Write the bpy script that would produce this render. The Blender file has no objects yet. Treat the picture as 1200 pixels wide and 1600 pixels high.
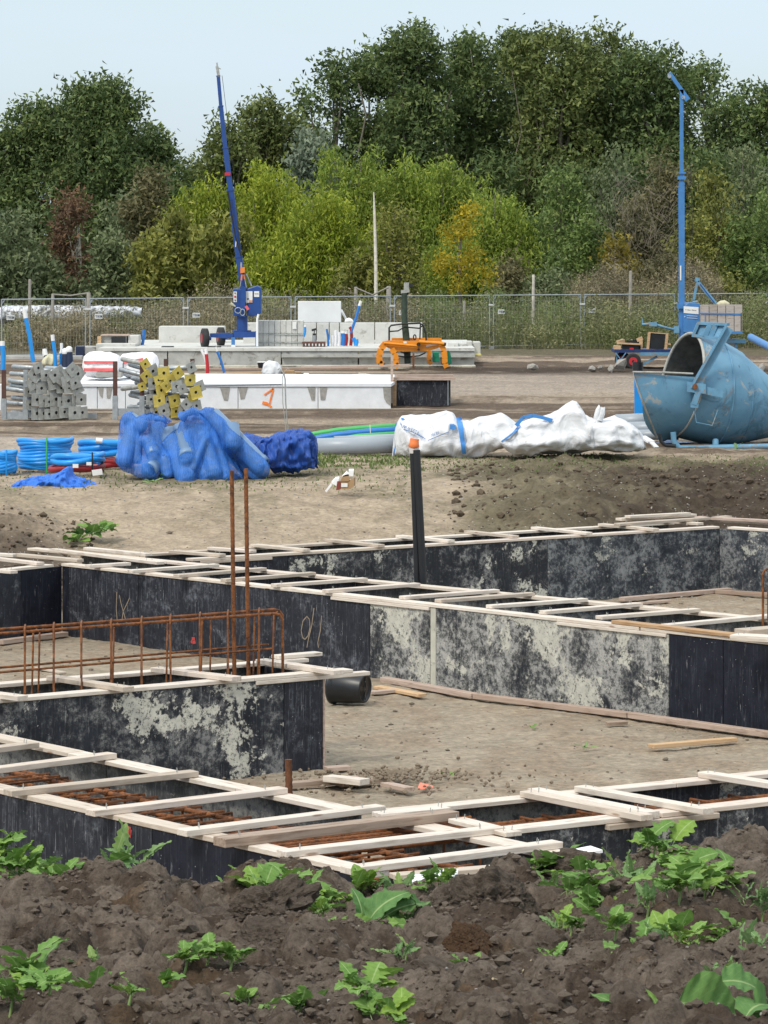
import bpy, math, random
import numpy as np
from mathutils import Vector, Matrix, Euler
sc = bpy.context.scene
COL = sc.collection
rnd = random.Random(7)
NR = np.random.default_rng(11)
# ------------------------------------------------------------------ camera
F = 5500.0; HY = 400.0; CH = 3.5
cam_d = bpy.data.cameras.new("camera"); cam = bpy.data.objects.new("camera", cam_d); COL.objects.link(cam)
cam.location = (0, 0, CH); cam.rotation_euler = (math.radians(90), 0, 0)
cam_d.sensor_fit = 'AUTO'; cam_d.sensor_width = 36; cam_d.lens = F/1600*36
cam_d.shift_y = -0.25; cam_d.clip_start = 0.5; cam_d.clip_end = 5000
sc.camera = cam
# ------------------------------------------------------------------ sky, sun, exposure
SUN_EL = math.radians(48); SUN_AZ = math.radians(215)     # light from behind the camera, to its left
w = bpy.data.worlds.new("World"); sc.world = w; w.use_nodes = True
nt = w.node_tree; nt.nodes.clear()
def N(nt, t, **k):
    n = nt.nodes.new(t)
    for a, b in k.items():
        setattr(n, a, b)
    return n
L = nt.links.new
out = N(nt, 'ShaderNodeOutputWorld'); bg = N(nt, 'ShaderNodeBackground'); bg.inputs[1].default_value = 0.098
sky = N(nt, 'ShaderNodeTexSky'); sky.sky_type = 'NISHITA'; sky.sun_disc = False
sky.sun_elevation = SUN_EL; sky.sun_rotation = SUN_AZ; sky.air_density = 1.0; sky.dust_density = 1.5; sky.ozone_density = 1.0
tc = N(nt, 'ShaderNodeTexCoord'); mp = N(nt, 'ShaderNodeMapping'); mp.inputs['Scale'].default_value = (1.5, 1.5, 9)
L(tc.outputs['Generated'], mp.inputs[0])
no = N(nt, 'ShaderNodeTexNoise'); no.inputs['Scale'].default_value = 2.6; no.inputs['Detail'].default_value = 6; no.inputs['Roughness'].default_value = .55
L(mp.outputs[0], no.inputs[0])
cr = N(nt, 'ShaderNodeValToRGB'); cr.color_ramp.elements[0].position = .3; cr.color_ramp.elements[0].color = (.50,.50,.50,1); cr.color_ramp.elements[1].position = .7; cr.color_ramp.elements[1].color = (.97,.97,.97,1)
L(no.outputs[0], cr.inputs[0])
mx = N(nt, 'ShaderNodeMix', data_type='RGBA'); L(cr.outputs[0], mx.inputs['Factor']); L(sky.outputs[0], mx.inputs['A']); mx.inputs['B'].default_value = (4.6, 5.45, 6.15, 1)
# an overcast sky is brighter overhead than at the horizon
sz = N(nt, 'ShaderNodeSeparateXYZ'); L(tc.outputs['Generated'], sz.inputs[0])
zr_ = N(nt, 'ShaderNodeMapRange'); zr_.inputs['From Min'].default_value = 0; zr_.inputs['From Max'].default_value = 1; zr_.inputs['To Min'].default_value = 1.0; zr_.inputs['To Max'].default_value = 1.9; L(sz.outputs['Z'], zr_.inputs['Value'])
mz = N(nt, 'ShaderNodeMix', data_type='RGBA', blend_type='MULTIPLY'); mz.inputs['Factor'].default_value = 1; L(mx.outputs['Result'], mz.inputs['A']); L(zr_.outputs[0], mz.inputs['B'])
wz = N(nt, 'ShaderNodeMix', data_type='RGBA'); wf = N(nt, 'ShaderNodeMapRange'); wf.inputs['From Min'].default_value = .15; wf.inputs['From Max'].default_value = .8; wf.inputs['To Max'].default_value = .8; L(sz.outputs['Z'], wf.inputs['Value']); L(wf.outputs[0], wz.inputs['Factor'])
L(mz.outputs['Result'], wz.inputs['A']); wz.inputs['B'].default_value = (9.0, 9.2, 9.1, 1)      # whiter cloud overhead
L(wz.outputs['Result'], bg.inputs[0]); L(bg.outputs[0], out.inputs[0])
sd = bpy.data.lights.new("sun", 'SUN'); sd.energy = 1.5; sd.angle = math.radians(10); sd.color = (1, .93, .82)
sun = bpy.data.objects.new("sun", sd); COL.objects.link(sun)
# direction towards the sun (nishita: rotation measured clockwise from +Y)
sdir = Vector((math.sin(SUN_AZ)*math.cos(SUN_EL), math.cos(SUN_AZ)*math.cos(SUN_EL), math.sin(SUN_EL)))
sun.rotation_euler = sdir.to_track_quat('Z', 'Y').to_euler()
sc.view_settings.view_transform = 'Standard'; sc.view_settings.look = 'None'; sc.view_settings.gamma = 1; sc.view_settings.exposure = 0.60
sc.view_settings.use_curve_mapping = False
sc.cycles.max_bounces = 6; sc.cycles.transparent_max_bounces = 12; sc.cycles.diffuse_bounces = 3

# ------------------------------------------------------------------ helpers
def W(px, py, Y):
    "point of the photograph's pixel at depth Y metres"
    return Vector(((px-600)*Y/F, Y, CH-(py-HY)*Y/F))
def G(px, py, z=0.0):
    "point of the pixel on the level z"
    Y = F*(CH-z)/(py-HY); return Vector(((px-600)*Y/F, Y, z))
def on_line(P, Q, px):
    k = (px-600)/F; d = Q-P
    t = (k*P.y-P.x)/(d.x-k*d.y); return P+d*t
def tag(o, label=None, cat=None, group=None, kind=None):
    if label: o['label'] = label
    if cat: o['category'] = cat
    if group: o['group'] = group
    if kind: o['kind'] = kind
    return o
def thing(name, label, cat, loc=(0,0,0), group=None, rz=0):
    o = bpy.data.objects.new(name, None); o.empty_display_size = .2; COL.objects.link(o)
    o.location = loc; o.rotation_euler = (0,0,rz)
    return tag(o, label, cat, group)
class MB:
    def __init__(s): s.v = []; s.f = []; s.sm = []
    def add(s, vs, fs, smooth=False):
        n = len(s.v); s.v.extend([tuple(x) for x in vs]); s.f.extend([tuple(n+i for i in f) for f in fs]); s.sm.extend([smooth]*len(fs)); return s
    def obox(s, c, ax, ay, az, bev=0):
        "box by centre and three half-axis vectors"
        c, ax, ay, az = map(Vector, (c, ax, ay, az))
        vs = [c+sx*ax+sy*ay+sz*az for sz in (-1,1) for sy in (-1,1) for sx in (-1,1)]
        s.add(vs, [(0,2,3,1),(4,5,7,6),(0,1,5,4),(2,6,7,3),(0,4,6,2),(1,3,7,5)]); return s
    def box(s, lo, hi):
        lo, hi = Vector(lo), Vector(hi); h = (hi-lo)/2
        return s.obox((lo+hi)/2, (h.x,0,0), (0,h.y,0), (0,0,h.z))
    def bar(s, a, b, wd, th, up=(0,0,1)):
        "bar from a to b, width wd sideways, thickness th along up"
        a, b, up = Vector(a), Vector(b), Vector(up); d = (b-a); l = d.length
        if l < 1e-6: return s
        d /= l; sd_ = d.cross(up)
        if sd_.length < 1e-4: sd_ = d.cross(Vector((0,1,0)))
        sd_.normalize(); u = sd_.cross(d)
        return s.obox((a+b)/2, d*l/2, sd_*wd/2, u*th/2)
    def tube(s, pts, r, n=8, cap=True, smooth=True):
        pts = [Vector(p) for p in pts]; m = len(pts)
        rs = r if isinstance(r, (list, tuple)) else [r]*m
        rings = []; pu = None; prev = None
        for i, p in enumerate(pts):
            d = (pts[min(i+1,m-1)]-pts[max(i-1,0)])
            if d.length < 1e-9:
                d = next(((pts[j+1]-pts[j]) for j in sorted(range(m-1), key=lambda j: abs(j+.5-i)) if (pts[j+1]-pts[j]).length > 1e-9), Vector((0,0,1))).copy()
            d.normalize()
            if prev is not None and d.dot(prev) < -.2: d = -d      # a step back inside a hollow end keeps its heading
            prev = d.copy()
            if pu is None: pu = d.orthogonal().normalized()
            pu = (pu-d*pu.dot(d))
            if pu.length < 1e-6: pu = d.orthogonal()
            pu.normalize(); q = d.cross(pu)
            rings.append([p+(pu*math.cos(2*math.pi*k/n)+q*math.sin(2*math.pi*k/n))*rs[i] for k in range(n)])
        vs = [v for R in rings for v in R]; fs = []
        for i in range(m-1):
            for k in range(n):
                a = i*n+k; b = i*n+(k+1)%n; fs.append((a,b,b+n,a+n))
        s.add(vs, fs, smooth)
        if cap:
            s.add(rings[0], [tuple(range(n))[::-1]]); s.add(rings[-1], [tuple(range(n))])
        return s
    def prism(s, poly, off):
        "polygon (list of 3d points) extruded by off"
        off = Vector(off); n = len(poly); a = [Vector(p) for p in poly]; b = [p+off for p in a]
        s.add(a+b, [tuple(range(n))[::-1], tuple(range(n,2*n))]+[(i,(i+1)%n,n+(i+1)%n,n+i) for i in range(n)]); return s
    def build(s, name, m=None, parent=None, loc=None, stuff=False):
        me = bpy.data.meshes.new(name); base = Vector((0,0,0)); Mi = None
        if parent is not None:
            Mi = wmat(parent).inverted()
        if loc is not None and parent is None: base = Vector(loc)
        vs = [(Mi@Vector(v)) for v in s.v] if Mi is not None else [Vector(v)-base for v in s.v]
        me.from_pydata(vs, [], s.f); me.polygons.foreach_set('use_smooth', s.sm)
        if m: me.materials.append(m)
        o = bpy.data.objects.new(name, me); COL.objects.link(o)
        if parent is not None: o.parent = parent
        elif loc is not None: o.location = loc
        if stuff: o['kind'] = 'stuff'
        return o
def wmat(o):
    m = Matrix.LocRotScale(o.location, o.rotation_euler, o.scale)
    return wmat(o.parent)@m if o.parent else m
def part(name, parent, m, fn, stuff=False):
    b = MB(); fn(b); return b.build(name, m, parent, stuff=stuff)
def bevel(o, wd=.005, seg=2):
    md = o.modifiers.new('b', 'BEVEL'); md.width = wd; md.segments = seg; md.limit_method = 'ANGLE'; return o
def np_mesh(name, V, Fc, m=None, parent=None, smooth=False, cols=None, loc=None):
    me = bpy.data.meshes.new(name); V = np.asarray(V, dtype=np.float32); Fc = np.asarray(Fc, dtype=np.int32)
    if parent is not None: V = V-np.array(wmat(parent).translation, dtype=np.float32)
    if loc is not None: V = V-np.array(loc, dtype=np.float32)
    k = Fc.shape[1]
    me.vertices.add(len(V)); me.vertices.foreach_set('co', V.ravel())
    me.loops.add(Fc.size); me.loops.foreach_set('vertex_index', Fc.ravel())
    me.polygons.add(len(Fc)); me.polygons.foreach_set('loop_start', np.arange(0, Fc.size, k, dtype=np.int32))
    me.polygons.foreach_set('loop_total', np.full(len(Fc), k, dtype=np.int32))
    me.polygons.foreach_set('use_smooth', np.full(len(Fc), smooth))
    if cols is not None:
        ca = me.color_attributes.new('tint', 'FLOAT_COLOR', 'POINT'); c4 = np.ones((len(V),4), dtype=np.float32); c4[:,:3] = cols
        ca.data.foreach_set('color', c4.ravel())
    me.update(); me.validate()
    if m: me.materials.append(m)
    o = bpy.data.objects.new(name, me); COL.objects.link(o)
    if parent is not None: o.parent = parent
    if loc is not None: o.location = loc
    return o
# numpy noise
def _h(ix, iy, seed):
    a = (ix.astype(np.int64)*374761393+iy.astype(np.int64)*668265263+seed*982451653)&0xffffffff
    a = ((a^(a>>13))*1274126177)&0xffffffff; a ^= a>>16
    return (a&0xffffff)/float(0xffffff)
def vnoise(x, y, seed=0):
    ix, iy = np.floor(x), np.floor(y); fx, fy = x-ix, y-iy
    fx = fx*fx*(3-2*fx); fy = fy*fy*(3-2*fy)
    a, b, c, d = _h(ix,iy,seed), _h(ix+1,iy,seed), _h(ix,iy+1,seed), _h(ix+1,iy+1,seed)
    return (a*(1-fx)+b*fx)*(1-fy)+(c*(1-fx)+d*fx)*fy
def fbm(x, y, seed=0, o=4, g=.5):
    r = 0; a = 1; t = 0
    for i in range(o):
        r = r+a*vnoise(x*2**i+i*17.3, y*2**i+i*9.1, seed+i); t += a; a *= g
    return r/t
def worley(x, y, seed=0):
    "distance to the nearest jittered point, and a random value of that cell"
    ix, iy = np.floor(x), np.floor(y); best = np.full(x.shape, 9.); val = np.zeros(x.shape); sec = np.full(x.shape, 9.)
    for dx in (-1,0,1):
        for dy in (-1,0,1):
            cx, cy = ix+dx, iy+dy
            d = np.hypot(cx+_h(cx,cy,seed)-x, cy+_h(cx,cy,seed+7)-y); h = _h(cx,cy,seed+13)
            m = d < best; sec = np.where(m, best, np.minimum(sec, d)); best = np.where(m, d, best); val = np.where(m, h, val)
    return best, sec, val
def sstep(a, b, x):
    t = np.clip((x-a)/(b-a), 0, 1); return t*t*(3-2*t)

# ------------------------------------------------------------------ materials
MATS = {}
def newmat(name):
    m = bpy.data.materials.new(name); m.use_nodes = True; nt = m.node_tree; nt.nodes.clear()
    o = N(nt, 'ShaderNodeOutputMaterial'); p = N(nt, 'ShaderNodeBsdfPrincipled'); nt.links.new(p.outputs[0], o.inputs[0])
    return m, nt, p, o
def coords(nt, scale=(1,1,1), rand=True, kind='Object'):
    t = N(nt, 'ShaderNodeTexCoord'); v = t.outputs[kind]
    mp = N(nt, 'ShaderNodeMapping'); mp.inputs['Scale'].default_value = scale; nt.links.new(v, mp.inputs[0])
    if rand:
        oi = N(nt, 'ShaderNodeObjectInfo'); mu = N(nt, 'ShaderNodeMath', operation='MULTIPLY'); mu.inputs[1].default_value = 37.0
        nt.links.new(oi.outputs['Random'], mu.inputs[0]); nt.links.new(mu.outputs[0], mp.inputs['Location'])
    return mp.outputs[0]
def noise(nt, vec, scale, detail=5, rough=.6, dist=0):
    n = N(nt, 'ShaderNodeTexNoise'); n.inputs['Scale'].default_value = scale; n.inputs['Detail'].default_value = detail
    n.inputs['Roughness'].default_value = rough; n.inputs['Distortion'].default_value = dist; nt.links.new(vec, n.inputs[0]); return n.outputs[0]
def ramp(nt, fac, stops, interp='LINEAR'):
    r = N(nt, 'ShaderNodeValToRGB'); r.color_ramp.interpolation = interp; e = r.color_ramp.elements
    while len(e) > 1: e.remove(e[-1])
    e[0].position = stops[0][0]; c = stops[0][1]; e[0].color = c if len(c) == 4 else (*c, 1)
    for p, c in stops[1:]:
        q = e.new(p); q.color = c if len(c) == 4 else (*c, 1)
    nt.links.new(fac, r.inputs[0]); return r.outputs[0]
def mix(nt, f, a, b, mode='MIX'):
    m = N(nt, 'ShaderNodeMix', data_type='RGBA', blend_type=mode)
    for k, x in (('Factor', f), ('A', a), ('B', b)):
        if hasattr(x, 'links') or isinstance(x, bpy.types.NodeSocket): nt.links.new(x, m.inputs[k])
        elif k == 'Factor': m.inputs[k].default_value = x
        else: m.inputs[k].default_value = (*x, 1)
    return m.outputs['Result']
def bump(nt, p, h, st=.3, dist=.01):
    b = N(nt, 'ShaderNodeBump'); b.inputs['Strength'].default_value = st; b.inputs['Distance'].default_value = dist
    nt.links.new(h, b.inputs['Height']); nt.links.new(b.outputs[0], p.inputs['Normal'])
def gr(v): return (v, v, v)
def simple(name, c, rough=.6, metal=0, var=.25, scale=4, st=.15, dirt=None, dirt_at=.62, spec=None, bdist=.01):
    if name in MATS: return MATS[name]
    m, nt, p, o = newmat(name); v = coords(nt); n = noise(nt, v, scale, 6, .65)
    a = tuple(x*(1-var) for x in c); b = tuple(min(1, x*(1+var)) for x in c)
    col = ramp(nt, n, [(.3, a), (.7, b)])
    if dirt:
        n2 = noise(nt, v, scale*.7, 8, .7, .6); f = ramp(nt, n2, [(dirt_at-.03, gr(0)), (dirt_at+.05, gr(1))]); col = mix(nt, f, col, dirt)
    nt.links.new(col, p.inputs['Base Color']); p.inputs['Roughness'].default_value = rough; p.inputs['Metallic'].default_value = metal
    if spec is not None: p.inputs['Specular IOR Level'].default_value = spec
    if st: bump(nt, p, noise(nt, v, scale*5 if bdist < .02 else scale*.8, 5, .7 if bdist < .02 else .5, 0 if bdist < .02 else 1.2), st, bdist)
    MATS[name] = m; return m
def wood(name, c, dark, grain=1.0, rough=.8):
    if name in MATS: return MATS[name]
    m, nt, p, o = newmat(name); v = coords(nt, (1.2, 22, 22)); n = noise(nt, v, 2.0*grain, 6, .6, .8)
    v2 = coords(nt, (2.5, 9, 9)); n2 = noise(nt, v2, 2.2, 4, .5)
    oi = N(nt, 'ShaderNodeObjectInfo')
    col = ramp(nt, n, [(.3, dark), (.5, c), (.75, tuple(min(1, x*1.08) for x in c))])
    f = ramp(nt, n2, [(.54, gr(0)), (.72, gr(.6))]); col = mix(nt, f, col, tuple(x*.75 for x in dark))
    g = ramp(nt, oi.outputs['Random'], [(0, (.68,.63,.58)), (.25, (.9,.86,.82)), (.6, (1,1,1)), (1, (.93,.88,.86))]); col = mix(nt, 1.0, col, g, 'MULTIPLY')
    # knots
    v3 = coords(nt, (2.2, 11, 11)); vo = N(nt, 'ShaderNodeTexVoronoi'); vo.inputs['Scale'].default_value = 1.0; nt.links.new(v3, vo.inputs[0])
    kf = ramp(nt, vo.outputs['Distance'], [(.06, gr(.7)), (.12, gr(0))]); col = mix(nt, kf, col, (.2,.1,.05))
    nt.links.new(col, p.inputs['Base Color']); p.inputs['Roughness'].default_value = rough; bump(nt, p, n, .25, .004)
    MATS[name] = m; return m
def panel_mat(name, black, haze, cream, cream_at, haze_at, streak, seed, mott=1.0, edge=False):
    "film-faced plywood: black film, grey cement haze, streaks, cream patches where the film is covered"
    m, nt, p, o = newmat(name)
    t = N(nt, 'ShaderNodeTexCoord'); mp = N(nt, 'ShaderNodeMapping'); mp.inputs['Location'].default_value = (seed*3.7, 0, seed*1.9); nt.links.new(t.outputs['Object'], mp.inputs[0]); v = mp.outputs[0]
    mpS = N(nt, 'ShaderNodeMapping'); mpS.inputs['Scale'].default_value = (16, 1, .9); nt.links.new(v, mpS.inputs[0])
    base = ramp(nt, noise(nt, v, 5, 6, .7), [(.3, black), (.7, tuple(x*2.1+.004 for x in black))])
    nfin = noise(nt, v, 15, 12, .78); nlo = noise(nt, v, 1.9*mott, 10, .68, .3)
    def blend(a, b, f):
        q = N(nt, 'ShaderNodeMix', data_type='FLOAT'); q.inputs['Factor'].default_value = f; nt.links.new(a, q.inputs['A']); nt.links.new(b, q.inputs['B']); return q.outputs['Result']
    nh = blend(nlo, nfin, .52); fh = ramp(nt, nh, [(haze_at-.05, gr(0)), (haze_at, gr(.22)), (haze_at+.03, gr(.65)), (haze_at+.09, gr(1))]); col = mix(nt, fh, base, haze)
    ns = noise(nt, mpS.outputs[0], 2.6, 10, .8); fs = ramp(nt, ns, [(.52, gr(0)), (.60, gr(streak*.6)), (.68, gr(streak))]); fs = mix(nt, 1.0, fs, ramp(nt, noise(nt, v, 1.3, 4, .6), [(.38, gr(.1)), (.62, gr(1))]), 'MULTIPLY'); col = mix(nt, fs, col, tuple(min(1, x*1.5) for x in haze))
    nc = blend(noise(nt, v, 1.4*mott, 12, .66, .3), noise(nt, v, 24, 8, .75), .22); fc = ramp(nt, nc, [(cream_at-.008, gr(0)), (cream_at+.008, gr(1))])
    nc2 = noise(nt, v, 14, 6, .7); hole = ramp(nt, nc2, [(.36, gr(0)), (.42, gr(1))]); fc = mix(nt, 1.0, fc, hole, 'MULTIPLY'); col = mix(nt, fc, col, ramp(nt, noise(nt, v, 9, 6, .7), [(.35, tuple(x*.72 for x in cream)), (.65, cream)]))
    # scratches
    mpX = N(nt, 'ShaderNodeMapping'); mpX.inputs['Scale'].default_value = (30, 1, 3); mpX.inputs['Rotation'].default_value = (0, .9, 0); nt.links.new(v, mpX.inputs[0])
    fx = ramp(nt, noise(nt, mpX.outputs[0], 1.4, 4, .6), [(.63, gr(0)), (.68, gr(.5))]); col = mix(nt, fx, col, (.35,.36,.36))
    col = mix(nt, ramp(nt, noise(nt, v, 32, 10, .8), [(.545, gr(0)), (.58, gr(.75))]), col, tuple(x*1.4+.004 for x in black))
    # white drips / chips
    vo = N(nt, 'ShaderNodeTexVoronoi'); vo.inputs['Scale'].default_value = 26; nt.links.new(v, vo.inputs[0])
    chip = ramp(nt, vo.outputs['Distance'], [(.05, gr(.8)), (.13, gr(0))]); chm = ramp(nt, noise(nt, v, 4.5, 3, .6), [(.52, gr(0)), (.62, gr(1))]); chip = mix(nt, 1.0, chip, chm, 'MULTIPLY'); col = mix(nt, chip, col, (.55,.56,.55))
    nt.links.new(col, p.inputs['Base Color']); p.inputs['Roughness'].default_value = .52; p.inputs['Specular IOR Level'].default_value = .2
    rr = ramp(nt, nh, [(.3, gr(.38)), (.65, gr(.8))]); nt.links.new(rr, p.inputs['Roughness']); bump(nt, p, nc, .3, .004)
    return m
BLK = (.011,.012,.017)
PM = {
 'deep': panel_mat('plywood_deep_black', (.006,.007,.013), (.10,.11,.13), (.5,.48,.4), .86, .70, .35, 1),
 'dark': panel_mat('plywood_streaked_black', BLK, (.13,.14,.16), (.5,.48,.4), .76, .55, .7, 2),
 'speck': panel_mat('plywood_grey_speckled', (.016,.018,.024), (.20,.21,.22), (.5,.48,.4), .78, .58, .35, 3, 2.0),
 'patch': panel_mat('plywood_cream_patched', (.011,.013,.018), (.25,.25,.245), (.64,.62,.54), .54, .525, .3, 4, 1.0),
 'patch2': panel_mat('plywood_mostly_worn', (.012,.014,.018), (.37,.365,.345), (.54,.53,.46), .53, .485, .35, 5, 1.2),
 'mott': panel_mat('plywood_mottled_grey', (.015,.018,.024), (.24,.25,.255), (.46,.46,.41), .61, .505, .2, 6, 1.4),
 'mott2': panel_mat('plywood_mottled_black', (.012,.014,.018), (.29,.29,.285), (.58,.57,.50), .57, .54, .15, 7, 1.4),
 'cream': simple('bare_cream_panel', (.46,.45,.38), .8, 0, .15, 6, .1, dirt=(.08,.08,.08), dirt_at=.6),
 'inner': panel_mat('plywood_inner_stained', (.03,.032,.035), (.22,.22,.21), (.4,.39,.35), .62, .50, .6, 8, 1.3),
}
WD = wood('sawn_spruce', (.66,.60,.53), (.52,.44,.36))
WDO = wood('orange_timber', (.56,.38,.22), (.40,.24,.12))
WDB = wood('weathered_timber', (.36,.28,.22), (.22,.15,.10))
WDP = wood('pinkish_batten', (.46,.36,.30), (.30,.21,.16))
RUST = simple('rusty_steel', (.20,.072,.022), .85, .1, .55, 18, .5, dirt=(.09,.035,.015), dirt_at=.55)
RUSTD = simple('dark_rusty_steel', (.13,.05,.02), .85, .1, .5, 14, .5)
GALV = simple('galvanised_steel', (.36,.39,.41), .45, .55, .2, 12, .1)
GALVD = simple('dull_galvanised', (.36,.37,.35), .55, .25, .28, 9, .2, dirt=(.2,.19,.16), dirt_at=.64)
BLUE = simple('blue_paint_machine', (.014,.060,.24), .35, 0, .15, 5, .05)
BLUEL = simple('light_blue_machine', (.05,.19,.45), .4, 0, .15, 5, .05, dirt=(.1,.15,.25), dirt_at=.68)
BLUEP = simple('blue_plastic_pipe', (.015,.27,.72), .35, 0, .08, 6, 0)
BLUEP2 = simple('mid_blue_pipe', (.02,.16,.50), .35, 0, .08, 6, 0)
REDP = simple('dark_red_pipe', (.28,.015,.02), .4, 0, .1, 6, 0)
GREENP = simple('green_pipe', (.05,.38,.10), .4, 0, .1, 6, 0)
PVC = simple('grey_pvc', (.30,.34,.38), .4, 0, .06, 3, .03)
BLACKP = simple('black_plastic', (.012,.014,.017), .38, 0, .2, 6, .05)
BLACKM = simple('black_steel', (.02,.022,.024), .5, .3, .3, 6, .1)
RUBBER = simple('tyre_rubber', (.022,.022,.024), .8, 0, .3, 10, .2)
ORANGE = simple('orange_machine_paint', (.72,.25,.012), .4, 0, .15, 5, .05, dirt=(.25,.12,.04), dirt_at=.66)
YEL = simple('yellow_plate', (.52,.42,.09), .55, .0, .2, 10, .15, dirt=(.3,.26,.16), dirt_at=.62)
WHITE = simple('white_plastic', (.8,.8,.8), .5, 0, .05, 4, .05)
BAGW = simple('woven_bag', (.66,.67,.69), .7, 0, .05, 3, .9, dirt=(.50,.47,.42), dirt_at=.66, bdist=.09)
CONC = simple('pale_concrete', (.52,.52,.49), .85, 0, .12, 3, .25, dirt=(.33,.32,.29), dirt_at=.60)
CONC2 = simple('grey_concrete', (.36,.36,.345), .9, 0, .2, 3, .3, dirt=(.2,.19,.175), dirt_at=.58)
CONCD = simple('rough_grey_concrete', (.30,.29,.27), .95, 0, .3, 10, .6)
EPS = simple('white_polystyrene', (.68,.70,.73), .85, 0, .08, 5, .2, dirt=(.5,.49,.45), dirt_at=.66)
RED = simple('red_paint', (.5,.02,.03), .5, 0, .1, 5, 0)
SPRAY = simple('orange_spray_paint', (.85,.22,.03), .7, 0, .1, 5, 0)
CHALK = simple('chalk_mark', (.24,.19,.14), .9, 0, .3, 12, 0)
PINK = simple('pink_spray_paint', (.42,.05,.05), .8, 0, .15, 12, 0)
CARD = simple('cardboard', (.36,.23,.12), .85, 0, .15, 8, .1)
CREAM = simple('cream_cloth', (.55,.52,.36), .9, 0, .12, 8, .3)
NAVY = simple('navy_plastic', (.01,.02,.06), .5, 0, .1, 5, 0)
POST = simple('grey_wood_post', (.27,.25,.22), .9, 0, .2, 8, .3)
GREEN = simple('green_sheet', (.01,.28,.16), .5, 0, .15, 8, .1)
PAPER = simple('paper_white', (.72,.72,.70), .8, 0, .05, 5, 0)
INK = simple('dark_ink', (.03,.05,.09), .7, 0, .05, 5, 0)
INKB = simple('blue_ink', (.02,.15,.42), .7, 0, .05, 5, 0)
BARK = simple('bark', (.13,.115,.09), .95, 0, .35, 6, .5)
BARKP = simple('pale_bark', (.42,.39,.33), .9, 0, .3, 5, .4)
# ------------------------------------------------------------------ terrain
PIT = -0.83
def back_line_y(px):      # depth of the pit's far edge by picture column
    return np.interp(px, [-300, 0, 400, 800, 1120, 1500], [41.8, 42.3, 43.3, 45.6, 48.4, 45])
def ground_z(X, Y):
    X = np.asarray(X, float); Y = np.asarray(Y, float)
    px = 600+X*F/np.maximum(Y, 1)
    yb = back_line_y(np.clip(px, -300, 1500))
    d = Y-yb
    wid = np.interp(px, [-300, 100, 700, 850, 1500], [7.5, 10.5, 9.5, 6.5, 5.5])
    bank = PIT+(-PIT)*sstep(.2, 1., d/wid)
    z = np.where(d < 0, PIT, bank)
    # sides of the excavation, outside the frame
    z = z*(1-sstep(9, 13, np.abs(X)-.05*Y))
    # relief
    onbank = sstep(0, 1, d)*(1-sstep(60, 80, Y))
    dark = sstep(650, 860, px)*onbank*(1-sstep(58, 64, Y))+sstep(140, 40, px)*onbank*(1-sstep(49, 53, Y))
    z = z+dark*(.30*(fbm(X*1.3, Y*1.3, 3)-.5)+.20*(fbm(X*6, Y*6, 4)-.5)+.09*(fbm(X*15, Y*15, 44)-.5))
    z = z+onbank*.09*(fbm(X*1.9, Y*1.4, 5)-.5)+onbank*.045*(fbm(X*9, Y*7, 6, 4, .65)-.5)
    z = z+sstep(140, 20, px)*onbank*(1-sstep(46, 51, Y))*.14
    pit = (d < 0)
    z = z+np.where(pit, .06*(fbm(X*1.2, Y*.9, 8)-.5)+.035*(fbm(X*5, Y*4, 9, 4, .65)-.5)+.010*(fbm(X*25, Y*22, 10)-.5), 0)
    # vehicle ruts running across the field, heaps far out
    far = sstep(60, 64, Y)
    rut = vnoise(X*.16+3, Y*1.6, 12)+.6*vnoise(X*.35, Y*3.7, 13)
    z = z+far*(1-sstep(150, 170, Y))*(.13*(rut-.8)+.05*(fbm(X*2.4, Y*4, 15)-.5))*np.where((Y > 80) & (px < 640), .35, 1)
    z = z+far*.22*np.exp(-((Y-115)/3.2)**2)*sstep(690, 780, px)*(fbm(X*.8, Y*.8, 16)-.15)
    return z
def axis_y():
    ys = []; y = 12.0
    while y < 50: ys.append(y); y += .085
    while y < 66: ys.append(y); y += .10
    while y < 140: ys.append(y); y += .3
    while y < 4000: ys.append(y); y *= 1.12
    return np.array(ys)
ys = axis_y()
sx = np.concatenate([-np.geomspace(3, .135, 26)[:-1], np.linspace(-.13, .13, 290), np.geomspace(.135, 3, 26)[1:]])
YY, SS = np.meshgrid(ys, sx, indexing='ij'); XX = SS*YY
ZZ = ground_z(XX, YY)
PX = 600+XX*F/YY
SAND = np.array([.37,.295,.215]); SAND2 = np.array([.43,.345,.255]); PITC = np.array([.36,.302,.228]); DARK = np.array([.048,.035,.026]); MUD = np.array([.13,.095,.070]); MUDL = np.array([.33,.265,.20]); OLIVE = np.array([.165,.145,.085]); TRACK = np.array([.40,.34,.28])
def lerp(a, b, f): return a+(b-a)*f[..., None]
c = np.zeros(XX.shape+(3,)); c[:] = PITC
d_ = YY-back_line_y(np.clip(PX, -300, 1500))
n1 = fbm(XX*.9, YY*.7, 20); n2 = fbm(XX*3, YY*2.5, 21); n3 = fbm(XX*8, YY*7, 22)
c = lerp(c, SAND*.9, sstep(.45, .65, n2))
bankc = lerp(np.broadcast_to(SAND2, c.shape), SAND, sstep(.4, .6, n2))
gm = sstep(.42, .62, n1*.6+n3*.4)*sstep(48, 54, YY)
bankc = lerp(bankc, np.broadcast_to(OLIVE, c.shape), gm*.75)
dk = sstep(700, 850, PX+60*(n1-.5)*4)*sstep(.45, .55, n2*.5+n1*.5+.06)*(1-sstep(57, 61, YY))
bankc = lerp(bankc, OLIVE*.75, sstep(640, 760, PX+200*(n1-.5))*.8*(1-sstep(59, 62, YY)))
bankc = lerp(bankc, DARK*1.5, np.clip(dk*(.45+.55*sstep(900, 1050, PX)), 0, 1)*.8)
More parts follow.
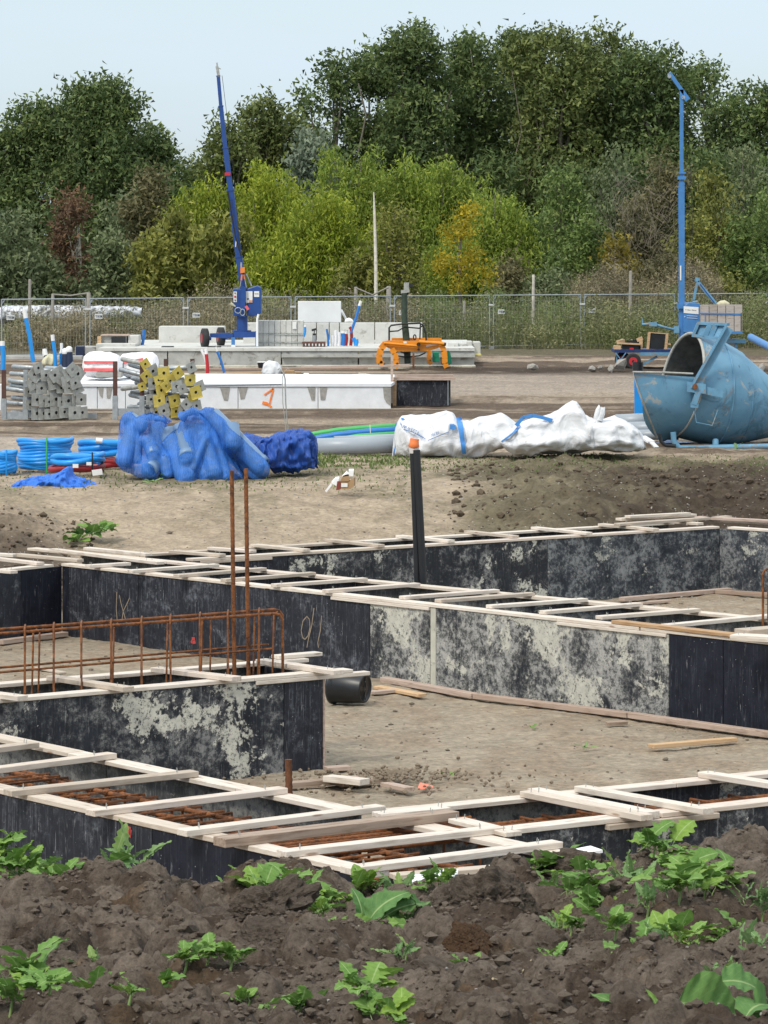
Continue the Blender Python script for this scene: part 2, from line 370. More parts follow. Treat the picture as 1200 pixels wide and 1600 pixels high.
dk2 = sstep(820, 1010, PX+260*(n1-.5))*(1-sstep(55.5, 59, YY+3*(n2-.5)))*(.72+.5*(n3-.5)*2); bankc = lerp(bankc, DARK*1.15, np.clip(dk2, 0, 1))
bankc = lerp(bankc, DARK*1.3, sstep(150, 60, PX+80*(n1-.5))*(1-sstep(47, 51, YY+2*(n2-.5)))*.85)
c = lerp(c, bankc, sstep(0, .4, d_))
tr = sstep(.42, .58, vnoise(XX*.12+3, YY*1.1, 23)*.7+n2*.3)
fieldc = lerp(np.broadcast_to(MUD, c.shape), MUDL, tr)
fieldc = lerp(fieldc, TRACK, sstep(62.5, 63.5, YY)*(1-sstep(67, 69, YY+.02*PX*.06))*sstep(700, 560, PX)*.9)
fieldc = lerp(fieldc, TRACK*.93, sstep(88, 90, YY)*(1-sstep(101, 103, YY))*sstep(600, 720, PX)*.75)
fieldc = lerp(fieldc, DARK*1.1, np.exp(-((YY-106.5)/3.5)**2)*sstep(.3, .6, n1+.25)*sstep(560, 760, PX))
fieldc = lerp(fieldc, DARK*1.6, np.exp(-((YY-72)/2.)**2)*sstep(.35, .55, n2)*sstep(700, 500, PX)*.7)
c = lerp(c, fieldc, sstep(60.5, 62.5, YY+1.5*(n2-.5)))
c = lerp(c, np.array([.12,.105,.065]), sstep(121, 127, YY))
ng, ms = XX.shape
idx = np.arange(ng*ms).reshape(ng, ms)
FQ = np.stack([idx[:-1,:-1], idx[:-1,1:], idx[1:,1:], idx[1:,:-1]], -1).reshape(-1, 4)
def soil_mat(name, st, fine, coarse, contrast=.35, peb=True, wash=(.5,.46,.4)):
    m, nt, p, o = newmat(name); at = N(nt, 'ShaderNodeAttribute'); at.attribute_name = 'tint'
    v = coords(nt, rand=False); a = noise(nt, v, fine, 8, .75); b = noise(nt, v, coarse, 8, .7)
    k = ramp(nt, a, [(.3, gr(1-contrast)), (.7, gr(1+contrast*.6))]); k2 = ramp(nt, b, [(.3, gr(.78)), (.7, gr(1.15))])
    col = mix(nt, 1, at.outputs['Color'], k, 'MULTIPLY'); col = mix(nt, 1, col, k2, 'MULTIPLY')
    if peb:
        vo = N(nt, 'ShaderNodeTexVoronoi'); vo.inputs['Scale'].default_value = 9; nt.links.new(v, vo.inputs[0])
        f = ramp(nt, vo.outputs['Distance'], [(.07, gr(.75)), (.13, gr(0))]); sel = ramp(nt, vo.outputs['Color'], [(.55, gr(0)), (.6, gr(1))])
        f = mix(nt, 1, f, sel, 'MULTIPLY'); col = mix(nt, f, col, wash)
        f2 = ramp(nt, noise(nt, v, 30, 3, .6), [(.66, gr(0)), (.72, gr(.6))]); col = mix(nt, f2, col, (.07,.055,.045))
    nt.links.new(col, p.inputs['Base Color']); p.inputs['Roughness'].default_value = .95; p.inputs['Specular IOR Level'].default_value = .15
    h = mix(nt, .5, a, b); bump(nt, p, h, st, .05); return m
GROUND = soil_mat('site_soil', 1.0, 13, 3.0, .45)
MOUNDM = soil_mat('dark_topsoil', 1.0, 38, 9, .55, False)
g = np_mesh('ground', np.stack([XX, YY, ZZ], -1).reshape(-1, 3), FQ, GROUND, smooth=True, cols=c.reshape(-1, 3)); g['kind'] = 'structure'

# foreground bank of dark topsoil
CRX = [-200, 0, 120, 230, 300, 400, 470, 520, 600, 690, 740, 800, 850, 920, 1000, 1100, 1200, 1400]
CRY = [1352, 1356, 1350, 1364, 1378, 1374, 1366, 1378, 1402, 1392, 1372, 1364, 1372, 1366, 1352, 1340, 1330, 1326]
def mound_base(X, Y):
    px = 600+X*F/np.maximum(Y, 5.)
    cr_ = np.interp(px, CRX, CRY)
    z = 1.54-(Y-9)*.1225
    z = z+(1365-cr_)/F*16*sstep(9, 15.5, Y)
    z = np.minimum(z, 2.05+0*z)
    fall = np.maximum(Y-16.2, 0); z = z-fall*.75*sstep(16.1, 17., Y)
    return z
def clods(X, Y, s, seed, amp, keep=.5):
    wx = X+.35/s*(fbm(X*s*1.5, Y*s*1.5, seed+50)-.5); wy = Y+.35/s*(fbm(X*s*1.5, Y*s*1.5, seed+60)-.5)
    b, sc_, v = worley(wx*s, wy*s, seed)
    e = np.clip((sc_-b)*2.2, 0, 1); return amp*np.where(v > keep, (v-keep)/(1-keep)+.3, 0)*np.sqrt(e)
def mound_z(X, Y):
    X = np.asarray(X, float); Y = np.asarray(Y, float)
    z = mound_base(X, Y)
    z = z+.10*(fbm(X*1.1+5, Y*.9, 30)-.5)
    z = z+clods(X, Y, 2.6, 31, .12, .5)+clods(X, Y, 6., 32, .060, .4)+clods(X, Y, 15., 33, .018, .35)
    z = z+.045*(fbm(X*9, Y*9, 34, 4, .65)-.5)+.034*(fbm(X*28, Y*28, 35, 3, .75)-.5)
    return z-.085
def mound_pt(px, py):
    "first point of the bank seen through the pixel"
    Y = 7.0
    while Y < 17.5:
        z = CH-(py-HY)*Y/F; X = (px-600)*Y/F
        if mound_base(np.array(X), np.array(Y))+.0 > z: return Vector((X, Y, float(mound_z(np.array(X), np.array(Y)))))
        Y += .03
    return Vector(((px-600)*16.2/F, 16.2, float(mound_z(np.array((px-600)*16.2/F), np.array(16.2)))))
my = np.concatenate([np.linspace(-6, 8, 40)[:-1], np.linspace(8, 17.2, 640), np.linspace(17.25, 20.2, 40)])
mx_ = np.concatenate([-np.geomspace(12, 2.05, 30)[:-1], np.linspace(-2., 2., 330), np.geomspace(2.05, 12, 30)[1:]])
MY, MX = np.meshgrid(my, mx_, indexing='ij')
# narrow the dense columns where the view is narrow
MX = np.where(np.abs(MX) < 2.04, MX*np.clip((MY*.125)/2.0, .45, 1.0), MX)
MZ = mound_z(MX, MY)
MZ = np.where(MY > 19, np.minimum(MZ, PIT-.12), MZ)
SOIL = np.array([.120,.088,.066])
cn = fbm(MX*2.2, MY*2.2, 40); cn2 = fbm(MX*12, MY*12, 41); b_, s_, v_ = worley(MX*6., MY*6., 32)
mc = np.zeros(MX.shape+(3,)); mc[:] = SOIL*.85
mc = lerp(mc, np.array([.20,.157,.122]), sstep(.48, .66, cn*.5+cn2*.5))
mc = lerp(mc, np.array([.25,.205,.165]), sstep(.62, .8, v_)*.5)
mc = lerp(mc, np.array([.15,.10,.06]), sstep(.66, .72, fbm(MX*3, MY*3, 43))*.6)
ng, ms = MX.shape; idx = np.arange(ng*ms).reshape(ng, ms)
FQ = np.stack([idx[:-1,:-1], idx[:-1,1:], idx[1:,1:], idx[1:,:-1]], -1).reshape(-1, 4)
g = np_mesh('soil_bank', np.stack([MX, MY, MZ], -1).reshape(-1, 3), FQ, MOUNDM, smooth=True, cols=mc.reshape(-1, 3)); g['kind'] = 'structure'

def lump(seed, amp=.35, n=3):
    "irregular clod or stone: unit mesh"
    import bmesh
    bm = bmesh.new(); bmesh.ops.create_icosphere(bm, subdivisions=n, radius=1)
    r = random.Random(seed); ph = [Vector((r.uniform(-9,9), r.uniform(-9,9), r.uniform(-9,9))) for _ in range(3)]
    from mathutils import noise as mn
    for v in bm.verts:
        p = v.co.copy(); k = 1+amp*mn.noise(p*1.1+ph[0])+amp*.6*mn.noise(p*2.6+ph[1])+amp*.35*mn.noise(p*7+ph[2])
        # flat breaks
        for j in range(3):
            d = Vector((math.cos(j*2.1+seed), math.sin(j*2.1+seed*2), math.sin(seed+j))).normalized(); q = p.dot(d)*k
            if q > .62: k *= .62/q
        if n > 3: k += .08*mn.noise(p*4+ph[0])+.07*mn.noise(p*9+ph[1])+.06*mn.noise(p*19+ph[2])
        v.co = p*k
    me = bpy.data.meshes.new('clod'); bm.to_mesh(me); bm.free()
    return me
def solid_soil(name, c, c2):
    m, nt, p, o = newmat(name); v = coords(nt); a = noise(nt, v, 5, 9, .75); col = ramp(nt, a, [(.3, c), (.7, c2)])
    nt.links.new(col, p.inputs['Base Color']); p.inputs['Roughness'].default_value = .95; p.inputs['Specular IOR Level'].default_value = .15; bump(nt, p, a, .9, .06); return m
CLODM = solid_soil('clod_soil', (.075,.058,.045), (.21,.17,.135)); CLODB = solid_soil('brown_peat', (.09,.05,.028), (.16,.10,.06)); STONEM = solid_soil('pale_stone', (.30,.28,.25), (.45,.43,.40))
CL = [lump(s, .55, 5) for s in range(4)]
for me in CL: me.materials.append(CLODM)
clod_specs = [(775,1424,.19,.16,'big broken dark clod with a deep crack below the white plastic strip','clod'),(700,1440,.16,.11,'dark clod against the left foot of the big cracked clod','clod'),
 (345,1440,.15,.10,'long flat-topped clod left of centre with a pale chip on it','clod'),(425,1452,.16,.10,'pointed clod touching the right end of the long flat-topped clod','clod'),
 (500,1358,.12,.12,'round clod on the crest of the bank under the corner of the formwork','clod'),(565,1368,.08,.06,'small clod on the crest right of the round crest clod','clod'),
 (945,1462,.12,.12,'rounded clod between the green weeds on the right','clod'),(870,1470,.13,.08,'low clod right of the big cracked clod','clod'),(728,1468,.09,.07,'brown peaty lump left below the big cracked clod','peat'),
 (420,1505,.16,.10,'sloping clod in the middle of the bank above the small seedlings','clod'),(905,1352,.22,.12,'broad clod on the crest behind the right weeds','clod'),(60,1460,.13,.10,'pale dry clod at the left side of the bank','clod'),
 (1150,1362,.13,.08,'clod on the crest near the right edge of the photo','clod'),(282,1370,.11,.06,'low clod on the crest near the lone two-leaved plant','clod'),(690,1520,.15,.06,'flat pale clod low on the bank left of the brown patch','clod'),(400,1372,.09,.07,'small clod on the crest left of the round crest clod','clod')]
for i, (px, py, r, h, lb, kd) in enumerate(clod_specs):
    p = mound_pt(px, py); o = bpy.data.objects.new('soil_clod', CL[i % 4].copy() if kd == 'peat' else CL[i % 4]); COL.objects.link(o)
    if kd == 'peat': o.data.materials[0] = CLODB
    o.location = (p.x, p.y, p.z+h*.15); o.scale = (r, r*.9, h); o.rotation_euler = (rnd.uniform(-.2,.2), rnd.uniform(-.2,.2), rnd.uniform(0,6)); tag(o, lb, 'clod', 'large soil clods on the bank')
def scatter(name, me_list, n, fn, mat_, label=None, cat=None):
    "many small lumps as one piece of stuff"
    Vs = []; Fs = []; k = 0
    srcs = []
    for me in me_list:
        v = np.empty(len(me.vertices)*3); me.vertices.foreach_get('co', v); f = np.empty(len(me.polygons)*3, dtype=int); me.polygons.foreach_get('vertices', f); srcs.append((v.reshape(-1,3), f.reshape(-1,3)))
    for i in range(n):
        v, f = srcs[i % len(srcs)]; x, y, z, r, h = fn(i); a = NR.uniform(0, 6.28); ca, sa = math.cos(a), math.sin(a)
        vv = np.stack([(v[:,0]*ca-v[:,1]*sa)*r+x, (v[:,0]*sa+v[:,1]*ca)*r+y, v[:,2]*h+z], -1); Vs.append(vv); Fs.append(f+k); k += len(v)
    o = np_mesh(name, np.concatenate(Vs), np.concatenate(Fs), mat_, smooth=False); tag(o, label, cat, kind='stuff'); return o
SM = [lump(s+20, .4, 1) for s in range(5)]
def f1(i):
    Y = NR.uniform(8.5, 16.4); X = NR.uniform(-.118, .118)*Y; r = min(.045, .004+.005*NR.exponential()); return X, Y, float(mound_z(np.array(X), np.array(Y)))+r*.2, r, r*.7
scatter('soil_crumbs', SM, 15000, f1, CLODM, 'loose dark soil crumbs lying all over the bank', 'soil')
def f2(i):
    Y = NR.uniform(8.5, 16.4); X = NR.uniform(-.118, .118)*Y; r = NR.uniform(.003, .007); return X, Y, float(mound_z(np.array(X), np.array(Y)))+r*.5, r, r*.8
scatter('pale_pebbles', SM, 260, f2, STONEM, 'tiny pale pebbles and shell bits in the dark soil', 'pebbles')
def f3(i):
    Y = NR.uniform(22, 60); X = NR.uniform(-.118, .118)*Y; r = .007+.007*NR.exponential(); return X, Y, float(ground_z(np.array(X), np.array(Y)))+r*.1, r, r*.6
scatter('sand_crumbs', SM, 2300, f3, solid_soil('sand_crumb', (.10,.08,.06), (.30,.25,.20)), 'loose crumbs of earth on the sandy pit floor and bank', 'soil')

def f6(i):
    Y = NR.uniform(42, 60); X = NR.uniform(-.118, .118)*Y; r = NR.uniform(.008, .02); return X, Y, float(ground_z(np.array(X), np.array(Y)))+r*.3, r, r*.7
scatter('shell_bits', SM, 1400, f6, STONEM, 'pale stones and shell bits sprinkled over the bank', 'pebbles')

def f7(i):
    Y = NR.uniform(46.5, 58.5); px = NR.uniform(700, 1290)**1.0 if i % 4 else NR.uniform(-60, 150); X = (px-600)*Y/F
    if i % 4 == 0: Y = NR.uniform(43, 50); X = (px-600)*Y/F
    r = .012+.018*NR.exponential(); r = min(r, .09); return X, Y, float(ground_z(np.array(X), np.array(Y)))+r*.15, r, r*.75
scatter('dark_lumps', SM, 1900, f7, solid_soil('dark_lump_soil', (.055,.040,.028), (.16,.125,.09)), 'dark lumps of earth on the cut bank behind the formwork', 'soil')
# ------------------------------------------------------------------ formwork of the foundation beams
TOPZ = 0.0
def rotbox(name, A, B, wd, z0, z1, m, parent, side=0.0, jit=0.0):
    "board from A to B (ends at its centreline), local X along the board; side shifts it sideways (left of the run is +)"
    A = Vector((A[0], A[1], 0)); B = Vector((B[0], B[1], 0)); d = B-A; l = d.length; d.normalize(); n = Vector((-d.y, d.x, 0))
    c_ = (A+B)/2+n*side; h = (z1-z0)/2; me = bpy.data.meshes.new(name)
    b = MB(); b.box((-l/2, -wd/2, -h), (l/2, wd/2, h)); me.from_pydata(b.v, [], b.f); me.materials.append(m)
    o = bpy.data.objects.new(name, me); COL.objects.link(o)
    loc = Vector((c_.x, c_.y, (z0+z1)/2)); o.rotation_euler = (rnd.uniform(-jit, jit)*.3, rnd.uniform(-jit, jit)*.15, math.atan2(d.y, d.x)+rnd.uniform(-jit, jit)*.3)
    if parent: o.parent = parent; o.location = wmat(parent).inverted()@loc
    else: o.location = loc
    if min(wd, z1-z0) > .015: bevel(o, .003, 1)
    return o
def wallrun(root, P, Q, pxs, mats, inn, ztop=-.034, th=.021, back=False, bottom=PIT-.03, zt_gap=.004):
    "panels along P-Q; pxs: picture columns of the seams; inn: unit vector to the inside"
    pts = [P]+[on_line(P, Q, x) for x in pxs]+[Q]
    d = (Q-P).normalized()
    for i in range(len(pts)-1):
        a = pts[i]+d*zt_gap; b = pts[i+1]-d*zt_gap
        if (b-a).length < .02: continue
        a = a+inn*th/2; b = b+inn*th/2
        o = rotbox('formwork_panel', a, b, th, bottom, ztop, PM[mats[i % len(mats)]], root)
    return pts
def edge_planks(root, P, Q, inn, wd=.145, z0=-.032, z1=0.0, maxl=3.2, over=.012, breaks=None, mat_=None, ext=(0,0)):
    d = (Q-P).normalized(); L_ = (Q-P).length; s = -ext[0]; e = L_+ext[1]
    k = 0
    while s < e-.02:
        l = min(maxl*rnd.uniform(.75, 1.1), e-s)
        if e-(s+l) < .5: l = e-s
        a = P+d*s+inn*(wd/2-over); b = P+d*(s+l-.004)+inn*(wd/2-over)
        rotbox('edge_plank', a, b, wd+rnd.uniform(-.004,.004), z0, z1-rnd.uniform(0,.003), mat_ or WD, root); s += l; k += 1
def cross(root, pxpts, wd=.115, th=.040, z=.0, m=None, jit=.02, name='cross_plank'):
    for q in pxpts:
        (x0,y0,x1,y1) = q[:4]; mm = q[4] if len(q) > 4 else (m or WD); w_ = q[5] if len(q) > 5 else wd; t_ = q[6] if len(q) > 6 else th; zz = q[7] if len(q) > 7 else z
        A = G(x0, y0, zz+t_); B = G(x1, y1, zz+t_); d = (B-A).normalized(); n = Vector((-d.y, d.x, 0))
        if n.y < 0: n = -n
        rotbox(name, A+n*w_/2, B+n*w_/2, w_, zz+.001, zz+t_, mm, root, jit=jit*.3)
        if len(q) <= 4 or q[4] is not None:
            b = MB()
            for t in (.08, .9):
                for s in (-.25, .2):
                    c_ = A+(B-A)*(t+s*.04)+n*w_*(.5+s); b.tube([(c_.x, c_.y, zz+t_-.01), (c_.x+.004, c_.y, zz+t_+.028)], .0028, 5)
            root['_n'] = root.get('_n', 0)+1
            NAILS.setdefault(root.name, (root, MB()))[1].add(b.v, b.f)
NAILS = {}
def base_board(A, B, label, wd=.10, th=.045, m=None):
    o = rotbox('base_batten', A, B, wd, PIT-.01+.03, PIT+th+.03, m or WDP, None); return tag(o, label, 'batten', 'battens along the foot of the formwork')
NDIR = lambda P, Q, sgn=1: Vector((-(Q-P).y, (Q-P).x, 0)).normalized()*sgn

# --- beam C : the short beam on the left in the middle distance
C0, C1 = G(-160, 1106), G(551, 1045)
C0f = C0; C1f = on_line(C0, C1, 505)
nC = NDIR(C0, C1); WC = .98
tC = thing('beam_formwork', 'black plywood formwork box of the left middle beam with rebar cage standing in it', 'formwork', (C0.x, C0.y, PIT), 'timber formwork of the foundation beams')
wallrun(tC, C0, C1f, [444], ['patch', 'dark'], nC)
wallrun(tC, C0+nC*WC, C1f+nC*WC, [200], ['inner', 'inner'], -nC)
rotbox('formwork_panel', C1f+nC*.03, C1f+nC*(WC-.02), .021, PIT-.03, -.034, PM['dark'], tC)
rotbox('corner_batten', C1f+nC*.004+(C1-C0).normalized()*.014, C1f+nC*.03+(C1-C0).normalized()*.014, .022, PIT-.02, -.034, WDP, tC)
edge_planks(tC, C0, C1, nC); 
edge_planks(tC, C0+nC*WC, on_line(C0+nC*WC, C1+nC*WC, 470), -nC)
cross(tC, [(-60,1077,27,1088), (72,1056,192,1074), (235,1043,362,1058), (399,1030,521,1048)], jit=0)
rotbox('edge_plank', on_line(C0, C1, 399)+nC*.03, on_line(C0, C1, 577)+nC*.03, .09, -.066, -.0335, WD, tC)
rotbox('edge_plank', on_line(C0+nC*WC, C1+nC*WC, 430), on_line(C0+nC*WC, C1+nC*WC, 498), .12, .002, .034, WD, tC)
# --- beam D : the near beam
D0, D1 = G(-170, 1194), G(572, 1362)
Db0, Db1 = G(-170, 1111), G(925, 1338)
nD = NDIR(D0, D1)
if nD.y < 0: nD = -nD
tD = thing('beam_formwork', 'nearest long formwork box with white cross planks, its end against the soil bank', 'formwork', (D1.x, D1.y, PIT), 'timber formwork of the foundation beams')
wallrun(tD, D0, D1, [238], ['dark', 'deep'], nD)
Db_a = on_line(Db0, Db1, 560); Db_b = on_line(Db0, Db1, 790)
wallrun(tD, Db0, on_line(Db0, Db1, 566), [170], ['inner', 'inner'], -nD)
wallrun(tD, Db_b, Db1, [], ['inner'], -nD)
edge_planks(tD, D0, D1, nD, maxl=4.2, ext=(0,.05)); edge_planks(tD, Db0, on_line(Db0, Db1, 566), -nD, maxl=2.6)
edge_planks(tD, on_line(Db0, Db1, 625), Db1, -nD, wd=.16, maxl=2.2)
rotbox('end_plank', D1+Vector((.15,-.06,0)), Db1+Vector((-.1,-.1,0)), .10, -.0325, -.002, WD, tD)
rotbox('formwork_panel', D1+Vector((.1,-.04,0)), Db1+Vector((-.1,-.08,0)), .021, PIT-.03, -.034, PM['dark'], tD)
cross(tD, [(-100,1180,62,1160), (-120,1215,183,1177), (18,1236,311,1205), (148,1267,450,1231), (292,1298,603,1259), (447,1331,790,1292), (548,1357,880,1315)], wd=.105)
cross(tD, [(352,1311,718,1268,WDB,.13,.055)], jit=0)
# --- beam E2 : near beam running off to the right
E0, E1 = G(786, 1297), G(1330, 1237); Eb0, Eb1 = G(600, 1263), G(1330, 1190)
nE = NDIR(E0, E1)
if nE.y < 0: nE = -nE
tE = thing('beam_formwork', 'near formwork box running off the right edge behind the green weeds', 'formwork', (E0.x, E0.y, PIT), 'timber formwork of the foundation beams')
wallrun(tE, E0, E1, [985], ['mott2', 'mott2'], nE); wallrun(tE, Eb0, Eb1, [900, 1120], ['inner', 'dark', 'mott'], -nE)
edge_planks(tE, E0, on_line(E0, E1, 1030), nE); edge_planks(tE, on_line(E0, E1, 1033), E1, nE); edge_planks(tE, Eb0, Eb1, -nE, maxl=2.8)
rotbox('edge_plank', on_line(E0, E1, 945)+nE*.0, on_line(E0, E1, 1118)+nE*.0, .09, -.068, -.034, WD, tE)
for q in ((812,1236,1001,1274), (824,1232,1012,1269), (897,1228,1098,1264), (1090,1206,1262,1233)): cross(tE, [q], wd=.10, jit=.01)
cross(tE, [(596,1272,705,1262), (700,1279,790,1301)], wd=.12, jit=0, th=.03)
# --- beam B : long beam across the middle
B0, B1 = G(97, 880), G(1330, 1016)
nB = NDIR(B0, B1)
if nB.y < 0: nB = -nB
Bb0, Bb1 = G(130, 862), G(1330, 977)
tB = thing('beam_formwork', 'long formwork box across the middle with black and worn cream-spotted plywood panels', 'formwork', (B0.x, B0.y, PIT), 'timber formwork of the foundation beams')
wallrun(tB, B0, B1, [107, 216, 578, 672, 681, 1045, 1130], ['deep', 'dark', 'dark', 'patch2', 'cream', 'patch2', 'deep', 'deep'], nB)
wallrun(tB, Bb0, Bb1, [330, 560, 800, 1010], ['inner', 'dark', 'inner', 'mott', 'inner'], -nB)
edge_planks(tB, B0, on_line(B0, B1, 1000), nB); edge_planks(tB, Bb0, Bb1, -nB, ext=(.9, 0))
edge_planks(tB, on_line(B0, B1, 1002), B1, nB, mat_=WD)
for x0, x1 in ((519, 672), (872, 1043)): rotbox('edge_plank', on_line(B0, B1, x0)+nB*.02, on_line(B0, B1, x1)+nB*.02, .09, -.066, -.034, WD, tB)
rotbox('edge_plank', on_line(B0, B1, 956)+nB*.05, B1+nB*.0, .12, .002, .034, WDO, tB)
cross(tB, [(22,865,120,874), (77,857,245,878), (130,855,227,865), (140,883,205,879), (207,891,343,881), (280,898,417,887), (354,905,494,894), (432,913,575,903), (513,922,657,911), (633,932,781,921),
 (689,937,836,926), (769,946,919,935), (853,955,1005,942), (941,963,1095,951), (1044,976,1215,960)], wd=.105, th=.036)
cross(tB, [(1140,992,1290,1000), (1170,985,1290,975)], wd=.2, th=.05, z=.035)
# chalk and spray marks on beam B's face
def face_mark(name, polys, P, Q, m, parent, wpx=2.2, off=.004, inn=None):
    b = MB()
    for pl in polys:
        pts = []
        for (x, y) in pl:
            p = on_line(P, Q, x)-inn*off; z = CH-(y-HY)*p.y/F; pts.append(Vector((p.x, p.y, z)))
        d = (Q-P).normalized()
        for a, c_ in zip(pts[:-1], pts[1:]):
            hw = wpx/2*a.y/F; t = (c_-a).normalized(); sd_ = t.cross(inn).normalized()*hw
            b.add([a-sd_, a+sd_, c_+sd_, c_-sd_], [(0,1,2,3)])
    return b.build(name, m, parent)
face_mark('chalk_mark', [[(183,925),(182,950),(184,975)], [(187,930),(190,945),(195,962),(199,978)], [(203,934),(198,945),(193,955),(191,970)]], B0, B1, CHALK, tB, 1.8, inn=nB)
face_mark('chalk_mark', [[(480,963),(474,970),(471,985),(473,996),(477,999),(482,993),(485,980),(484,968),(480,963)], [(491,950),(488,975),(482,1000),(480,1012)], [(503,962),(501,985),(497,1004),(498,1012)]], B0, B1, CHALK, tB, 2.0, inn=nB)
face_mark('spray_dot', [[(299,1001),(301,1004),(306,1003)], [(300,998),(305,998)]], B0, B1, PINK, tB, 5, inn=nB)
face_mark('spray_dot', [[(196,1298),(206,1303)], [(199,1293),(205,1296),(203,1308)]], D0, D1, PINK, tD, 7, inn=nD)
# --- beam F : left stub joining beam B
F1p = Vector(B0); F0p = B0-Vector((.777,.629,0))*3.0*1
F0p = G(-140, 905); nF = NDIR(F0p, F1p)
if nF.y < 0: nF = -nF
tF = thing('beam_formwork', 'short formwork stub at the left edge meeting the long middle beam', 'formwork', (F0p.x, F0p.y, PIT), 'timber formwork of the foundation beams')
wallrun(tF, F0p, F1p, [33], ['speck', 'deep'], nF); wallrun(tF, F0p+nF*1.0, F1p+nF*1.0, [], ['inner'], -nF)
edge_planks(tF, F0p, F1p-(F1p-F0p).normalized()*.15, nF); edge_planks(tF, F0p+nF, F1p+nF*1.0-(F1p-F0p).normalized()*.1, -nF)
cross(tF, [(-60,885,16,892), (-20,870,57,879), (-60,862,20,866)], wd=.11, th=.036)
# --- beam A : far beam with its return at the right
A0, A1 = G(300, 873), G(1124, 822); nA = NDIR(A0, A1)
if nA.y < 0: nA = -nA
A2 = G(1330, 836)
tA = thing('beam_formwork', 'far formwork box below the sandy bank with mottled grey panels and stacked planks', 'formwork', (A0.x, A0.y, PIT), 'timber formwork of the foundation beams')
wallrun(tA, A0, A1, [450, 856, 1126], ['dark', 'mott2', 'mott'], nA); nA2 = NDIR(A1, A2)
if nA2.y < 0: nA2 = -nA2
wallrun(tA, A1, A2, [], ['mott'], nA2)
wallrun(tA, A0+nA*1.0, A1+nA*1.0, [600, 900], ['inner', 'mott', 'inner'], -nA)
edge_planks(tA, A0, A1, nA); edge_planks(tA, A0+nA*1.0, A1+nA*1.0, -nA); edge_planks(tA, A1+(A2-A1).normalized()*.14, A2, nA2)
rotbox('edge_plank', on_line(A0, A1, 312)+nA*.02, on_line(A0, A1, 424)+nA*.02, .09, -.066, -.034, WD, tA)
cross(tA, [(263,860,343,866), (323,855,391,860), (391,850,474,858), (506,842,590,851), (618,836,700,844), (725,829,800,837), (829,823,915,832), (934,818,1020,826), (1018,811,1090,817)], wd=.11, th=.036)
cross(tA, [(971,810,1089,803,WD,.12,.035,.04), (969,818,1144,806,WD,.12,.035,.04), (985,806,1080,801,WD,.12,.035,.078), (1085,807,1240,815,WDP,.14,.035,.04), (1125,812,1240,818,WD,.12,.035,.0)], jit=0)
# battens at the foot of the walls
def bb(x0, y0, x1, y1, lab, m=None, wd=.1, th=.04):
    return base_board(G(x0, y0, PIT+.04), G(x1, y1, PIT+.04), lab, wd, th, m)
bb(215,990,430,1018,'pinkish batten lying at the foot of the streaked black panels on the left', None)
bb(425,1022,560,1040,'batten at the foot of the long middle beam behind the black bucket')
bb(600,1062,742,1088,'batten at the foot of the long middle beam just right of the black bucket')
bb(744,1088,984,1118,'batten at the foot of the cream-spotted panels of the middle beam')
bb(986,1118,1330,1166,'batten at the foot of the black panel at the right edge')
bb(0,1004,102,991,'batten at the foot of the short formwork stub at the left edge')
bb(971,937,1140,922,'batten at the foot of the far mottled panels'); bb(1120,925,1290,935,'batten at the foot of the far formwork return at the right edge')
bb(452,1228,560,1218,'batten at the foot of the left middle beam beside the rusty stub', WDB)
def loose(x0, y0, x1, y1, lab, m=WDB, wd=.11, th=.035, z=PIT+.02):
    A = G(x0, y0, z+th); B = G(x1, y1, z+th); o = rotbox('loose_plank', A, B, wd, z, z+th, m, None); o.rotation_euler.x += rnd.uniform(-.04,.04); return tag(o, lab, 'plank', 'loose planks lying in the pit')
loose(1017,1163,1148,1152,'orange-brown loose plank on the sand at the lower right of the pit', WDO, .09)
loose(508,1198,545,1196,'short plank end beside the corner of the left middle beam', WDP)
loose(512,1211,570,1217,'thick short plank lying on the others by the corner of the left middle beam', WD, .14, .05, PIT+.06)
loose(530,1222,605,1214,'grey plank under the thick short plank', WDB, .12)
loose(602,1222,640,1230,'short plank end pointing at the red tag', WDP, .1)
loose(580,1080,625,1076,'small loose plank beside the black bucket', WDP, .1, .03); loose(590,1071,660,1084,'second small loose plank right of the black bucket', WDO, .1, .03)
loose(948,1128,978,1126,'tiny plank offcut below the cream-spotted panels', WDB, .08, .03)
loose(1000,941,1045,937,'thin offcut on the gravel in front of the far mottled panels', WDP, .08, .03); loose(60,1042,98,1050,'pale offcut lying on the sand behind the rebar cage', WD, .09, .02)
for rn, (r, b) in NAILS.items(): 
    if r.name != '': b.build('nails', GALVD, r)

# ------------------------------------------------------------------ reinforcement
def bar(b, p, q, r, n=6): b.tube([p, q], r, n)
def rib_bar(name, p, q, r, m, parent):
    "ribbed bar: core and raised rings"
    p = Vector(p); q = Vector(q); l = (q-p).length; k = int(l/.022); pts = []; rs = []
    for i in range(k+1):
        t = i/k; pts.append(p+(q-p)*t); rs.append(r*(1.0 if i % 2 else 1.16))
    b = MB(); b.tube(pts, rs, 8); return b.build(name, m, parent)
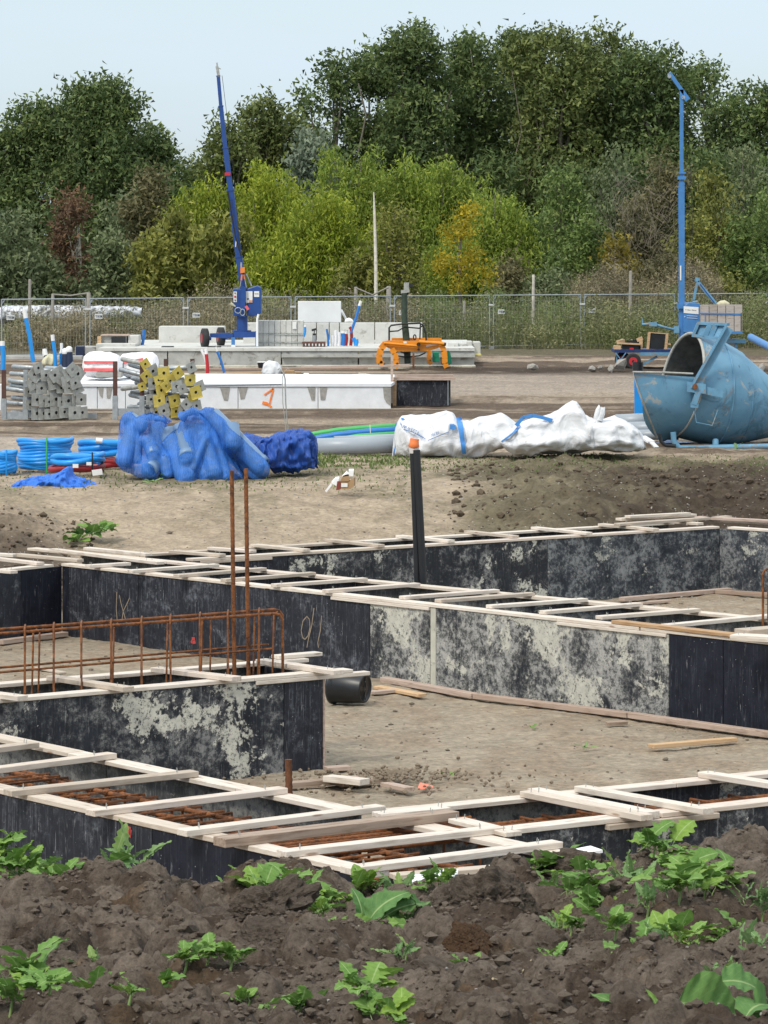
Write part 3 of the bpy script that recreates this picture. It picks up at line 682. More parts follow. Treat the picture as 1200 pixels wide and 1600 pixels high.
# cage standing out of beam C
vC = (C1-C0).normalized(); mC = C0+nC*.42
def cpt(px, off, z):
    p = on_line(C0+nC*off, C1+nC*off, px); return Vector((p.x, p.y, z))
HT = .475
cage = thing('rebar_cage', 'rusty orange rebar cage standing along the left middle beam with bent-down end', 'rebar cage', (cpt(200,.5,0).x, cpt(200,.5,0).y, -.6))
for off, z in ((.34, HT), (.62, HT)):
    e = cpt(440, off, z); part('long_bar', cage, RUST, lambda b: b.tube([cpt(-150, off, z+.0), cpt(428, off, z), cpt(436, off, z-.012), cpt(441, off, z-.05), cpt(443, off, -.5)], .0125, 8))
for off, z in ((.34, .17), (.62, .17)):
    part('long_bar', cage, RUST, lambda b: b.tube([cpt(-150, off, z-.01), cpt(432-(off*20), off, z+.01)], .010, 6))
for i in range(10):
    px = -12+i*46.5+rnd.uniform(-5,5); z = HT+.022
    part('stirrup', cage, RUST, lambda b: b.tube([cpt(px+2, .32, -.5), cpt(px, .32, z-.02), cpt(px, .34, z), cpt(px+1, .62, z), cpt(px+1, .645, z-.03), cpt(px-1, .645, -.5)], .0085, 6))
for px in (52, 62, 178, 262, 316, 330, 398, 405, 428):
    part('hook_bar', cage, RUST, lambda b: b.tube([cpt(px-4, .5, -.5), cpt(px, .5, HT-.03), cpt(px+6, .5, HT-.005)], .0085, 6))
for i, (px, py, off) in enumerate(((362.5, 735, .46), (384.5, 732, .60))):
    p0 = cpt(px+5, off, -.55); z1 = CH-(py-HY)*p0.y/F; p1 = Vector((cpt(px-.5, off, 0).x, p0.y, z1))
    o = rib_bar('starter_bar', p0, p1, .0165, RUST, None); o.data.materials[0] = RUST
    tag(o, ['left one of the two tall rusty ribbed bars rising from the cage', 'right one of the two tall rusty ribbed bars rising from the cage'][i], 'rebar', 'tall starter bars')
p = G(453, 1232, 0); o = rib_bar('starter_bar', (p.x, p.y, -.3), (p.x-.01, p.y, .19), .022, RUSTD, None); tag(o, 'short thick rusty stub sticking up behind the near beam', 'rebar')
# cages lying inside the near beams
def flat_cage(P, Q, inn, offs, zt, label, nst, step, dens=1):
    t = thing('rebar_cage', label, 'rebar cage', ((P.x+Q.x)/2, (P.y+Q.y)/2, -.7), 'rebar cages lying inside the near beams'); d = (Q-P).normalized(); L_ = (Q-P).length
    for k, o_ in enumerate(offs):
        a = P+inn*o_; b_ = Q+inn*o_; jz = rnd.uniform(-.02,.02)
        rib_bar('long_bar', (a.x, a.y, zt+jz), (b_.x, b_.y, zt+jz+rnd.uniform(-.02,.02)), .016, RUST, t)
    s = .2; k = 0
    while s < L_-.1:
        a = P+d*s+inn*(offs[0]-.05); b_ = P+d*(s+rnd.uniform(-.06,.06))+inn*(offs[-1]+.04)
        part('stirrup', t, RUSTD if k % 3 == 0 else RUST, lambda b: b.tube([(a.x, a.y, -.6), (a.x, a.y, zt+.022), (a.x+inn.x*.01, a.y+inn.y*.01, zt+.034), (b_.x, b_.y, zt+.034), (b_.x, b_.y, zt), (b_.x, b_.y, -.6)], .0095, 6)); s += step*rnd.uniform(.75, 1.25); k += 1
    return t
WDn = 1.12
flat_cage(D0+nD*.0, D1-nD*0+ (D1-D0).normalized()*.1, nD, [.22, .34, .46, .60, .74, .88, .97], -.14, 'rusty rebar cage lying inside the nearest long formwork box', 0, .17)
flat_cage(E0, E1, nE, [.26, .40, .55, .70, .84], -.14, 'rusty rebar cage inside the near formwork box on the right', 0, .24)
tb = thing('rebar_bundle', 'bundle of long rusty bars lying crosswise in the end of the nearest formwork box', 'rebar', tuple(G(620,1310,-.1)))
for k in range(7):
    A = G(400+k*9, 1316+k*4, -.09); B = G(735+k*8, 1278+k*4.5, -.09); rib_bar('long_bar', A, B, .015, RUST, tb)
# rebar at the right edge, beam B
t = thing('rebar_hook', 'rusty bent bars standing in the middle beam at the right edge', 'rebar', tuple(G(1192,975,0)))
Pb = G(1192, 980, 0)
part('bent_bar', t, RUST, lambda b: b.tube([(Pb.x, Pb.y, -.5), (Pb.x, Pb.y, .5), (Pb.x+.015, Pb.y, .535), (Pb.x+.05, Pb.y, .55), (Pb.x+.7, Pb.y+.5, .56)], .012, 7))
part('bent_bar', t, RUST, lambda b: b.tube([(Pb.x+.06, Pb.y+.1, -.5), (Pb.x+.06, Pb.y+.1, .38), (Pb.x+.09, Pb.y+.12, .41), (Pb.x+.7, Pb.y+.5, .42)], .010, 7))
# black pipes with an orange cap, standing in beam B
t = thing('service_pipes', 'two black pipes taped together standing in the middle beam with an orange and clear cap', 'pipe', tuple(G(655,915,-.05)))
pb = G(655, 905, 0); Yp = pb.y
part('pipe', t, BLACKP, lambda b: b.tube([W(653,925,Yp), W(651,860,Yp), W(645.5,707,Yp)], .038, 12))
part('pipe', t, BLACKP, lambda b: b.tube([W(662,928,Yp-.05), W(659,860,Yp-.05), W(651,703,Yp-.05)], .040, 12))
CLEAR = simple('clear_cap_plastic', (.62,.60,.58), .3, 0, .05, 4, 0); CAPO = simple('orange_cap', (.85,.22,.06), .4, 0, .05, 4, 0)
part('clear_cap', t, CLEAR, lambda b: b.tube([W(647,708,Yp), W(646.5,698,Yp), W(647,690,Yp)], [.052,.06,.056], 12))
part('orange_cap', t, CAPO, lambda b: b.tube([W(646.5,701,Yp-.02), W(646.5,697,Yp-.02), W(647,692,Yp-.02), W(648,685.5,Yp-.02)], [.035,.064,.05,.05], 12))
# black bucket lying on its side
t = thing('bucket', 'black plastic bucket lying on its side on the sand by the middle beam', 'bucket', tuple(G(552,1100,PIT)))
bc = G(552, 1103, PIT); Yb = bc.y; ra = .165; zc = PIT+ra+.01
cA = Vector((W(524,1065,Yb).x, Yb+.10, zc+.01)); cB = Vector((W(571,1068,Yb).x, Yb-.04, zc-.005)); ax = (cB-cA)
part('bucket_body', t, BLACKP, lambda b: b.tube([cA+ax*.96, cA+ax*.04, cA, cA-ax*.07, cA-ax*.07, cA+ax*.9], [.138,.168,.182,.182,.165,.13], 28, cap=False))
part('bucket_base', t, BLACKP, lambda b: b.tube([cA+ax*.955, cA+ax*1.0, cA+ax*1.0, cA+ax*.985, cA+ax*.985, cA+ax*.995], [.138,.137,.12,.12,.05,.03], 28))
part('base_ribs', t, BLACKP, lambda b: [b.bar(cB+Vector((0,math.cos(a)*.03,math.sin(a)*.03))+ax*.0, cB+Vector((0,math.cos(a)*.11,math.sin(a)*.11)), .008, .012) for a in [k*math.pi/4 for k in range(8)]])
part('handle', t, BLACKM, lambda b: b.tube([cA+Vector((0,.17*math.cos(a),.19*math.sin(a)))-Vector((.02+.06*math.sin(a),0,0)) for a in [math.pi*k/12 for k in range(13)]], .005, 6))
# small litter
def litter(name, px, py, z, m, poly, label, cat, th=.004):
    c_ = G(px, py, z); b = MB(); b.prism([c_+Vector((x, y, .012+zz)) for x, y, zz in poly], (0, 0, th)); return tag(b.build(name, m, loc=c_), label, cat)
litter('tag', 664, 1234, PIT+.01, simple('coral_plastic', (.85,.20,.12), .5, 0, .05, 4, 0), [(-.06,-.04,0),(.05,-.07,0),(.07,.03,.01),(-.04,.09,.03)], 'flat coral red plastic tag on the sand by the near beam', 'tag')
# cone-shaped heap of gravelly soil by the corner of beam C
Gp = G(560, 1232, PIT)
def f4(i):
    a = NR.uniform(0,6.28); r = abs(NR.normal(0,.5)); x = Gp.x+.3+r*math.cos(a)*1.3; y = Gp.y+.35+r*math.sin(a)*.8; rr = NR.uniform(.008,.028); return x, y, PIT+.015+.05*math.exp(-r*r*3)+rr*.3, rr, rr*.8
scatter('soil_lumps', SM, 420, f4, solid_soil('gravelly', (.17,.135,.10), (.34,.27,.20)), 'gravelly soil lumps spilled by the corner of the left middle beam', 'soil')
# ------------------------------------------------------------------ stored material on the field
def text_mesh(s, size):
    cu = bpy.data.curves.new('t', 'FONT'); cu.body = s; cu.size = size; cu.extrude = 0; cu.offset = .006; cu.resolution_u = 2
    o = bpy.data.objects.new('t', cu); COL.objects.link(o); dg = bpy.context.evaluated_depsgraph_get(); me = bpy.data.meshes.new_from_object(o.evaluated_get(dg))
    vs = [v.co.copy() for v in me.vertices]; fs = [tuple(p.vertices) for p in me.polygons]; bpy.data.objects.remove(o); bpy.data.meshes.remove(me); return vs, fs
def lettering(name, s, size, mp_, m, parent):
    vs, fs = text_mesh(s, size); b = MB(); b.add([mp_(v.x, v.y) for v in vs], fs); return b.build(name, m, parent)
def sack(name, parent, m, Y, top, bot, depth, seed, nx=70, nt_=36, wr=.05, exp=.75, wfreq=1.0, loc=None, sharp=2.2, hug=None):
    "soft body: top and bottom outlines in picture columns at depth Y, swollen towards and away from the camera"
    tx, tz = zip(*top); bx, bz = zip(*bot); x0 = max(tx[0], bx[0]); x1 = min(tx[-1], bx[-1]); V = []
    from mathutils import noise as mn
    rs = seed*13.7
    for i in range(nx+1):
        px = x0+(x1-x0)*i/nx; zt = CH-(np.interp(px, tx, tz)-HY)*Y/F; zb = CH-(np.interp(px, bx, bz)-HY)*Y/F; X = (px-600)*Y/F
        e = min(1, min(i, nx-i)/(nx*.13)); D = depth*(.25+.75*math.sin(e*math.pi/2)); h = (zt-zb)
        for j in range(nt_):
            a = 2*math.pi*j/nt_; ca, sa = math.cos(a), math.sin(a)
            zz = (zt+zb)/2+h/2*math.copysign(abs(sa)**exp, sa); yy = -D*math.copysign(abs(ca)**exp, ca)
            if sa < 0: yy *= 1.08
            p = Vector((X*wfreq, yy*wfreq*1.5, zz*wfreq)); q = Vector((rs, 2.1, 3.3))
            wv = 1-abs(mn.noise(p*1.6+q))*sharp; wv += .6*(1-abs(mn.noise(Vector((p.x*3.4+p.z*1.5, p.y*3.4, p.z*1.8-p.x))+q))*sharp)+.28*mn.noise(p*7+q)
            k = wr*(wv-.6)
            if hug:
                # the net clings to what lies inside it
                if ca > 0.02:
                    yb_ = Y+.10-.28*ca; zz2 = zz
                    for (P0, P1, r_) in hug:
                        dx, dz_ = P1.x-P0.x, P1.z-P0.z; tt = max(0, min(1, ((X-P0.x)*dx+(zz-P0.z)*dz_)/(dx*dx+dz_*dz_+1e-9))); d_ = math.hypot(X-P0.x-dx*tt, zz-P0.z-dz_*tt); ya = P0.y+(P1.y-P0.y)*tt; rq = r_*1.05
                        yc_ = ya-math.sqrt(max(0, rq*rq-d_*d_))-.05 if d_ < rq else ya-.05+(d_-rq)*2.6
                        yb_ = min(yb_, yc_)
                    V.append((X+k*.12, yb_-abs(k)*.35, zz+k*.2)); continue
            V.append((X+k*.25, Y+yy+(-k if ca > 0 else k)*abs(ca)**.5-D*.0, zz+k*.35*sa))
    Fc = []
    for i in range(nx):
        for j in range(nt_): Fc.append((i*nt_+j, i*nt_+(j+1)%nt_, (i+1)*nt_+(j+1)%nt_, (i+1)*nt_+j))
    o = np_mesh(name, V, Fc, m, parent, smooth=True, loc=loc); o['_nt'] = nt_
    o.data.update(); return o, np.array(V).reshape(nx+1, nt_, 3), (x0, x1)
def front_y(Vg, x, z):
    "depth of the front skin of a sack at x, z"
    i = int(np.clip(np.argmin(np.abs(Vg[:,0,0]-x)), 0, len(Vg)-1)); col_ = Vg[i]; fr = col_[col_[:,1] < col_[:,1].mean()+.02]
    k = np.argsort(np.abs(fr[:,2]-z))[:2]; return float(fr[k,1].min())

# --- builder's bags (white woven)
YB = 61.5
tb_ = thing('bulk_bag', 'crumpled white bulk bag with blue lettering and a wide blue strap', 'bulk bag', tuple(G(680,716,0)), 'white bulk bags on the field edge')
o, VG, _ = sack('bag_body', tb_, BAGW, YB, [(613,712),(615,690),(620,662),(626,651),(640,648),(655,650),(672,649),(684,644),(697,642),(706,646),(712,655),(722,657),(735,656),(748,652),(765,650),(782,647),(795,655),(805,662),(812,668),(815,680)],
  [(613,714),(640,716),(700,717),(726,719),(738,716),(752,712),(765,705),(775,702),(790,698),(815,684)], .62, 1, nx=120, nt_=56, wr=.085, sharp=2.9)
def bagmap(px0, py0, ang, sc_, Vg=VG, Yd=YB, curve=0):
    def f(x, y):
        xx = x*sc_; yy = y*sc_; yy *= 1.75; px = px0+xx*math.cos(ang)+yy*math.sin(ang); py = py0+xx*math.sin(ang)-yy*math.cos(ang)+curve*xx*xx
        X = (px-600)*Yd/F; Z = CH-(py-HY)*Yd/F; return Vector((X, front_y(Vg, X, Z)-.09, Z))
    return f
lettering('lettering', 'H. van de KIET Bouw', 1, bagmap(624,663,math.radians(17),4.35,curve=.006), INKB, tb_)
lettering('lettering', 'ndel BV', 1, bagmap(673,679,math.radians(-18),4.2), INKB, tb_)
def patch(name, pxs, m, parent, Vg=VG, Yd=YB, off=.03, sub=8):
    (ax, ay), (bx, by), (cx, cy), (dx, dy) = pxs; b = MB(); vs = []
    for i in range(sub+1):
        for j in range(3):
            s, t = i/sub, j/2; x = (ax*(1-s)+dx*s)*(1-t)+(bx*(1-s)+cx*s)*t; y = (ay*(1-s)+dy*s)*(1-t)+(by*(1-s)+cy*s)*t
            X = (x-600)*Yd/F; Z = CH-(y-HY)*Yd/F; vs.append((X, front_y(Vg, X, Z)-off, Z))
    fs = [(i*3+j, i*3+j+1, (i+1)*3+j+1, (i+1)*3+j) for i in range(sub) for j in range(2)]; b.add(vs, fs, True); return b.build(name, m, parent)
STRAP = simple('blue_strap', (.06,.25,.62), .6, 0, .1, 10, .1)
patch('strap', [(712,651),(721,650),(727,706),(721,706)], STRAP, tb_, off=.06, sub=18); patch('printed_emblem', [(702,660),(711,660),(711,668),(702,668)], STRAP, tb_, off=.045)
patch('strap', [(618,660),(620,660),(616,711),(614,711)], STRAP, tb_, off=.03)
patch('printed_line', [(624,666),(643,671),(643,672),(624,667)], INKB, tb_, off=.04); patch('printed_line', [(643,671),(664,682),(664,683),(643,672)], INKB, tb_, off=.04); patch('printed_line', [(668,684),(700,671),(700,672),(668,685)], INKB, tb_, off=.04)
patch('printed_emblem', [(626,652),(630,652),(633,655),(628,655)], STRAP, tb_, off=.04)
tb2 = thing('bulk_bag', 'large crumpled white bulk bag with a loose white loop, nearest the blue hopper', 'bulk bag', tuple(G(890,704,0)), 'white bulk bags on the field edge')
o, VG2, _ = sack('bag_body', tb2, BAGW, 60.8, [(781,690),(784,684),(800,670),(812,661),(826,656),(842,653),(858,648),(872,642),(884,633),(893,629),(901,630),(908,641),(914,651),(924,655),(932,655),(945,654),(958,652),(970,656),(985,665),(997,673),(1005,684),(1009,700)],
  [(781,692),(790,702),(805,710),(830,709),(855,706),(880,708),(905,706),(925,701),(950,703),(975,704),(1000,702),(1009,702)], .75, 5, nx=120, nt_=56, wr=.10, sharp=2.9)
part('lifting_loop', tb2, BAGW, lambda b: b.tube([W(x,y,60.3) for x,y in ((931,660),(933,650),(935,641),(938,635.5),(941,637),(940.5,645),(936,657))], [.06,.06,.055,.05,.055,.06,.07], 7))
patch('strap', [(782,688),(783,690),(812,664),(811,661)], STRAP, tb2, VG2, 60.8, .05); part('strap', tb2, STRAP, lambda b: [b.bar(W(x0,y0,60.2), W(x1,y1,60.2), .03, .06) for (x0,y0,x1,y1) in ((806,665,818,652),(818,652,832,649.5),(832,649.5,846,652),(846,652,863,657))])
patch('seam', [(918,660),(920.5,660),(924,700),(921,700)], simple('bag_seam', (.55,.56,.58), .8, 0, .05, 5, 0), tb2, VG2, 60.8, .03, 14)
part('bag_flap', tb2, BAGW, lambda b: [b.bar(W(1003,682,60.6), W(1018,691,60.4), .16, .03), b.bar(W(1018,691,60.4), W(1026,699,60.3), .10, .02)])

# --- PVC, green and blue pipes between the sacks and the bag
def pipe(px, name, label, cat, r, m, pts, group=None, n=14, hollow=True):
    V = [W(x, y, Yd) for x, y, Yd in pts]; b = MB()
    if hollow:
        d0 = (V[1]-V[0]).normalized(); d1 = (V[-1]-V[-2]).normalized(); rr = [r*.86]+[r*.86]+[r]*len(V)+[r*.86, r*.86]
        b.tube([V[0]+d0*.3, V[0]]+V+[V[-1], V[-1]-d1*.3], rr, n, cap=False)
        c_ = MB()
    else: b.tube(V, r, n)
    o = b.build(name, m, loc=V[0]); return tag(o, label, cat, group)
pipe(0,'drain_pipe','thick grey plastic pipe lying between the dark blue sack and the white bags','pipe',.15,PVC,[(484,698,61.8),(560,697,61.9),(640,694,62.1)],'grey pipes')
pipe(0,'drain_pipe','thinner grey pipe on top of the thick grey pipe, open end to the left','pipe',.075,PVC,[(522,688,62.4),(600,685,62.5),(640,683.5,62.5)],'grey pipes')
pipe(0,'cable_duct','green duct curving behind the grey pipes, topmost','duct',.05,GREENP,[(470,682,64.5),(492,678,64.5),(530,672,64.5),(580,668,64.5),(640,665,64.5)],'curved ducts')
pipe(0,'cable_duct','blue duct curving between the two green ones','duct',.06,BLUEP2,[(470,692,63.8),(495,685,63.8),(530,679,63.8),(580,674,63.8),(640,670,63.8)],'curved ducts')
pipe(0,'cable_duct','lower green duct just above the grey pipes','duct',.05,GREENP,[(488,690,63.2),(530,687,63.2),(560,682,63.2),(640,677,63.2)],'curved ducts')
for px in (578,): tag(MB().bar(W(px,664,63.6), W(px+1,681,63.4), .02, .01, (1,0,0)).build('tie', CREAM, loc=W(px,670,63.6)), 'pale tie round the coloured ducts', 'tie')
for i, (a, b_, r) in enumerate((((962,659,65.9),(1050,656,66.3),.14), ((978,670,65.5),(1060,669,65.5),.13), ((988,680,65.2),(1060,679,65.2),.10))):
    pipe(0,'drain_pipe',['grey pipe behind the hopper scoop, topmost of three','grey pipe behind the hopper scoop, middle of three','grey pipe behind the hopper scoop, lowest of three'][i],'pipe',r,PVC,[a,((a[0]+b_[0])/2,(a[1]+b_[1])/2-.5,a[2]),b_],'grey pipes')

PVCL = simple('net_tinted_pvc', (.15,.25,.40), .4, 0, .06, 3, .03)  # grey pipe colour with the blue cast of the net put into it
# --- blue net sacks full of pipe pieces
def net_mat(name, c, a):
    m, nt, p, o = newmat(name); v = coords(nt); n = noise(nt, v, 3.5, 6, .65, .8)
    mpw = N(nt, 'ShaderNodeTexWave'); mpw.inputs['Scale'].default_value = 9; mpw.inputs['Distortion'].default_value = 9; mpw.inputs['Detail'].default_value = 3; nt.links.new(v, mpw.inputs[0])
    p.inputs['Base Color'].default_value = (*c, 1); p.inputs['Roughness'].default_value = .6
    f = ramp(nt, n, [(.3, gr(max(0,a-.16))), (.68, gr(min(1,a+.34)))]); f2 = ramp(nt, mpw.outputs[0], [(.2, gr(-0.0)), (1, gr(.16))]); f = mix(nt, 1, f, f2, 'ADD')
    nt.links.new(f, p.inputs['Alpha']); return m
NET = net_mat('blue_net', (.035,.18,.60), .44); NETD = net_mat('dark_blue_net', (.012,.075,.36), .78); NETF = net_mat('flat_blue_net', (.02,.16,.66), .82)
def pipes_in(specs, group, labelf):
    for i, (x0,y0,y_0,x1,y1,y_1,r) in enumerate(specs):
        y_0 -= .1; y_1 -= .05
        A = W(x0,y0,y_0); B = W(x1,y1,y_1); d = (B-A).normalized(); b = MB(); b.tube([B-d*.25, B-d*.002, B, B, B-d*.10, B-d*.101, A, A, A+d*.3], [r*.86, r*.86, r*.9, r*1.06, r*1.06, r, r, r*.86, r*.86], 14, cap=False)
        tag(b.build('pipe_piece', PVCL, loc=A), labelf[i], 'pipe', group)
YN = 55.5
t = thing('net_sack', 'left blue net sack tied at the top over grey pipe ends', 'sack', tuple(G(235,745,0)), 'blue net sacks of pipe pieces')
sack('net', t, NET, YN, [(186,672),(189,652),(194,646),(205,644),(214,652),(222,648),(235,645),(246,650),(258,654),(256,662),(262,672),(270,690),(276,712),(277,738)],
  [(186,720),(196,735),(212,742),(226,744),(240,746),(252,749),(266,744),(277,741)], .5, 11, wr=.05, wfreq=1.6, nx=110, nt_=72, hug=[(W(q[0],q[1],q[2]-.1), W(q[3],q[4],q[5]-.05), q[6]) for q in [(203,655,55.6,222,668,55.4,.12), (208,672,55.5,192,722,55.1,.13), (214,690,55.4,211,722,55.25,.10), (244,668,55.7,246,720,55.4,.12), (232,690,55.4,240,712,55.1,.11), (246,722,55.2,232,735,54.9,.13), (258,720,55.2,262,738,55.1,.12)]])
part('knot', t, NET, lambda b: b.tube([W(244,654,YN-.3), W(252,655,YN-.35), W(258,657,YN-.3), W(261,653,YN-.3)], [.05,.035,.06,.10], 10))
pipes_in([(203,655,55.6,222,668,55.4,.12), (208,672,55.5,192,722,55.1,.13), (214,690,55.4,211,722,55.25,.10), (244,668,55.7,246,720,55.4,.12), (232,690,55.4,240,712,55.1,.11), (246,722,55.2,232,735,54.9,.13), (258,720,55.2,262,738,55.1,.12)],
  'pipe pieces in the left net sack', ['stubby pipe end pushing up the net at the sack\'s upper left','long pipe slanting down the left side of the left net sack','pipe end at the lower left of the left net sack','upright pipe in the middle of the left net sack','short pipe with open end in the middle of the left net sack','pipe piece lying at the bottom of the left net sack','pipe end at the lower right of the left net sack'])
t = thing('net_sack', 'middle blue net sack bunched at the top, full of long slanting grey pipes', 'sack', tuple(G(330,755,0)), 'blue net sacks of pipe pieces')
sack('net', t, NET, YN-.1, [(254,690),(262,680),(278,668),(284,652),(290,645),(302,641),(312,645),(322,655),(338,672),(350,690),(362,712),(380,740)],
  [(254,692),(262,712),(270,735),(280,752),(296,756),(312,753),(330,754),(350,752),(366,751),(380,752)], .55, 17, wr=.05, wfreq=1.6, nx=110, nt_=72, hug=[(W(q[0],q[1],q[2]-.1), W(q[3],q[4],q[5]-.05), q[6]) for q in [(262,676,55.6,290,746,54.9,.15), (282,670,55.6,293,716,55.0,.14), (296,668,55.6,315,742,55.1,.12), (318,690,55.2,300,734,54.9,.05), (312,668,55.6,334,740,55.0,.13), (334,690,55.6,350,744,55.1,.12), (306,690,55.5,322,745,55.0,.10)]])
part('knot', t, NET, lambda b: b.tube([W(284,652,YN-.3), W(292,646,YN-.35), W(302,642,YN-.3), W(312,646,YN-.3)], [.09,.05,.07,.05], 10))
pipes_in([(262,676,55.6,290,746,54.9,.15), (282,670,55.6,293,716,55.0,.14), (296,668,55.6,315,742,55.1,.12), (318,690,55.2,300,734,54.9,.05), (312,668,55.6,334,740,55.0,.13), (334,690,55.6,350,744,55.1,.12), (306,690,55.5,322,745,55.0,.10)],
  'pipe pieces in the middle net sack', ['leftmost long pipe of the middle net sack','short wide pipe left of the centre in the middle net sack','long pipe in the centre of the middle net sack','thin pipe crossing in front of the others in the middle net sack','long pipe right of the centre in the middle net sack','rightmost pipe of the middle net sack','pipe low at the back of the middle net sack'])
t = thing('net_sack', 'blue net sack stretched over thick pipes slanting down to the right', 'sack', tuple(G(390,745,0)), 'blue net sacks of pipe pieces')
sack('net', t, NET, YN+.1, [(312,642),(320,637),(332,638),(350,654),(366,670),(380,682),(392,694),(405,706),(416,716),(423,728)],
  [(312,646),(322,662),(335,690),(350,712),(366,730),(378,744),(395,748),(412,748),(420,742),(423,732)], .42, 23, wr=.04, wfreq=1.6, nx=110, nt_=72, hug=[(W(q[0],q[1],q[2]-.1), W(q[3],q[4],q[5]-.05), q[6]) for q in [(330,650,55.7,409,729,55.3,.16), (362,664,55.4,364,693,55.2,.12), (352,700,55.9,402,738,55.4,.14), (340,660,55.6,376,700,55.3,.07)]])
pipes_in([(330,650,55.7,409,729,55.3,.16), (362,664,55.4,364,693,55.2,.12), (352,700,55.9,402,738,55.4,.14), (340,660,55.6,376,700,55.3,.07)], 'pipe pieces in the slanting net sack', ['thickest pipe running the length of the slanting net sack','short upright pipe with open end on the slanting net sack','pipe under the thickest one in the slanting net sack','thin pipe at the upper left of the slanting net sack'])
t = thing('net_sack', 'dark blue densely folded net sack right of the pipe-filled ones', 'sack', tuple(G(455,738,0)), 'blue net sacks of pipe pieces')
sack('net', t, NETD, YN+.6, [(402,690),(410,682),(420,684),(430,678),(442,676),(456,673),(470,672),(483,675),(492,684),(495,702),(496,725)], [(402,692),(408,708),(418,725),(426,736),(440,737),(460,737),(478,733),(496,728)], .6, 31, wr=.11, wfreq=2.4, nx=80, nt_=50, sharp=2.8)
part('folded_sheet', t, PVC, lambda b: [b.tube([W(424,700,YN+.6), W(450,692,YN+.7), W(480,690,YN+.7)], .16, 10), b.tube([W(430,720,YN+.6), W(470,714,YN+.6)], .15, 10)])
t = thing('net_sack', 'low grey-blue net sack lying behind the dark blue one', 'sack', tuple(G(395,700,0)), 'blue net sacks of pipe pieces')
sack('net', t, NETD, YN+2.4, [(372,690),(382,677),(396,680),(410,686),(424,690),(430,700)], [(372,698),(390,708),(410,712),(430,706)], .4, 37, wr=.06, wfreq=2, nx=40)
t = thing('empty_net', 'empty bright blue net lying flat on the bank in front of the pipe coils', 'net', tuple(G(95,770,0)))
sack('net', t, NETF, 54.0, [(12,765),(22,756),(35,750),(52,746),(72,744),(88,741),(100,733),(107,730),(110,738),(112,745),(128,750),(140,757),(155,760),(170,764),(183,768)], [(12,766),(24,768),(38,772),(46,773),(60,777),(80,778),(96,775),(118,776),(140,771),(160,773),(175,772),(183,769)], .7, 41, wr=.085, wfreq=2.6, nx=90, nt_=50, sharp=2.8)

# --- coils of pipe
def coil(px0, px1, ytop, ybot, Yd, r, turns, specs, label, ties=()):
    cx = (px0+px1)/2; R = (px1-px0)/2*Yd/F-r; base = W(cx, ybot, Yd); t = thing('pipe_coil', label, 'pipe coil', (base.x, Yd+R, CH-(ybot-HY)*Yd/F), 'coils of pipe')
    zb = CH-(ybot-HY)*Yd/F+r; zt = CH-(ytop-HY)*Yd/F-r
    for (f0, f1, m) in specs:
        n = max(1, int(round(turns*(f1-f0)))); pts = []
        for k in range(n*26+1):
            a = 2*math.pi*k/26; tt = k/(n*26); z = zb+(zt-zb)*(f0+(f1-f0)*tt); rr = R*(1+.035*math.sin(a*1.7+k*.13+f0*9)+.05*math.sin(tt*9+px0))
            pts.append((base.x+rr*math.cos(a), Yd+R+rr*.9*math.sin(a), z+.02*math.sin(a*2+tt*7)))
        part('pipe', t, m, lambda b: b.tube(pts, r, 9))
    for px, m in ties:
        Xt = (px-600)*Yd/F; part('tie', t, m, lambda b: b.tube([(Xt, Yd-.02+abs(Xt-base.x)**2*.6, zt+r+.01), (Xt+.005, Yd-.07+abs(Xt-base.x)**2*.6, (zt+zb)/2), (Xt, Yd-.02+abs(Xt-base.x)**2*.6, zb-r-.01)], .014, 5))
    return t
coil(-32,24,704,742,56.3,.036,9,[(0,1,BLUEP)],'blue pipe coil cut by the left edge of the photo',[(10,BLUEP)])
coil(24,110,685,738,56.8,.038,10,[(0,1,BLUEP)],'tall untidy blue pipe coil, second from the left edge',[(73,GREENP)])
coil(118,206,685,736,57.6,.055,6,[(0,.28,REDP),(.42,1,BLUEP)],'blue pipe coil standing on dark red pipe, beside the net sacks')
tc_ = coil(73,161,708,743,55.6,.048,4,[(0,.30,REDP),(.46,1,BLUEP)],'front coil with light blue pipe above dark red pipe and white labels',[(144,BLACKP)])
part('paper_label', tc_, PAPER, lambda b: [b.obox(W(118,728,55.5), (.045,0,.0), (0,.01,0), (0,0,.03)), b.obox(W(139,724.5,55.5), (.04,0,0), (0,.01,0), (0,0,.025)), b.obox(W(152,738,55.4), (.08,0,.01), (0,.01,0), (-.008,0,.045))])
tag(part('duct_coil_end', None, WHITE, lambda b: b.tube([W(160,689,57.5), W(150,688,57.5)], .045, 8)), 'white sleeve on the end of the blue coil', 'sleeve')
# crumpled box on the bank
t = thing('cardboard_box', 'torn brown cardboard box with white packaging spilling out, on the sandy bank', 'box', tuple(G(538,765,0)))
Yc = 52.3; dz = lambda y: CH-(y-HY)*Yc/F; X_ = lambda x: (x-600)*Yc/F
part('box_front', t, CARD, lambda b: b.prism([W(527,764,Yc), W(545,765,Yc), W(545,751,Yc), (X_(544),Yc+.02,dz(752)), W(527,752,Yc)], (0,.02,0)))
part('box_side', t, CARD, lambda b: b.prism([W(545,765,Yc), W(553,760,Yc), W(553,747,Yc), W(545,751,Yc)], (.02,.25,0)))
part('box_flap', t, CARD, lambda b: b.prism([W(532,752,Yc), W(547,752,Yc), W(544,741,Yc), W(536,743,Yc)], (0,.03,.0)))
part('brown_tape', t, simple('brown_tape', (.20,.04,.03), .4, 0, .1, 4, 0), lambda b: b.prism([W(525,766,Yc-.01), W(532,765,Yc-.01), W(532,752,Yc-.01), W(527,752,Yc-.01)], (0,.01,0)))
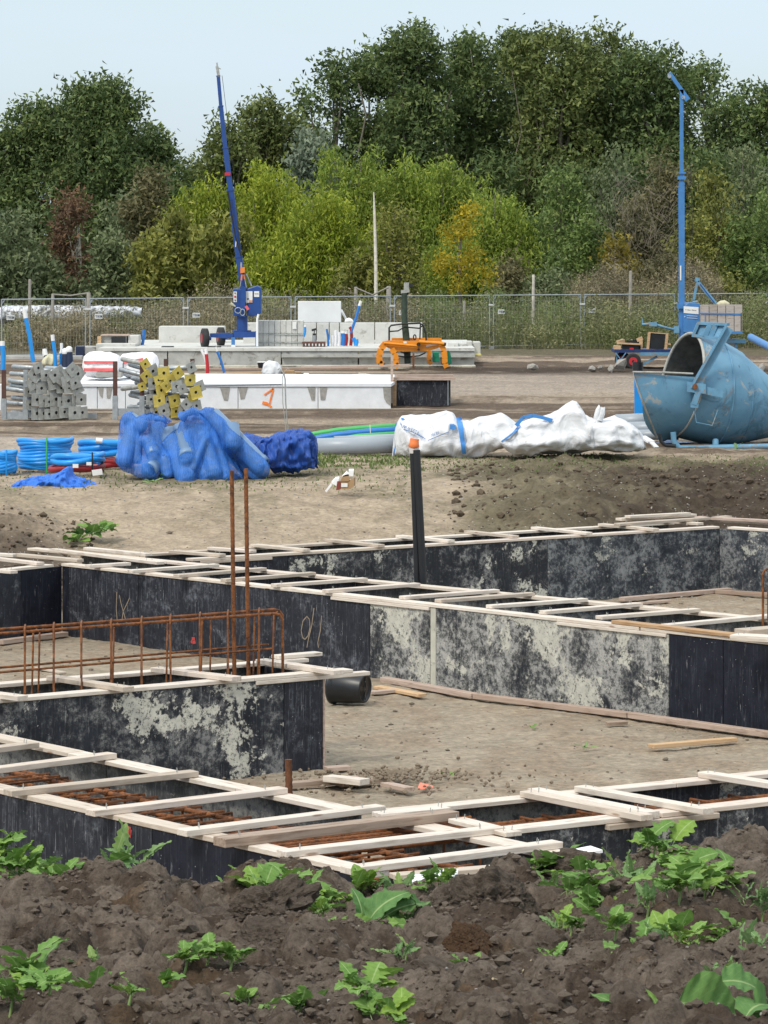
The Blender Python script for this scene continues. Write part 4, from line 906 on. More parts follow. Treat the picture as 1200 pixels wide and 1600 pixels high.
part('paper_label', t, PAPER, lambda b: b.prism([W(533,761,Yc-.012), W(543,761,Yc-.012), W(543,755,Yc-.012), W(533,755,Yc-.012)], (0,.008,0)))
part('packaging', t, WHITE, lambda b: [b.prism([W(518,755,Yc), W(527,760,Yc), W(530,747,Yc), W(524,748,Yc)], (0,.08,.02)), b.prism([W(544,744,Yc), W(552,744,Yc), W(553,735,Yc), W(545,735,Yc)], (0,.06,.02)), b.prism([W(535,745,Yc), W(546,743,Yc), W(542,738,Yc)], (0,.05,.02)), b.bar(W(509,768,Yc), W(518,756,Yc), .05, .03)])

# --- racks of steel props
def prop_rack(Yd, frame_post, plate_grid, label_rack, labels, seed, mixed):
    r = random.Random(seed); root = thing('storage_rack', label_rack, 'rack', tuple(G((frame_post[0]+frame_post[1])/2, frame_post[3], 0)), 'racks of steel props')
    D = Vector((-.50, .866, 0)); L_ = 1.25
    pl, pr, pt, pbm = frame_post
    for k, (px, off) in enumerate(((pl, 0), (pr, 0))):
        a = W(px, pbm, Yd); z1 = CH-(pt-HY)*Yd/F
        part('rack_post', root, RUSTY2 if mixed or k == 0 else GALV, lambda b: b.box((a.x-.045, a.y-.045, 0), (a.x+.045, a.y+.045, z1)))
        part('post_foot', root, GALV, lambda b: b.box((a.x-.055, a.y-.055, 0), (a.x+.055, a.y+.055, z1*.42)))
        if mixed:
            q = a+Vector((1.0, 1.3, 0)); part('rack_post', root, RUSTY2, lambda b: b.box((q.x-.045, q.y-.045, 0), (q.x+.045, q.y+.045, z1+.02)))
    a = W(pl, pbm-14, Yd); c_ = W(pr, pbm-14, Yd)
    part('rack_rail', root, GALV, lambda b: [b.bar(a, c_, .05, .16), b.bar(Vector((c_.x, Yd, a.z)), Vector((c_.x+1.5, Yd+.3, a.z-.02)), .05, .12)])
    k = 0
    for (px, py, s, rot, yel) in plate_grid:
        A = W(px, py, Yd-.12+r.uniform(-.07,.07)); m = YEL if yel else GALVD; t = thing('steel_prop', labels(k, yel), 'steel prop', tuple(A), 'steel props in the left rack' if not mixed else 'steel props in the right rack')
        tilt = Vector((r.uniform(-.12,.12), 0, r.uniform(-.10,.10))) if mixed else Vector((r.uniform(-.04,.04), 0, r.uniform(-.03,.03)))
        dd = (D+tilt).normalized(); n_ = -dd; ux = Vector((0,0,1)).cross(n_).normalized(); uz = n_.cross(ux)
        ex = ux*math.cos(rot)+uz*math.sin(rot); ez = -ux*math.sin(rot)+uz*math.cos(rot); ps = s*Yd/F/2*1.08
        ring = []; nn = 12
        def mk(b):
            # square plate with a round hole
            o_ = []; i_ = []
            for q in range(nn):
                an = 2*math.pi*q/nn+math.pi/4; c1, s1 = math.cos(an), math.sin(an); mxx = max(abs(c1), abs(s1)); o_.append((c1/mxx*ps, s1/mxx*ps)); i_.append((c1*ps*.27, s1*ps*.27))
            P_ = lambda xy, d: A+ex*xy[0]+ez*xy[1]+n_*d
            vs = [P_(q, .006) for q in o_]+[P_(q, .006) for q in i_]+[P_(q, -.006) for q in o_]+[P_(q, -.006) for q in i_]
            fs = []
            for q in range(nn):
                w_ = (q+1)%nn; fs += [(q, w_, nn+w_, nn+q), (2*nn+w_, 2*nn+q, 3*nn+q, 3*nn+w_), (q, 2*nn+q, 2*nn+w_, w_), (nn+w_, 3*nn+w_, 3*nn+q, nn+q)]
            b.add(vs, fs)
            if k % 3 == 0: b.prism([P_((-ps, -ps), .0), P_((ps, -ps), 0), P_((ps*.9, -ps*1.02), .04), P_((-ps*.9, -ps*1.02), .04)], ez*.01)
        part('end_plate', t, m, mk)
        part('tube', t, GALV if not (yel and k % 4 == 0) else GALVD, lambda b: b.tube([A+dd*.005, A+dd*.45, A+dd*.45, A+dd*L_], [.046, .046, .052, .052], 10, cap=False))
        part('bore_shade', t, BLACKM, lambda b: b.tube([A+dd*.02, A+dd*.03], ps*.30, 8))  # black disc stands in for the shade inside the tube
        k += 1
RUSTY2 = simple('dark_red_brown_post', (.085,.04,.032), .8, 0, .3, 8, .3)
gridL = []
rows = [(585,[(54,18,.9),(72,16,.1),(86,17,.6),(108,17,.4),(122,18,.9)]),(598,[(51,17,.5),(84,17,.2),(105,17,.2),(118,16,.3)]),(607,[(54,16,0),(65,17,.03),(84,18,.05),(96,15,0),(108,16,.1),(120,18,.5)]),(625,[(58,17,0),(70,18,.04),(88,19,.02),(107,19,0),(121,17,.06),(127,16,0)]),(645,[(58,18,0),(69,18,.04),(88,18,.03),(101,16,0),(117,19,.02),(129,16,.1)])]
for y, row in rows:
    for (x, s, ro) in row: gridL.append((x, y+rnd.uniform(-1.5,1.5), s*1.02, ro, False))
for (x,y,s,ro) in ((92,582,17,.5),(113,578,17,.7),(60,575,15,.3),(98,596,15,.9),(45,612,14,0),(47,632,14,0),(77,647,15,0),(77,628,14,.1),(97,628,14,0)): gridL.append((x,y,s,ro,False))
WHR = ['bottom','second','third','fourth','top']
def lab_l(k, yel):
    x, y = gridL[k][:2]; i = sum(1 for q in gridL[:k]); row = 'top' if y < 592 else 'second' if y < 603 else 'third' if y < 616 else 'fourth' if y < 636 else 'bottom'
    same = sorted([q[0] for q in gridL if (q[1] < 592) == (y < 592) and ((q[1] < 603) == (y < 603)) and ((q[1] < 616) == (y < 616)) and ((q[1] < 636) == (y < 636))]); n_ = same.index(x)
    return 'grey steel prop, %s from the left in the %s row of the left rack' % (['first','second','third','fourth','fifth','sixth','seventh','eighth','ninth','tenth','eleventh','twelfth'][n_], row)
prop_rack(75.5, (6, 40, 578, 663), gridL, 'steel rack at the left edge stacked with grey props seen end on', lab_l, 3, False)
gridR = [(x,y,s,ro,ye) for (x,y,s,ro,ye) in [(227,569,14,.6,1),(239,580,18,.5,0),(229,588,16,.7,1),(256,583,18,.1,1),(278,583,16,.6,1),(299,574,15,.4,0),(240,599,17,.1,0),(248,594,14,.3,1),(266,596,18,.5,1),(282,598,14,.2,0),(297,594,17,.0,1),(312,604,16,.4,0),(236,624,15,0,0),(242,613,17,.1,0),(252,610,17,.2,1),(260,603,15,.7,1),(276,604,17,.1,0),(285,608,14,.4,0),(306,613,18,.3,1),(249,626,18,.1,1),(262,628,14,.6,0),(273,626,18,.2,1),(291,632,15,.7,0),(302,622,16,.1,1),(307,634,15,.2,0),(244,644,16,.3,0),(256,642,18,.4,0),(275,643,17,0,1),(287,643,16,.1,0),(300,639,17,.8,1),(266,651,14,.5,0),(248,634,13,.2,1),(222,604,12,.3,1)]]
def lab_r(k, yel):
    x, y = gridR[k][:2]; row = 'top' if y < 586 else 'second' if y < 602 else 'third' if y < 616 else 'fourth' if y < 637 else 'bottom'
    rk = lambda yy: 0 if yy < 586 else 1 if yy < 602 else 2 if yy < 616 else 3 if yy < 637 else 4
    same = sorted([q[0] for q in gridR if rk(q[1]) == rk(y)]); n_ = same.index(x)
    return '%s end plate prop, %s from the left in the %s row of the right rack' % ('yellow' if yel else 'grey', ['first','second','third','fourth','fifth','sixth','seventh','eighth','ninth','tenth'][n_], row)
prop_rack(75.0, (180, 222, 565, 658), gridR, 'steel rack with jumbled yellow and grey props behind the blue sacks', lab_r, 5, True)

# --- mixing hopper / concrete skip
YH = 65.0
SKIP = None
def skip_mat():
    m, nt, p, o = newmat('worn_light_blue_paint'); v = coords(nt, rand=False); a = noise(nt, v, 2.5, 6, .6); col = ramp(nt, a, [(.3, (.10,.25,.38)), (.7, (.15,.32,.46))])
    n2 = noise(nt, v, 1.6, 12, .75, .8); f = ramp(nt, n2, [(.55, gr(0)), (.60, gr(.7))]); col = mix(nt, f, col, (.06,.16,.24))
    n3 = noise(nt, v, 2.2, 14, .72, 1.2); f = ramp(nt, n3, [(.58, gr(0)), (.61, gr(.8))]); col = mix(nt, f, col, (.36,.37,.34))
    n4 = noise(nt, v, 1.1, 10, .8, .5); f = ramp(nt, n4, [(.58, gr(0)), (.68, gr(.8))]); col = mix(nt, f, col, (.25,.14,.06))
    mpx = N(nt, 'ShaderNodeMapping'); mpx.inputs['Scale'].default_value = (6, 6, 1.2); mpx.inputs['Rotation'].default_value = (.2, .4, .1); nt.links.new(v, mpx.inputs[0])
    n5 = noise(nt, mpx.outputs[0], 2.2, 4, .5); f = ramp(nt, n5, [(.71, gr(0)), (.74, gr(.8))]); col = mix(nt, f, col, (.06,.07,.07))
    nt.links.new(col, p.inputs['Base Color']); p.inputs['Roughness'].default_value = .5; bump(nt, p, n3, .25, .01); return m
SKIP = skip_mat(); SKIPIN = simple('dirty_hopper_inside', (.10,.10,.095), .8, 0, .5, 5, .3)
hop = thing('concrete_skip', 'big worn light blue conical concrete skip lying on its side at the right edge', 'skip', tuple(G(1100,694,0)))
nrm = Vector((-.93, -.30, .20)).normalized(); axd = -nrm; cM = W(1065, 601, YH)     # mouth centre and axis
Rm = .97
hx = axd.cross(Vector((0,0,1))).normalized(); hz = hx.cross(axd).normalized()        # hx points to the camera side
if hx.y > 0: hx = -hx
axb = Vector((.955, .29, -.055)).normalized()
def ringp(c_, r, a, ax_h=hx, ax_z=hz): return c_+ax_h*math.cos(a)*r+ax_z*math.sin(a)*r
nR = 56
cen = [cM, W(1092,607,YH+.10), W(1115,613,YH+.22), W(1142,620,YH+.36), W(1200,637,YH+.66), W(1245,648,YH+.9)]; rad = [Rm, .995, 1.0, .91, .56, .30]
bhx = axb.cross(Vector((0,0,1))).normalized(); bhx = -bhx if bhx.y > 0 else bhx; bhz = Vector((0,0,1)) - axb*axb.z; bhz.normalize()
def hopper_shell(b, shrink=0.0, rev=False):
    vs = []; fs = []
    for i, (c_, r) in enumerate(zip(cen, rad)):
        for k in range(nR):
            a = 2*math.pi*k/nR; vs.append(ringp(c_, r-shrink, a) if i == 0 else ringp(c_, r-shrink, a, bhx, bhz))
    for i in range(len(cen)-1):
        for k in range(nR): f = (i*nR+k, i*nR+(k+1)%nR, (i+1)*nR+(k+1)%nR, (i+1)*nR+k); fs.append(f[::-1] if rev else f)
    b.add(vs, fs, True)
part('drum', hop, SKIP, lambda b: hopper_shell(b)); part('drum_inside', hop, SKIPIN, lambda b: hopper_shell(b, .03, True))
part('end_cap', hop, SKIP, lambda b: b.add([ringp(cen[-1], rad[-1], 2*math.pi*k/nR, bhx, bhz) for k in range(nR)], [tuple(range(nR))]))
RIM = simple('bare_rim', (.36,.36,.33), .7, 0, .3, 8, .3)
part('rim', hop, RIM, lambda b: b.tube([ringp(cM, Rm-.005, a) for a in [math.pi*k/40 for k in range(-4, 46)]], .030, 8))
def scoop(b, sh=0):
    vs = []; fs = []; K = 34; M_ = 10
    for k in range(K+1):
        a = -math.pi*k/K+math.radians(10)*(1-2*k/K); base = ringp(cM, Rm-sh, a); s_ = abs(math.sin(a))
        q = k/K*4; ks = [(989,582,63.75),(1004,628,63.8),(1030,688,64.6),(1022,642,65.5),(1008,588,65.8)]; i0 = min(3, int(q)); f = q-i0; lip = W(*ks[i0]).lerp(W(*ks[i0+1]), f)+Vector((sh*.6, 0, sh*.6*s_))+Vector((-.10*math.sin(math.pi*f)*(1 if i0 == 1 else 0), 0, -.04*math.sin(math.pi*f)))
        if k in (0, K): base = Vector((base.x, base.y, base.z))
        for j in range(M_+1):
            t = j/M_; vs.append(base.lerp(lip, t)+(hz*-.05*math.sin(t*math.pi)*s_))
    for k in range(K):
        for j in range(M_): fs.append((k*(M_+1)+j, k*(M_+1)+j+1, (k+1)*(M_+1)+j+1, (k+1)*(M_+1)+j))
    b.add(vs, fs, True)
part('scoop', hop, SKIP, scoop)
part('scoop_flange', hop, RIM, lambda b: b.tube([ringp(cM, Rm+.012, -math.pi*k/40)+nrm*.01 for k in range(0, 24)], .020, 6))
part('scoop_lip', hop, RIM, lambda b: b.tube([W(x,y,Yd) for x,y,Yd in ((1083,584,63.95),(1040,582,63.85),(989,581,63.73),(996,605,63.75),(1004,628,63.78),(1015,655,64.1),(1027,684,64.5))], .018, 6))
def seam(i, t, w_=.018):
    return lambda b: b.tube([ringp(cen[i].lerp(cen[i+1], t), rad[i]+(rad[i+1]-rad[i])*t+.002, a, bhx, bhz) for a in [math.pi*2*k/48 for k in range(49)]], w_, 5, cap=False)
part('weld_seam', hop, RIM if False else SKIP, seam(1, .98)); part('weld_seam', hop, SKIP, seam(3, .1, .012))
Yf = YH-1.05
BLUELW = simple('lever_light_blue', (.12,.28,.42), .5, 0, .2, 5, .15, dirt=(.22,.2,.17), dirt_at=.58)
part('lever_bar', hop, BLUELW, lambda b: (b.bar(W(1084,608,Yf), W(1139,512,Yf), .03, .17, (.86,0,.5)), b.bar(W(1080,606,Yf-.05), W(1135,510,Yf-.05), .10, .025, (.86,0,.5))))
part('bracket_frame', hop, BLUELW, lambda b: (b.prism([W(1083,523,YH-.2), W(1124,527,YH-.6), W(1136,509,YH-.6), W(1091,505,YH-.2)], (0,.03,0)),
  b.bar(W(1083,524,YH-.25), W(1124,529,YH-.65), .09, .05), b.bar(W(1091,505,YH-.25), W(1138,507,YH-.65), .09, .05), b.bar(W(1083,524,YH-.25), W(1091,505,YH-.25), .09, .05), b.bar(W(1101,526,YH-.45), W(1109,507,YH-.45), .05, .09), b.bar(W(1110,527,YH-.5), W(1118,507,YH-.5), .05, .09)))
part('pivot_bracket', hop, BLUELW, lambda b: (b.obox(W(1088,606,Yf-.04), (.17,0,-.02), (0,.03,0), (0,0,.09)), b.obox(W(1107,611,Yf+.01), (.26,0,-.05), (0,.03,0), (.0,0,.07)), b.bar(W(1091,612,Yf-.03), W(1084,632,Yf-.03), .1, .1), b.bar(W(1079,633,Yf-.03), W(1091,634,Yf-.03), .08, .08)))
part('pivot_bolt', hop, RUST, lambda b: b.tube([W(1086,604,Yf-.03), W(1086,604,Yf-.12)], .05, 10))
part('side_patch', hop, SKIP, lambda b: b.tube([W(x, y, Yf+.02) for x, y in ((1089,617),(1085,640),(1088,660),(1113,665),(1122,640))], .010, 5))
part('skid', hop, BLUELW, lambda b: (b.tube([W(1052,675,YH-.8), W(1053,690,YH-.8), W(1062,700,YH-.8), W(1090,700,YH-.8), W(1220,697,YH-.8)], .055, 10), b.tube([W(1118,688,YH-.6), W(1118,699,YH-.7)], .06, 8), b.tube([W(1090,700,YH+.9), W(1220,698,YH+.9)], .05, 8)))
part('hose_loop', hop, BLACKP, lambda b: b.tube([W(1031,678,YH-1.1), W(1033,690,YH-1.1), W(1040,696,YH-1.1), W(1056,697,YH-1.1)], .035, 8))
tag(part('tarpaulin', None, BLUEP2, lambda b: b.add([W(1024,692,65.6), W(1046,684,66.2), W(1060,689,66.0), W(1092,692,65.6), W(1070,698,64.9), W(1034,697,65.1)], [(0,1,2,3,4,5)]).prism([W(1027,693,65.5), W(1046,687,65.9), W(1088,694,65.6), W(1066,698,65.0)], (0,0,-.05))), 'blue sheet lying on the ground under the skip', 'tarpaulin')
t = thing('leaning_board', 'bright blue flat duct board leaning upright behind the skip scoop', 'board', tuple(G(1002,655,0)))
part('board', t, BLUEP, lambda b: b.prism([W(992,652,66.5), W(1012,651,66.5), W(1004,590,66.5), W(991,565,66.5)], (0,.12,0)))
tag(part('roll', None, BLACKP, lambda b: [b.tube([W(996.5,581,66.2), W(996.5,566,66.2)], .10, 14)]+[b.tube([W(996.5,566+k*3,66.2), W(996.5,566.8+k*3,66.2)], .106, 14) for k in range(5)]), 'black ribbed pipe end standing behind the skip scoop', 'pipe')
tag(part('blue_tube', None, BLUEL, lambda b: b.tube([W(1173,527,78), W(1215,549,76)], .085, 12)), 'light blue steel tube slanting in from the right edge', 'tube')
# ------------------------------------------------------------------ foundation slabs and things on the field
def boxpx(x0, x1, ytop, ybot, Yd, dep, z0=None):
    "box with its front face filling the picture rectangle at depth Yd"
    a = W(x0, ybot, Yd); c_ = W(x1, ytop, Yd); return (a.x, Yd, a.z if z0 is None else z0), (c_.x, Yd+dep, c_.z)
# white polystyrene edge formwork of the middle slab, in blocks
Yw = 81.0; zw = .56
t = thing('foundation_slab', 'low foundation edge clad in white polystyrene blocks with an orange figure', 'foundation', tuple(G(450,637,0)))
seams = [118, 152, 196, 268, 372, 497, 611]
for a, b_ in zip(seams[:-1], seams[1:]):
    xa = (a-600)*Yw/F+.006; xb = (b_-600)*Yw/F-.006
    o = part('polystyrene_block', t, EPS, lambda b: b.box((xa, Yw, -.05), (xb, Yw+.32, zw-.07))); bevel(o, .01)
o = part('slab_top', t, EPS, lambda b: b.prism([((118-600)*Yw/F, Yw-.03, zw-.066), ((611-600)*Yw/F, Yw-.03, zw-.066), ((611-600)*Yw/F+.4, Yw+6.3, zw-.066), ((118-600)*Yw/F-.8, Yw+7.5, zw-.066)], (0,0,.066)))
def notch(px, flip):
    s = 1 if not flip else -1; pts = [(px-s*2, 601), (px+s*12, 601), (px+s*9, 624), (px+s*1, 625)]
    if s < 0: pts = pts[::-1]
    return lambda b: b.prism([W(x, y, Yw-.014) for x, y in pts], (0, .012, 0))
for px, fl in ((366, False), (378, True)): pass
for (xs) in ([(343,603),(360,602),(356,626),(350,626)], [(372,602),(388,602),(382,623),(376,624)], [(479,601),(493,602),(492,626),(487,626)], [(499,602),(512,602),(508,625),(501,625)], [(152,603),(162,603),(160,622),(156,618)], [(166,603),(176,603),(172,623),(167,622)], [(598,602),(611,600),(611,634),(604,630),(600,622)]):
    part('broken_notch', t, CONCD, lambda b: b.prism([W(x, y, Yw-.012) for x, y in xs][::-1], (0, .05, 0)))
part('spray_figure', t, SPRAY, lambda b: [b.bar(W(x0,y0,Yw-.016), W(x1,y1,Yw-.016), .01, w_, (0,0,1) if abs(x1-x0) > abs(y1-y0) else (1,0,0)) for (x0,y0,x1,y1,w_) in ((413,617,427,607,.035),(427,607,421,631,.035),(410,629,418,631,.07),(418,631,424,636,.05))])
part('joint_line', t, INK, lambda b: b.bar(W(320,602.5,Yw-.04), W(440,600.5,Yw-.04), .01, .012))
# black panel box with timber frame at the slab's end
t = thing('formwork_box', 'black plywood box with timber frame and upright lath at the end of the white slab', 'formwork', tuple(G(660,628,0)))
lo, hi = boxpx(620, 704, 594, 628, 82.5, 2.2, -.02); part('black_panel', t, PM['dark'], lambda b: b.box(lo, hi))
part('top_plank', t, WDP, lambda b: b.box((lo[0]-.08, 82.42, hi[2]), (hi[0]+.12, 82.60, hi[2]+.07))); part('top_plank', t, WDP, lambda b: b.box((lo[0]-.05, 84.3, hi[2]), (hi[0]+.1, 84.45, hi[2]+.07)))
part('timber_post', t, WDO, lambda b: b.box((lo[0]-.10, 82.4, -.02), (lo[0]-.01, 82.5, hi[2]))); part('upright_lath', t, WDP, lambda b: b.bar(W(612,630,82.3), W(612.5,556,82.3), .05, .06, (1,0,0)))
part('metal_edge', t, GALV, lambda b: b.bar((hi[0]-.06, 82.48, 0), (hi[0]-.06, 82.48, hi[2]), .02, .02, (1,0,0)))
# field level clutter behind the white slab
def simple_box(name, x0, x1, yt, yb, Yd, dep, m, label, cat, group=None, bv=.02):
    lo, hi = boxpx(x0, x1, yt, yb, Yd, dep); o = MB().box(lo, hi).build(name, m, loc=lo); bevel(o, bv); return tag(o, label, cat, group)
def plank_px(x0, y0, x1, y1, Yd, lab, m=WDP, wd=.2, th=.05): 
    o = MB().bar(W(x0,y0,Yd), W(x1,y1,Yd), wd, th).build('loose_plank', m, loc=W(x0,y0,Yd)); return tag(o, lab, 'plank', 'planks lying behind the white slab')
plank_px(320,577,575,575,97,'long board strip behind the white slab, furthest back',WDP,.5)
plank_px(498,590,572,585,92.5,'short board behind the white slab near the bottle',WDP,.5); plank_px(350,584,470,582,94,'middle board behind the white slab under the white sack',WDO,.35)
plank_px(470,574,640,571,101,'board strip lying toward the orange clamp',WDP,.4); plank_px(560,584,606,590,90,'small board beside the lath',WD,.2); plank_px(360,590,500,588,91.5,'dark board edge behind the white slab',BLACKM,.4,.1)
simple_box('board_piece', 436, 460, 579, 591, 92, .3, CARD, 'brown board piece behind the bent wires', 'board')
simple_box('black_block', 462, 484, 583, 592, 92, .3, BLACKM, 'dark block beside the pale bottle behind the slab', 'block'); simple_box('bottle', 474, 483, 583, 591, 91.5, .15, WHITE, 'pale plastic bottle lying behind the slab', 'bottle')
tbk = thing('bucket', 'small black bucket with pale rim left of the white sack', 'bucket', tuple(W(409,576,92)))
part('bucket_body', tbk, BLACKP, lambda b: b.tube([W(409,575,92), W(409,566,92)], [.09,.12], 14)); part('rim', tbk, WHITE, lambda b: b.tube([W(409,566.3,92), W(409,565,92)], .13, 14))
t = thing('plastic_sack', 'small white plastic sack standing behind the white slab', 'sack', tuple(W(424,590,92)))
sack('sack_body', t, BAGW, 92, [(409,580),(412,568),(420,563),(430,564),(438,572),(440,578)], [(409,582),(412,588),(424,591),(434,589),(440,580)], .3, 51, wr=.06, nx=30, nt_=24, wfreq=2)
t = thing('bent_wire', 'thin grey wires standing in the ground with curled tops', 'wire', tuple(G(447,672,0)))
for x0, x1, s in ((447,441,-1),(449,446,1),(451,445,1)):
    part('wire', t, GALVD, lambda b: b.tube([W(x0,673,70), W(x1+1,630,70), W(x1,592,70), W(x1-s*2,583,70), W(x1-s*9,575,70), W(x1-s*11,578,70)], .008, 5))
# --- far concrete slab with ledge
Yc = 110.0; zc2 = .62
t = thing('foundation_slab', 'long grey concrete foundation slab standing on a pale broken footing', 'foundation', tuple(G(500,575,0)))
for a, b_ in ((168,262),(263,345),(346,440),(441,560),(561,742)):
    xa, xb = (a-600)*Yc/F, (b_-600)*Yc/F-.02; o = part('concrete_edge', t, CONC2, lambda b: b.box((xa, Yc, .05), (xb, Yc+.5, zc2-.09))); bevel(o, .015)
part('slab_top', t, CONC, lambda b: b.box(((168-600)*Yc/F-.3, Yc-.05, zc2-.088), ((742-600)*Yc/F, Yc+11, zc2)))
part('ledge', t, CONC2, lambda b: b.box(((440-600)*Yc/F, Yc-.18, .34), ((742-600)*Yc/F, Yc, .43)))
FOOT = simple('cream_footing', (.52,.49,.40), .9, 0, .35, 2, .6, dirt=(.2,.18,.15), dirt_at=.52)
part('footing', t, FOOT, lambda b: b.box(((150-600)*Yc/F, Yc-1.0, -.05), ((742-600)*Yc/F, Yc+.6, .10)))
# low wall of precast blocks in front at left
simple_box('concrete_block', 117, 150, 542, 556, 112, 1.5, CONC2, 'grey concrete block left of the stacked boards', 'concrete block', 'loose concrete blocks')
simple_box('plastic_bin', 118, 131, 541, 557, 110.5, .5, NAVY, 'small dark bin beside the grey block', 'bin')
simple_box('concrete_block', 150, 212, 537, 553, 112, 1.5, CONC, 'pale long block carrying the small stack of boards', 'concrete block', 'loose concrete blocks')
simple_box('concrete_block', 200, 217, 524, 540, 113, 1.0, CONC, 'upright pale block right of the small stack of boards', 'concrete block', 'loose concrete blocks')
t = thing('board_stack', 'small stack of boards with an opening shaded in black on the pale block at left', 'stack', tuple(W(178,537,113)))
lo, hi = boxpx(158, 198, 524, 537, 113, 1); part('board', t, CONC2, lambda b: b.box(lo, hi)); lo, hi = boxpx(174, 196, 527, 536, 112.9, .1); part('opening_shade', t, BLACKM, lambda b: b.box(lo, hi)); lo, hi = boxpx(152, 158, 526, 537, 112.8, .6); part('timber_end', t, WDO, lambda b: b.box(lo, hi)); lo, hi = boxpx(157, 201, 523, 525, 112.9, 1.1); part('top_board', t, WDP, lambda b: b.box(lo, hi))  # the black box on the board face stands in for shade in an opening
simple_box('dark_block', 252, 271, 541, 545, 111, .4, BLACKM, 'small black block on the slab edge', 'block'); simple_box('dark_block', 324, 345, 541, 546, 111, .4, BLACKM, 'second small black block on the slab edge by the crane wheel', 'block')
simple_box('concrete_block', 248, 350, 510, 546, 117, 1.2, CONC, 'large pale concrete block behind the blue mast trailer wheels', 'concrete block', 'loose concrete blocks')
# white blocks on pallet, strapped
t = thing('block_pallet', 'strapped pallet of pale building blocks right of the blue mast trailer', 'pallet', tuple(W(437,543,112.5)))
for i in range(8):
    x0 = 402+i*9.0
    for j in range(2):
        lo, hi = boxpx(x0+.2, x0+8.8, 501+j*20.2, 521+j*20.0, 112.5, 1.0); o = part('building_block', t, CONC, lambda b: b.box(lo, hi)); bevel(o, .012)
for y in (522.5, 535): part('strap', t, GALVD, lambda b: b.bar(W(401,y,112.47), W(475,y,112.47), .015, .03))
part('paper_label', t, PAPER, lambda b: b.prism([W(457,503,112.46), W(463,503,112.46), W(463,514,112.46), W(457,514,112.46)], (0,.01,0)))
for x in (405, 424, 443, 462): 
    lo, hi = boxpx(x, x+9, 541.5, 545, 112.5, .9); part('pallet_foot', t, BLACKM if x != 405 else CONC, lambda b: b.box(lo, hi))
# long white panel wall
t = thing('precast_wall', 'long pale precast wall standing on the far slab', 'wall', tuple(W(570,545,116)))
for a, b_ in ((380,402),(475,494),(495,514),(515,530),(531,585),(586,660)):
    lo, hi = boxpx(a+.1, b_-.1, 504.5, 545.5, 116, .9); o = part('wall_panel', t, CONC, lambda b: b.box(lo, hi)); bevel(o, .015)
simple_box('white_board', 465.5, 533, 470.5, 504, 116.2, .10, simple('white_sheet_board', (.66,.67,.68), .6, 0, .06, 2, .02), 'large white board standing on the pale wall', 'board')
tag(part('white_prop', None, WHITE, lambda b: b.tube([W(533,484,116.6), W(542,501,116.6)], .04, 6)), 'thin white prop leaning beside the white board', 'prop')
tag(part('white_bundle', None, WHITE, lambda b: b.tube([W(539,503,116.2), W(541,501,116.2), W(545,500.2,116.2), W(549,501,116.2), W(552,503,116.2)], [.02,.06,.08,.06,.02], 8)), 'small white bundle on top of the pale wall', 'bundle')
# brown pallet and stubs on the slab
t = thing('pallet', 'low dark brown crate of gratings on the far slab', 'pallet', tuple(W(490,545,111.5)))
RB = simple('brown_grate', (.10,.045,.035), .8, 0, .3, 8, .2)
part('top_board', t, RB, lambda b: b.box(*boxpx(472, 508, 534.5, 537, 111.5, .8)))
for k in range(7): part('grate_bar', t, RB, lambda b: b.box(*boxpx(473+k*5.4, 475.6+k*5.4, 537, 543.5, 111.5, .8)))
t = thing('valve_pipe', 'short grey standpipe with black caps on the brown crate', 'pipe', tuple(W(491,535,111.8)))
part('pipe', t, GALV, lambda b: b.tube([W(491,535,111.8), W(491,524,111.8)], .06, 10)); part('cap', t, BLACKM, lambda b: (b.tube([W(491,524,111.8), W(491,521,111.8)], .055, 10), b.obox(W(491,515,111.8), (.08,0,.02), (0,.06,0), (0,0,.035)), b.bar(W(491,521,111.8), W(491,515,111.8), .03, .03)))
def stub(x0, y0, x1, y1, Yd, r, m, label, tip=None):
    A, B = W(x0,y0,Yd), W(x1,y1,Yd); t = thing('service_stub', label, 'pipe stub', tuple(A), 'service pipe stubs standing in the slabs')
    k = .16 if tip else 0; part('pipe', t, m, lambda b: b.tube([A, A.lerp(B, .5)+Vector((.02,0,0)), A.lerp(B, 1-k)], r, 8))
    if tip: part('tip', t, tip, lambda b: b.tube([A.lerp(B, 1-k), B], r*1.05, 8))
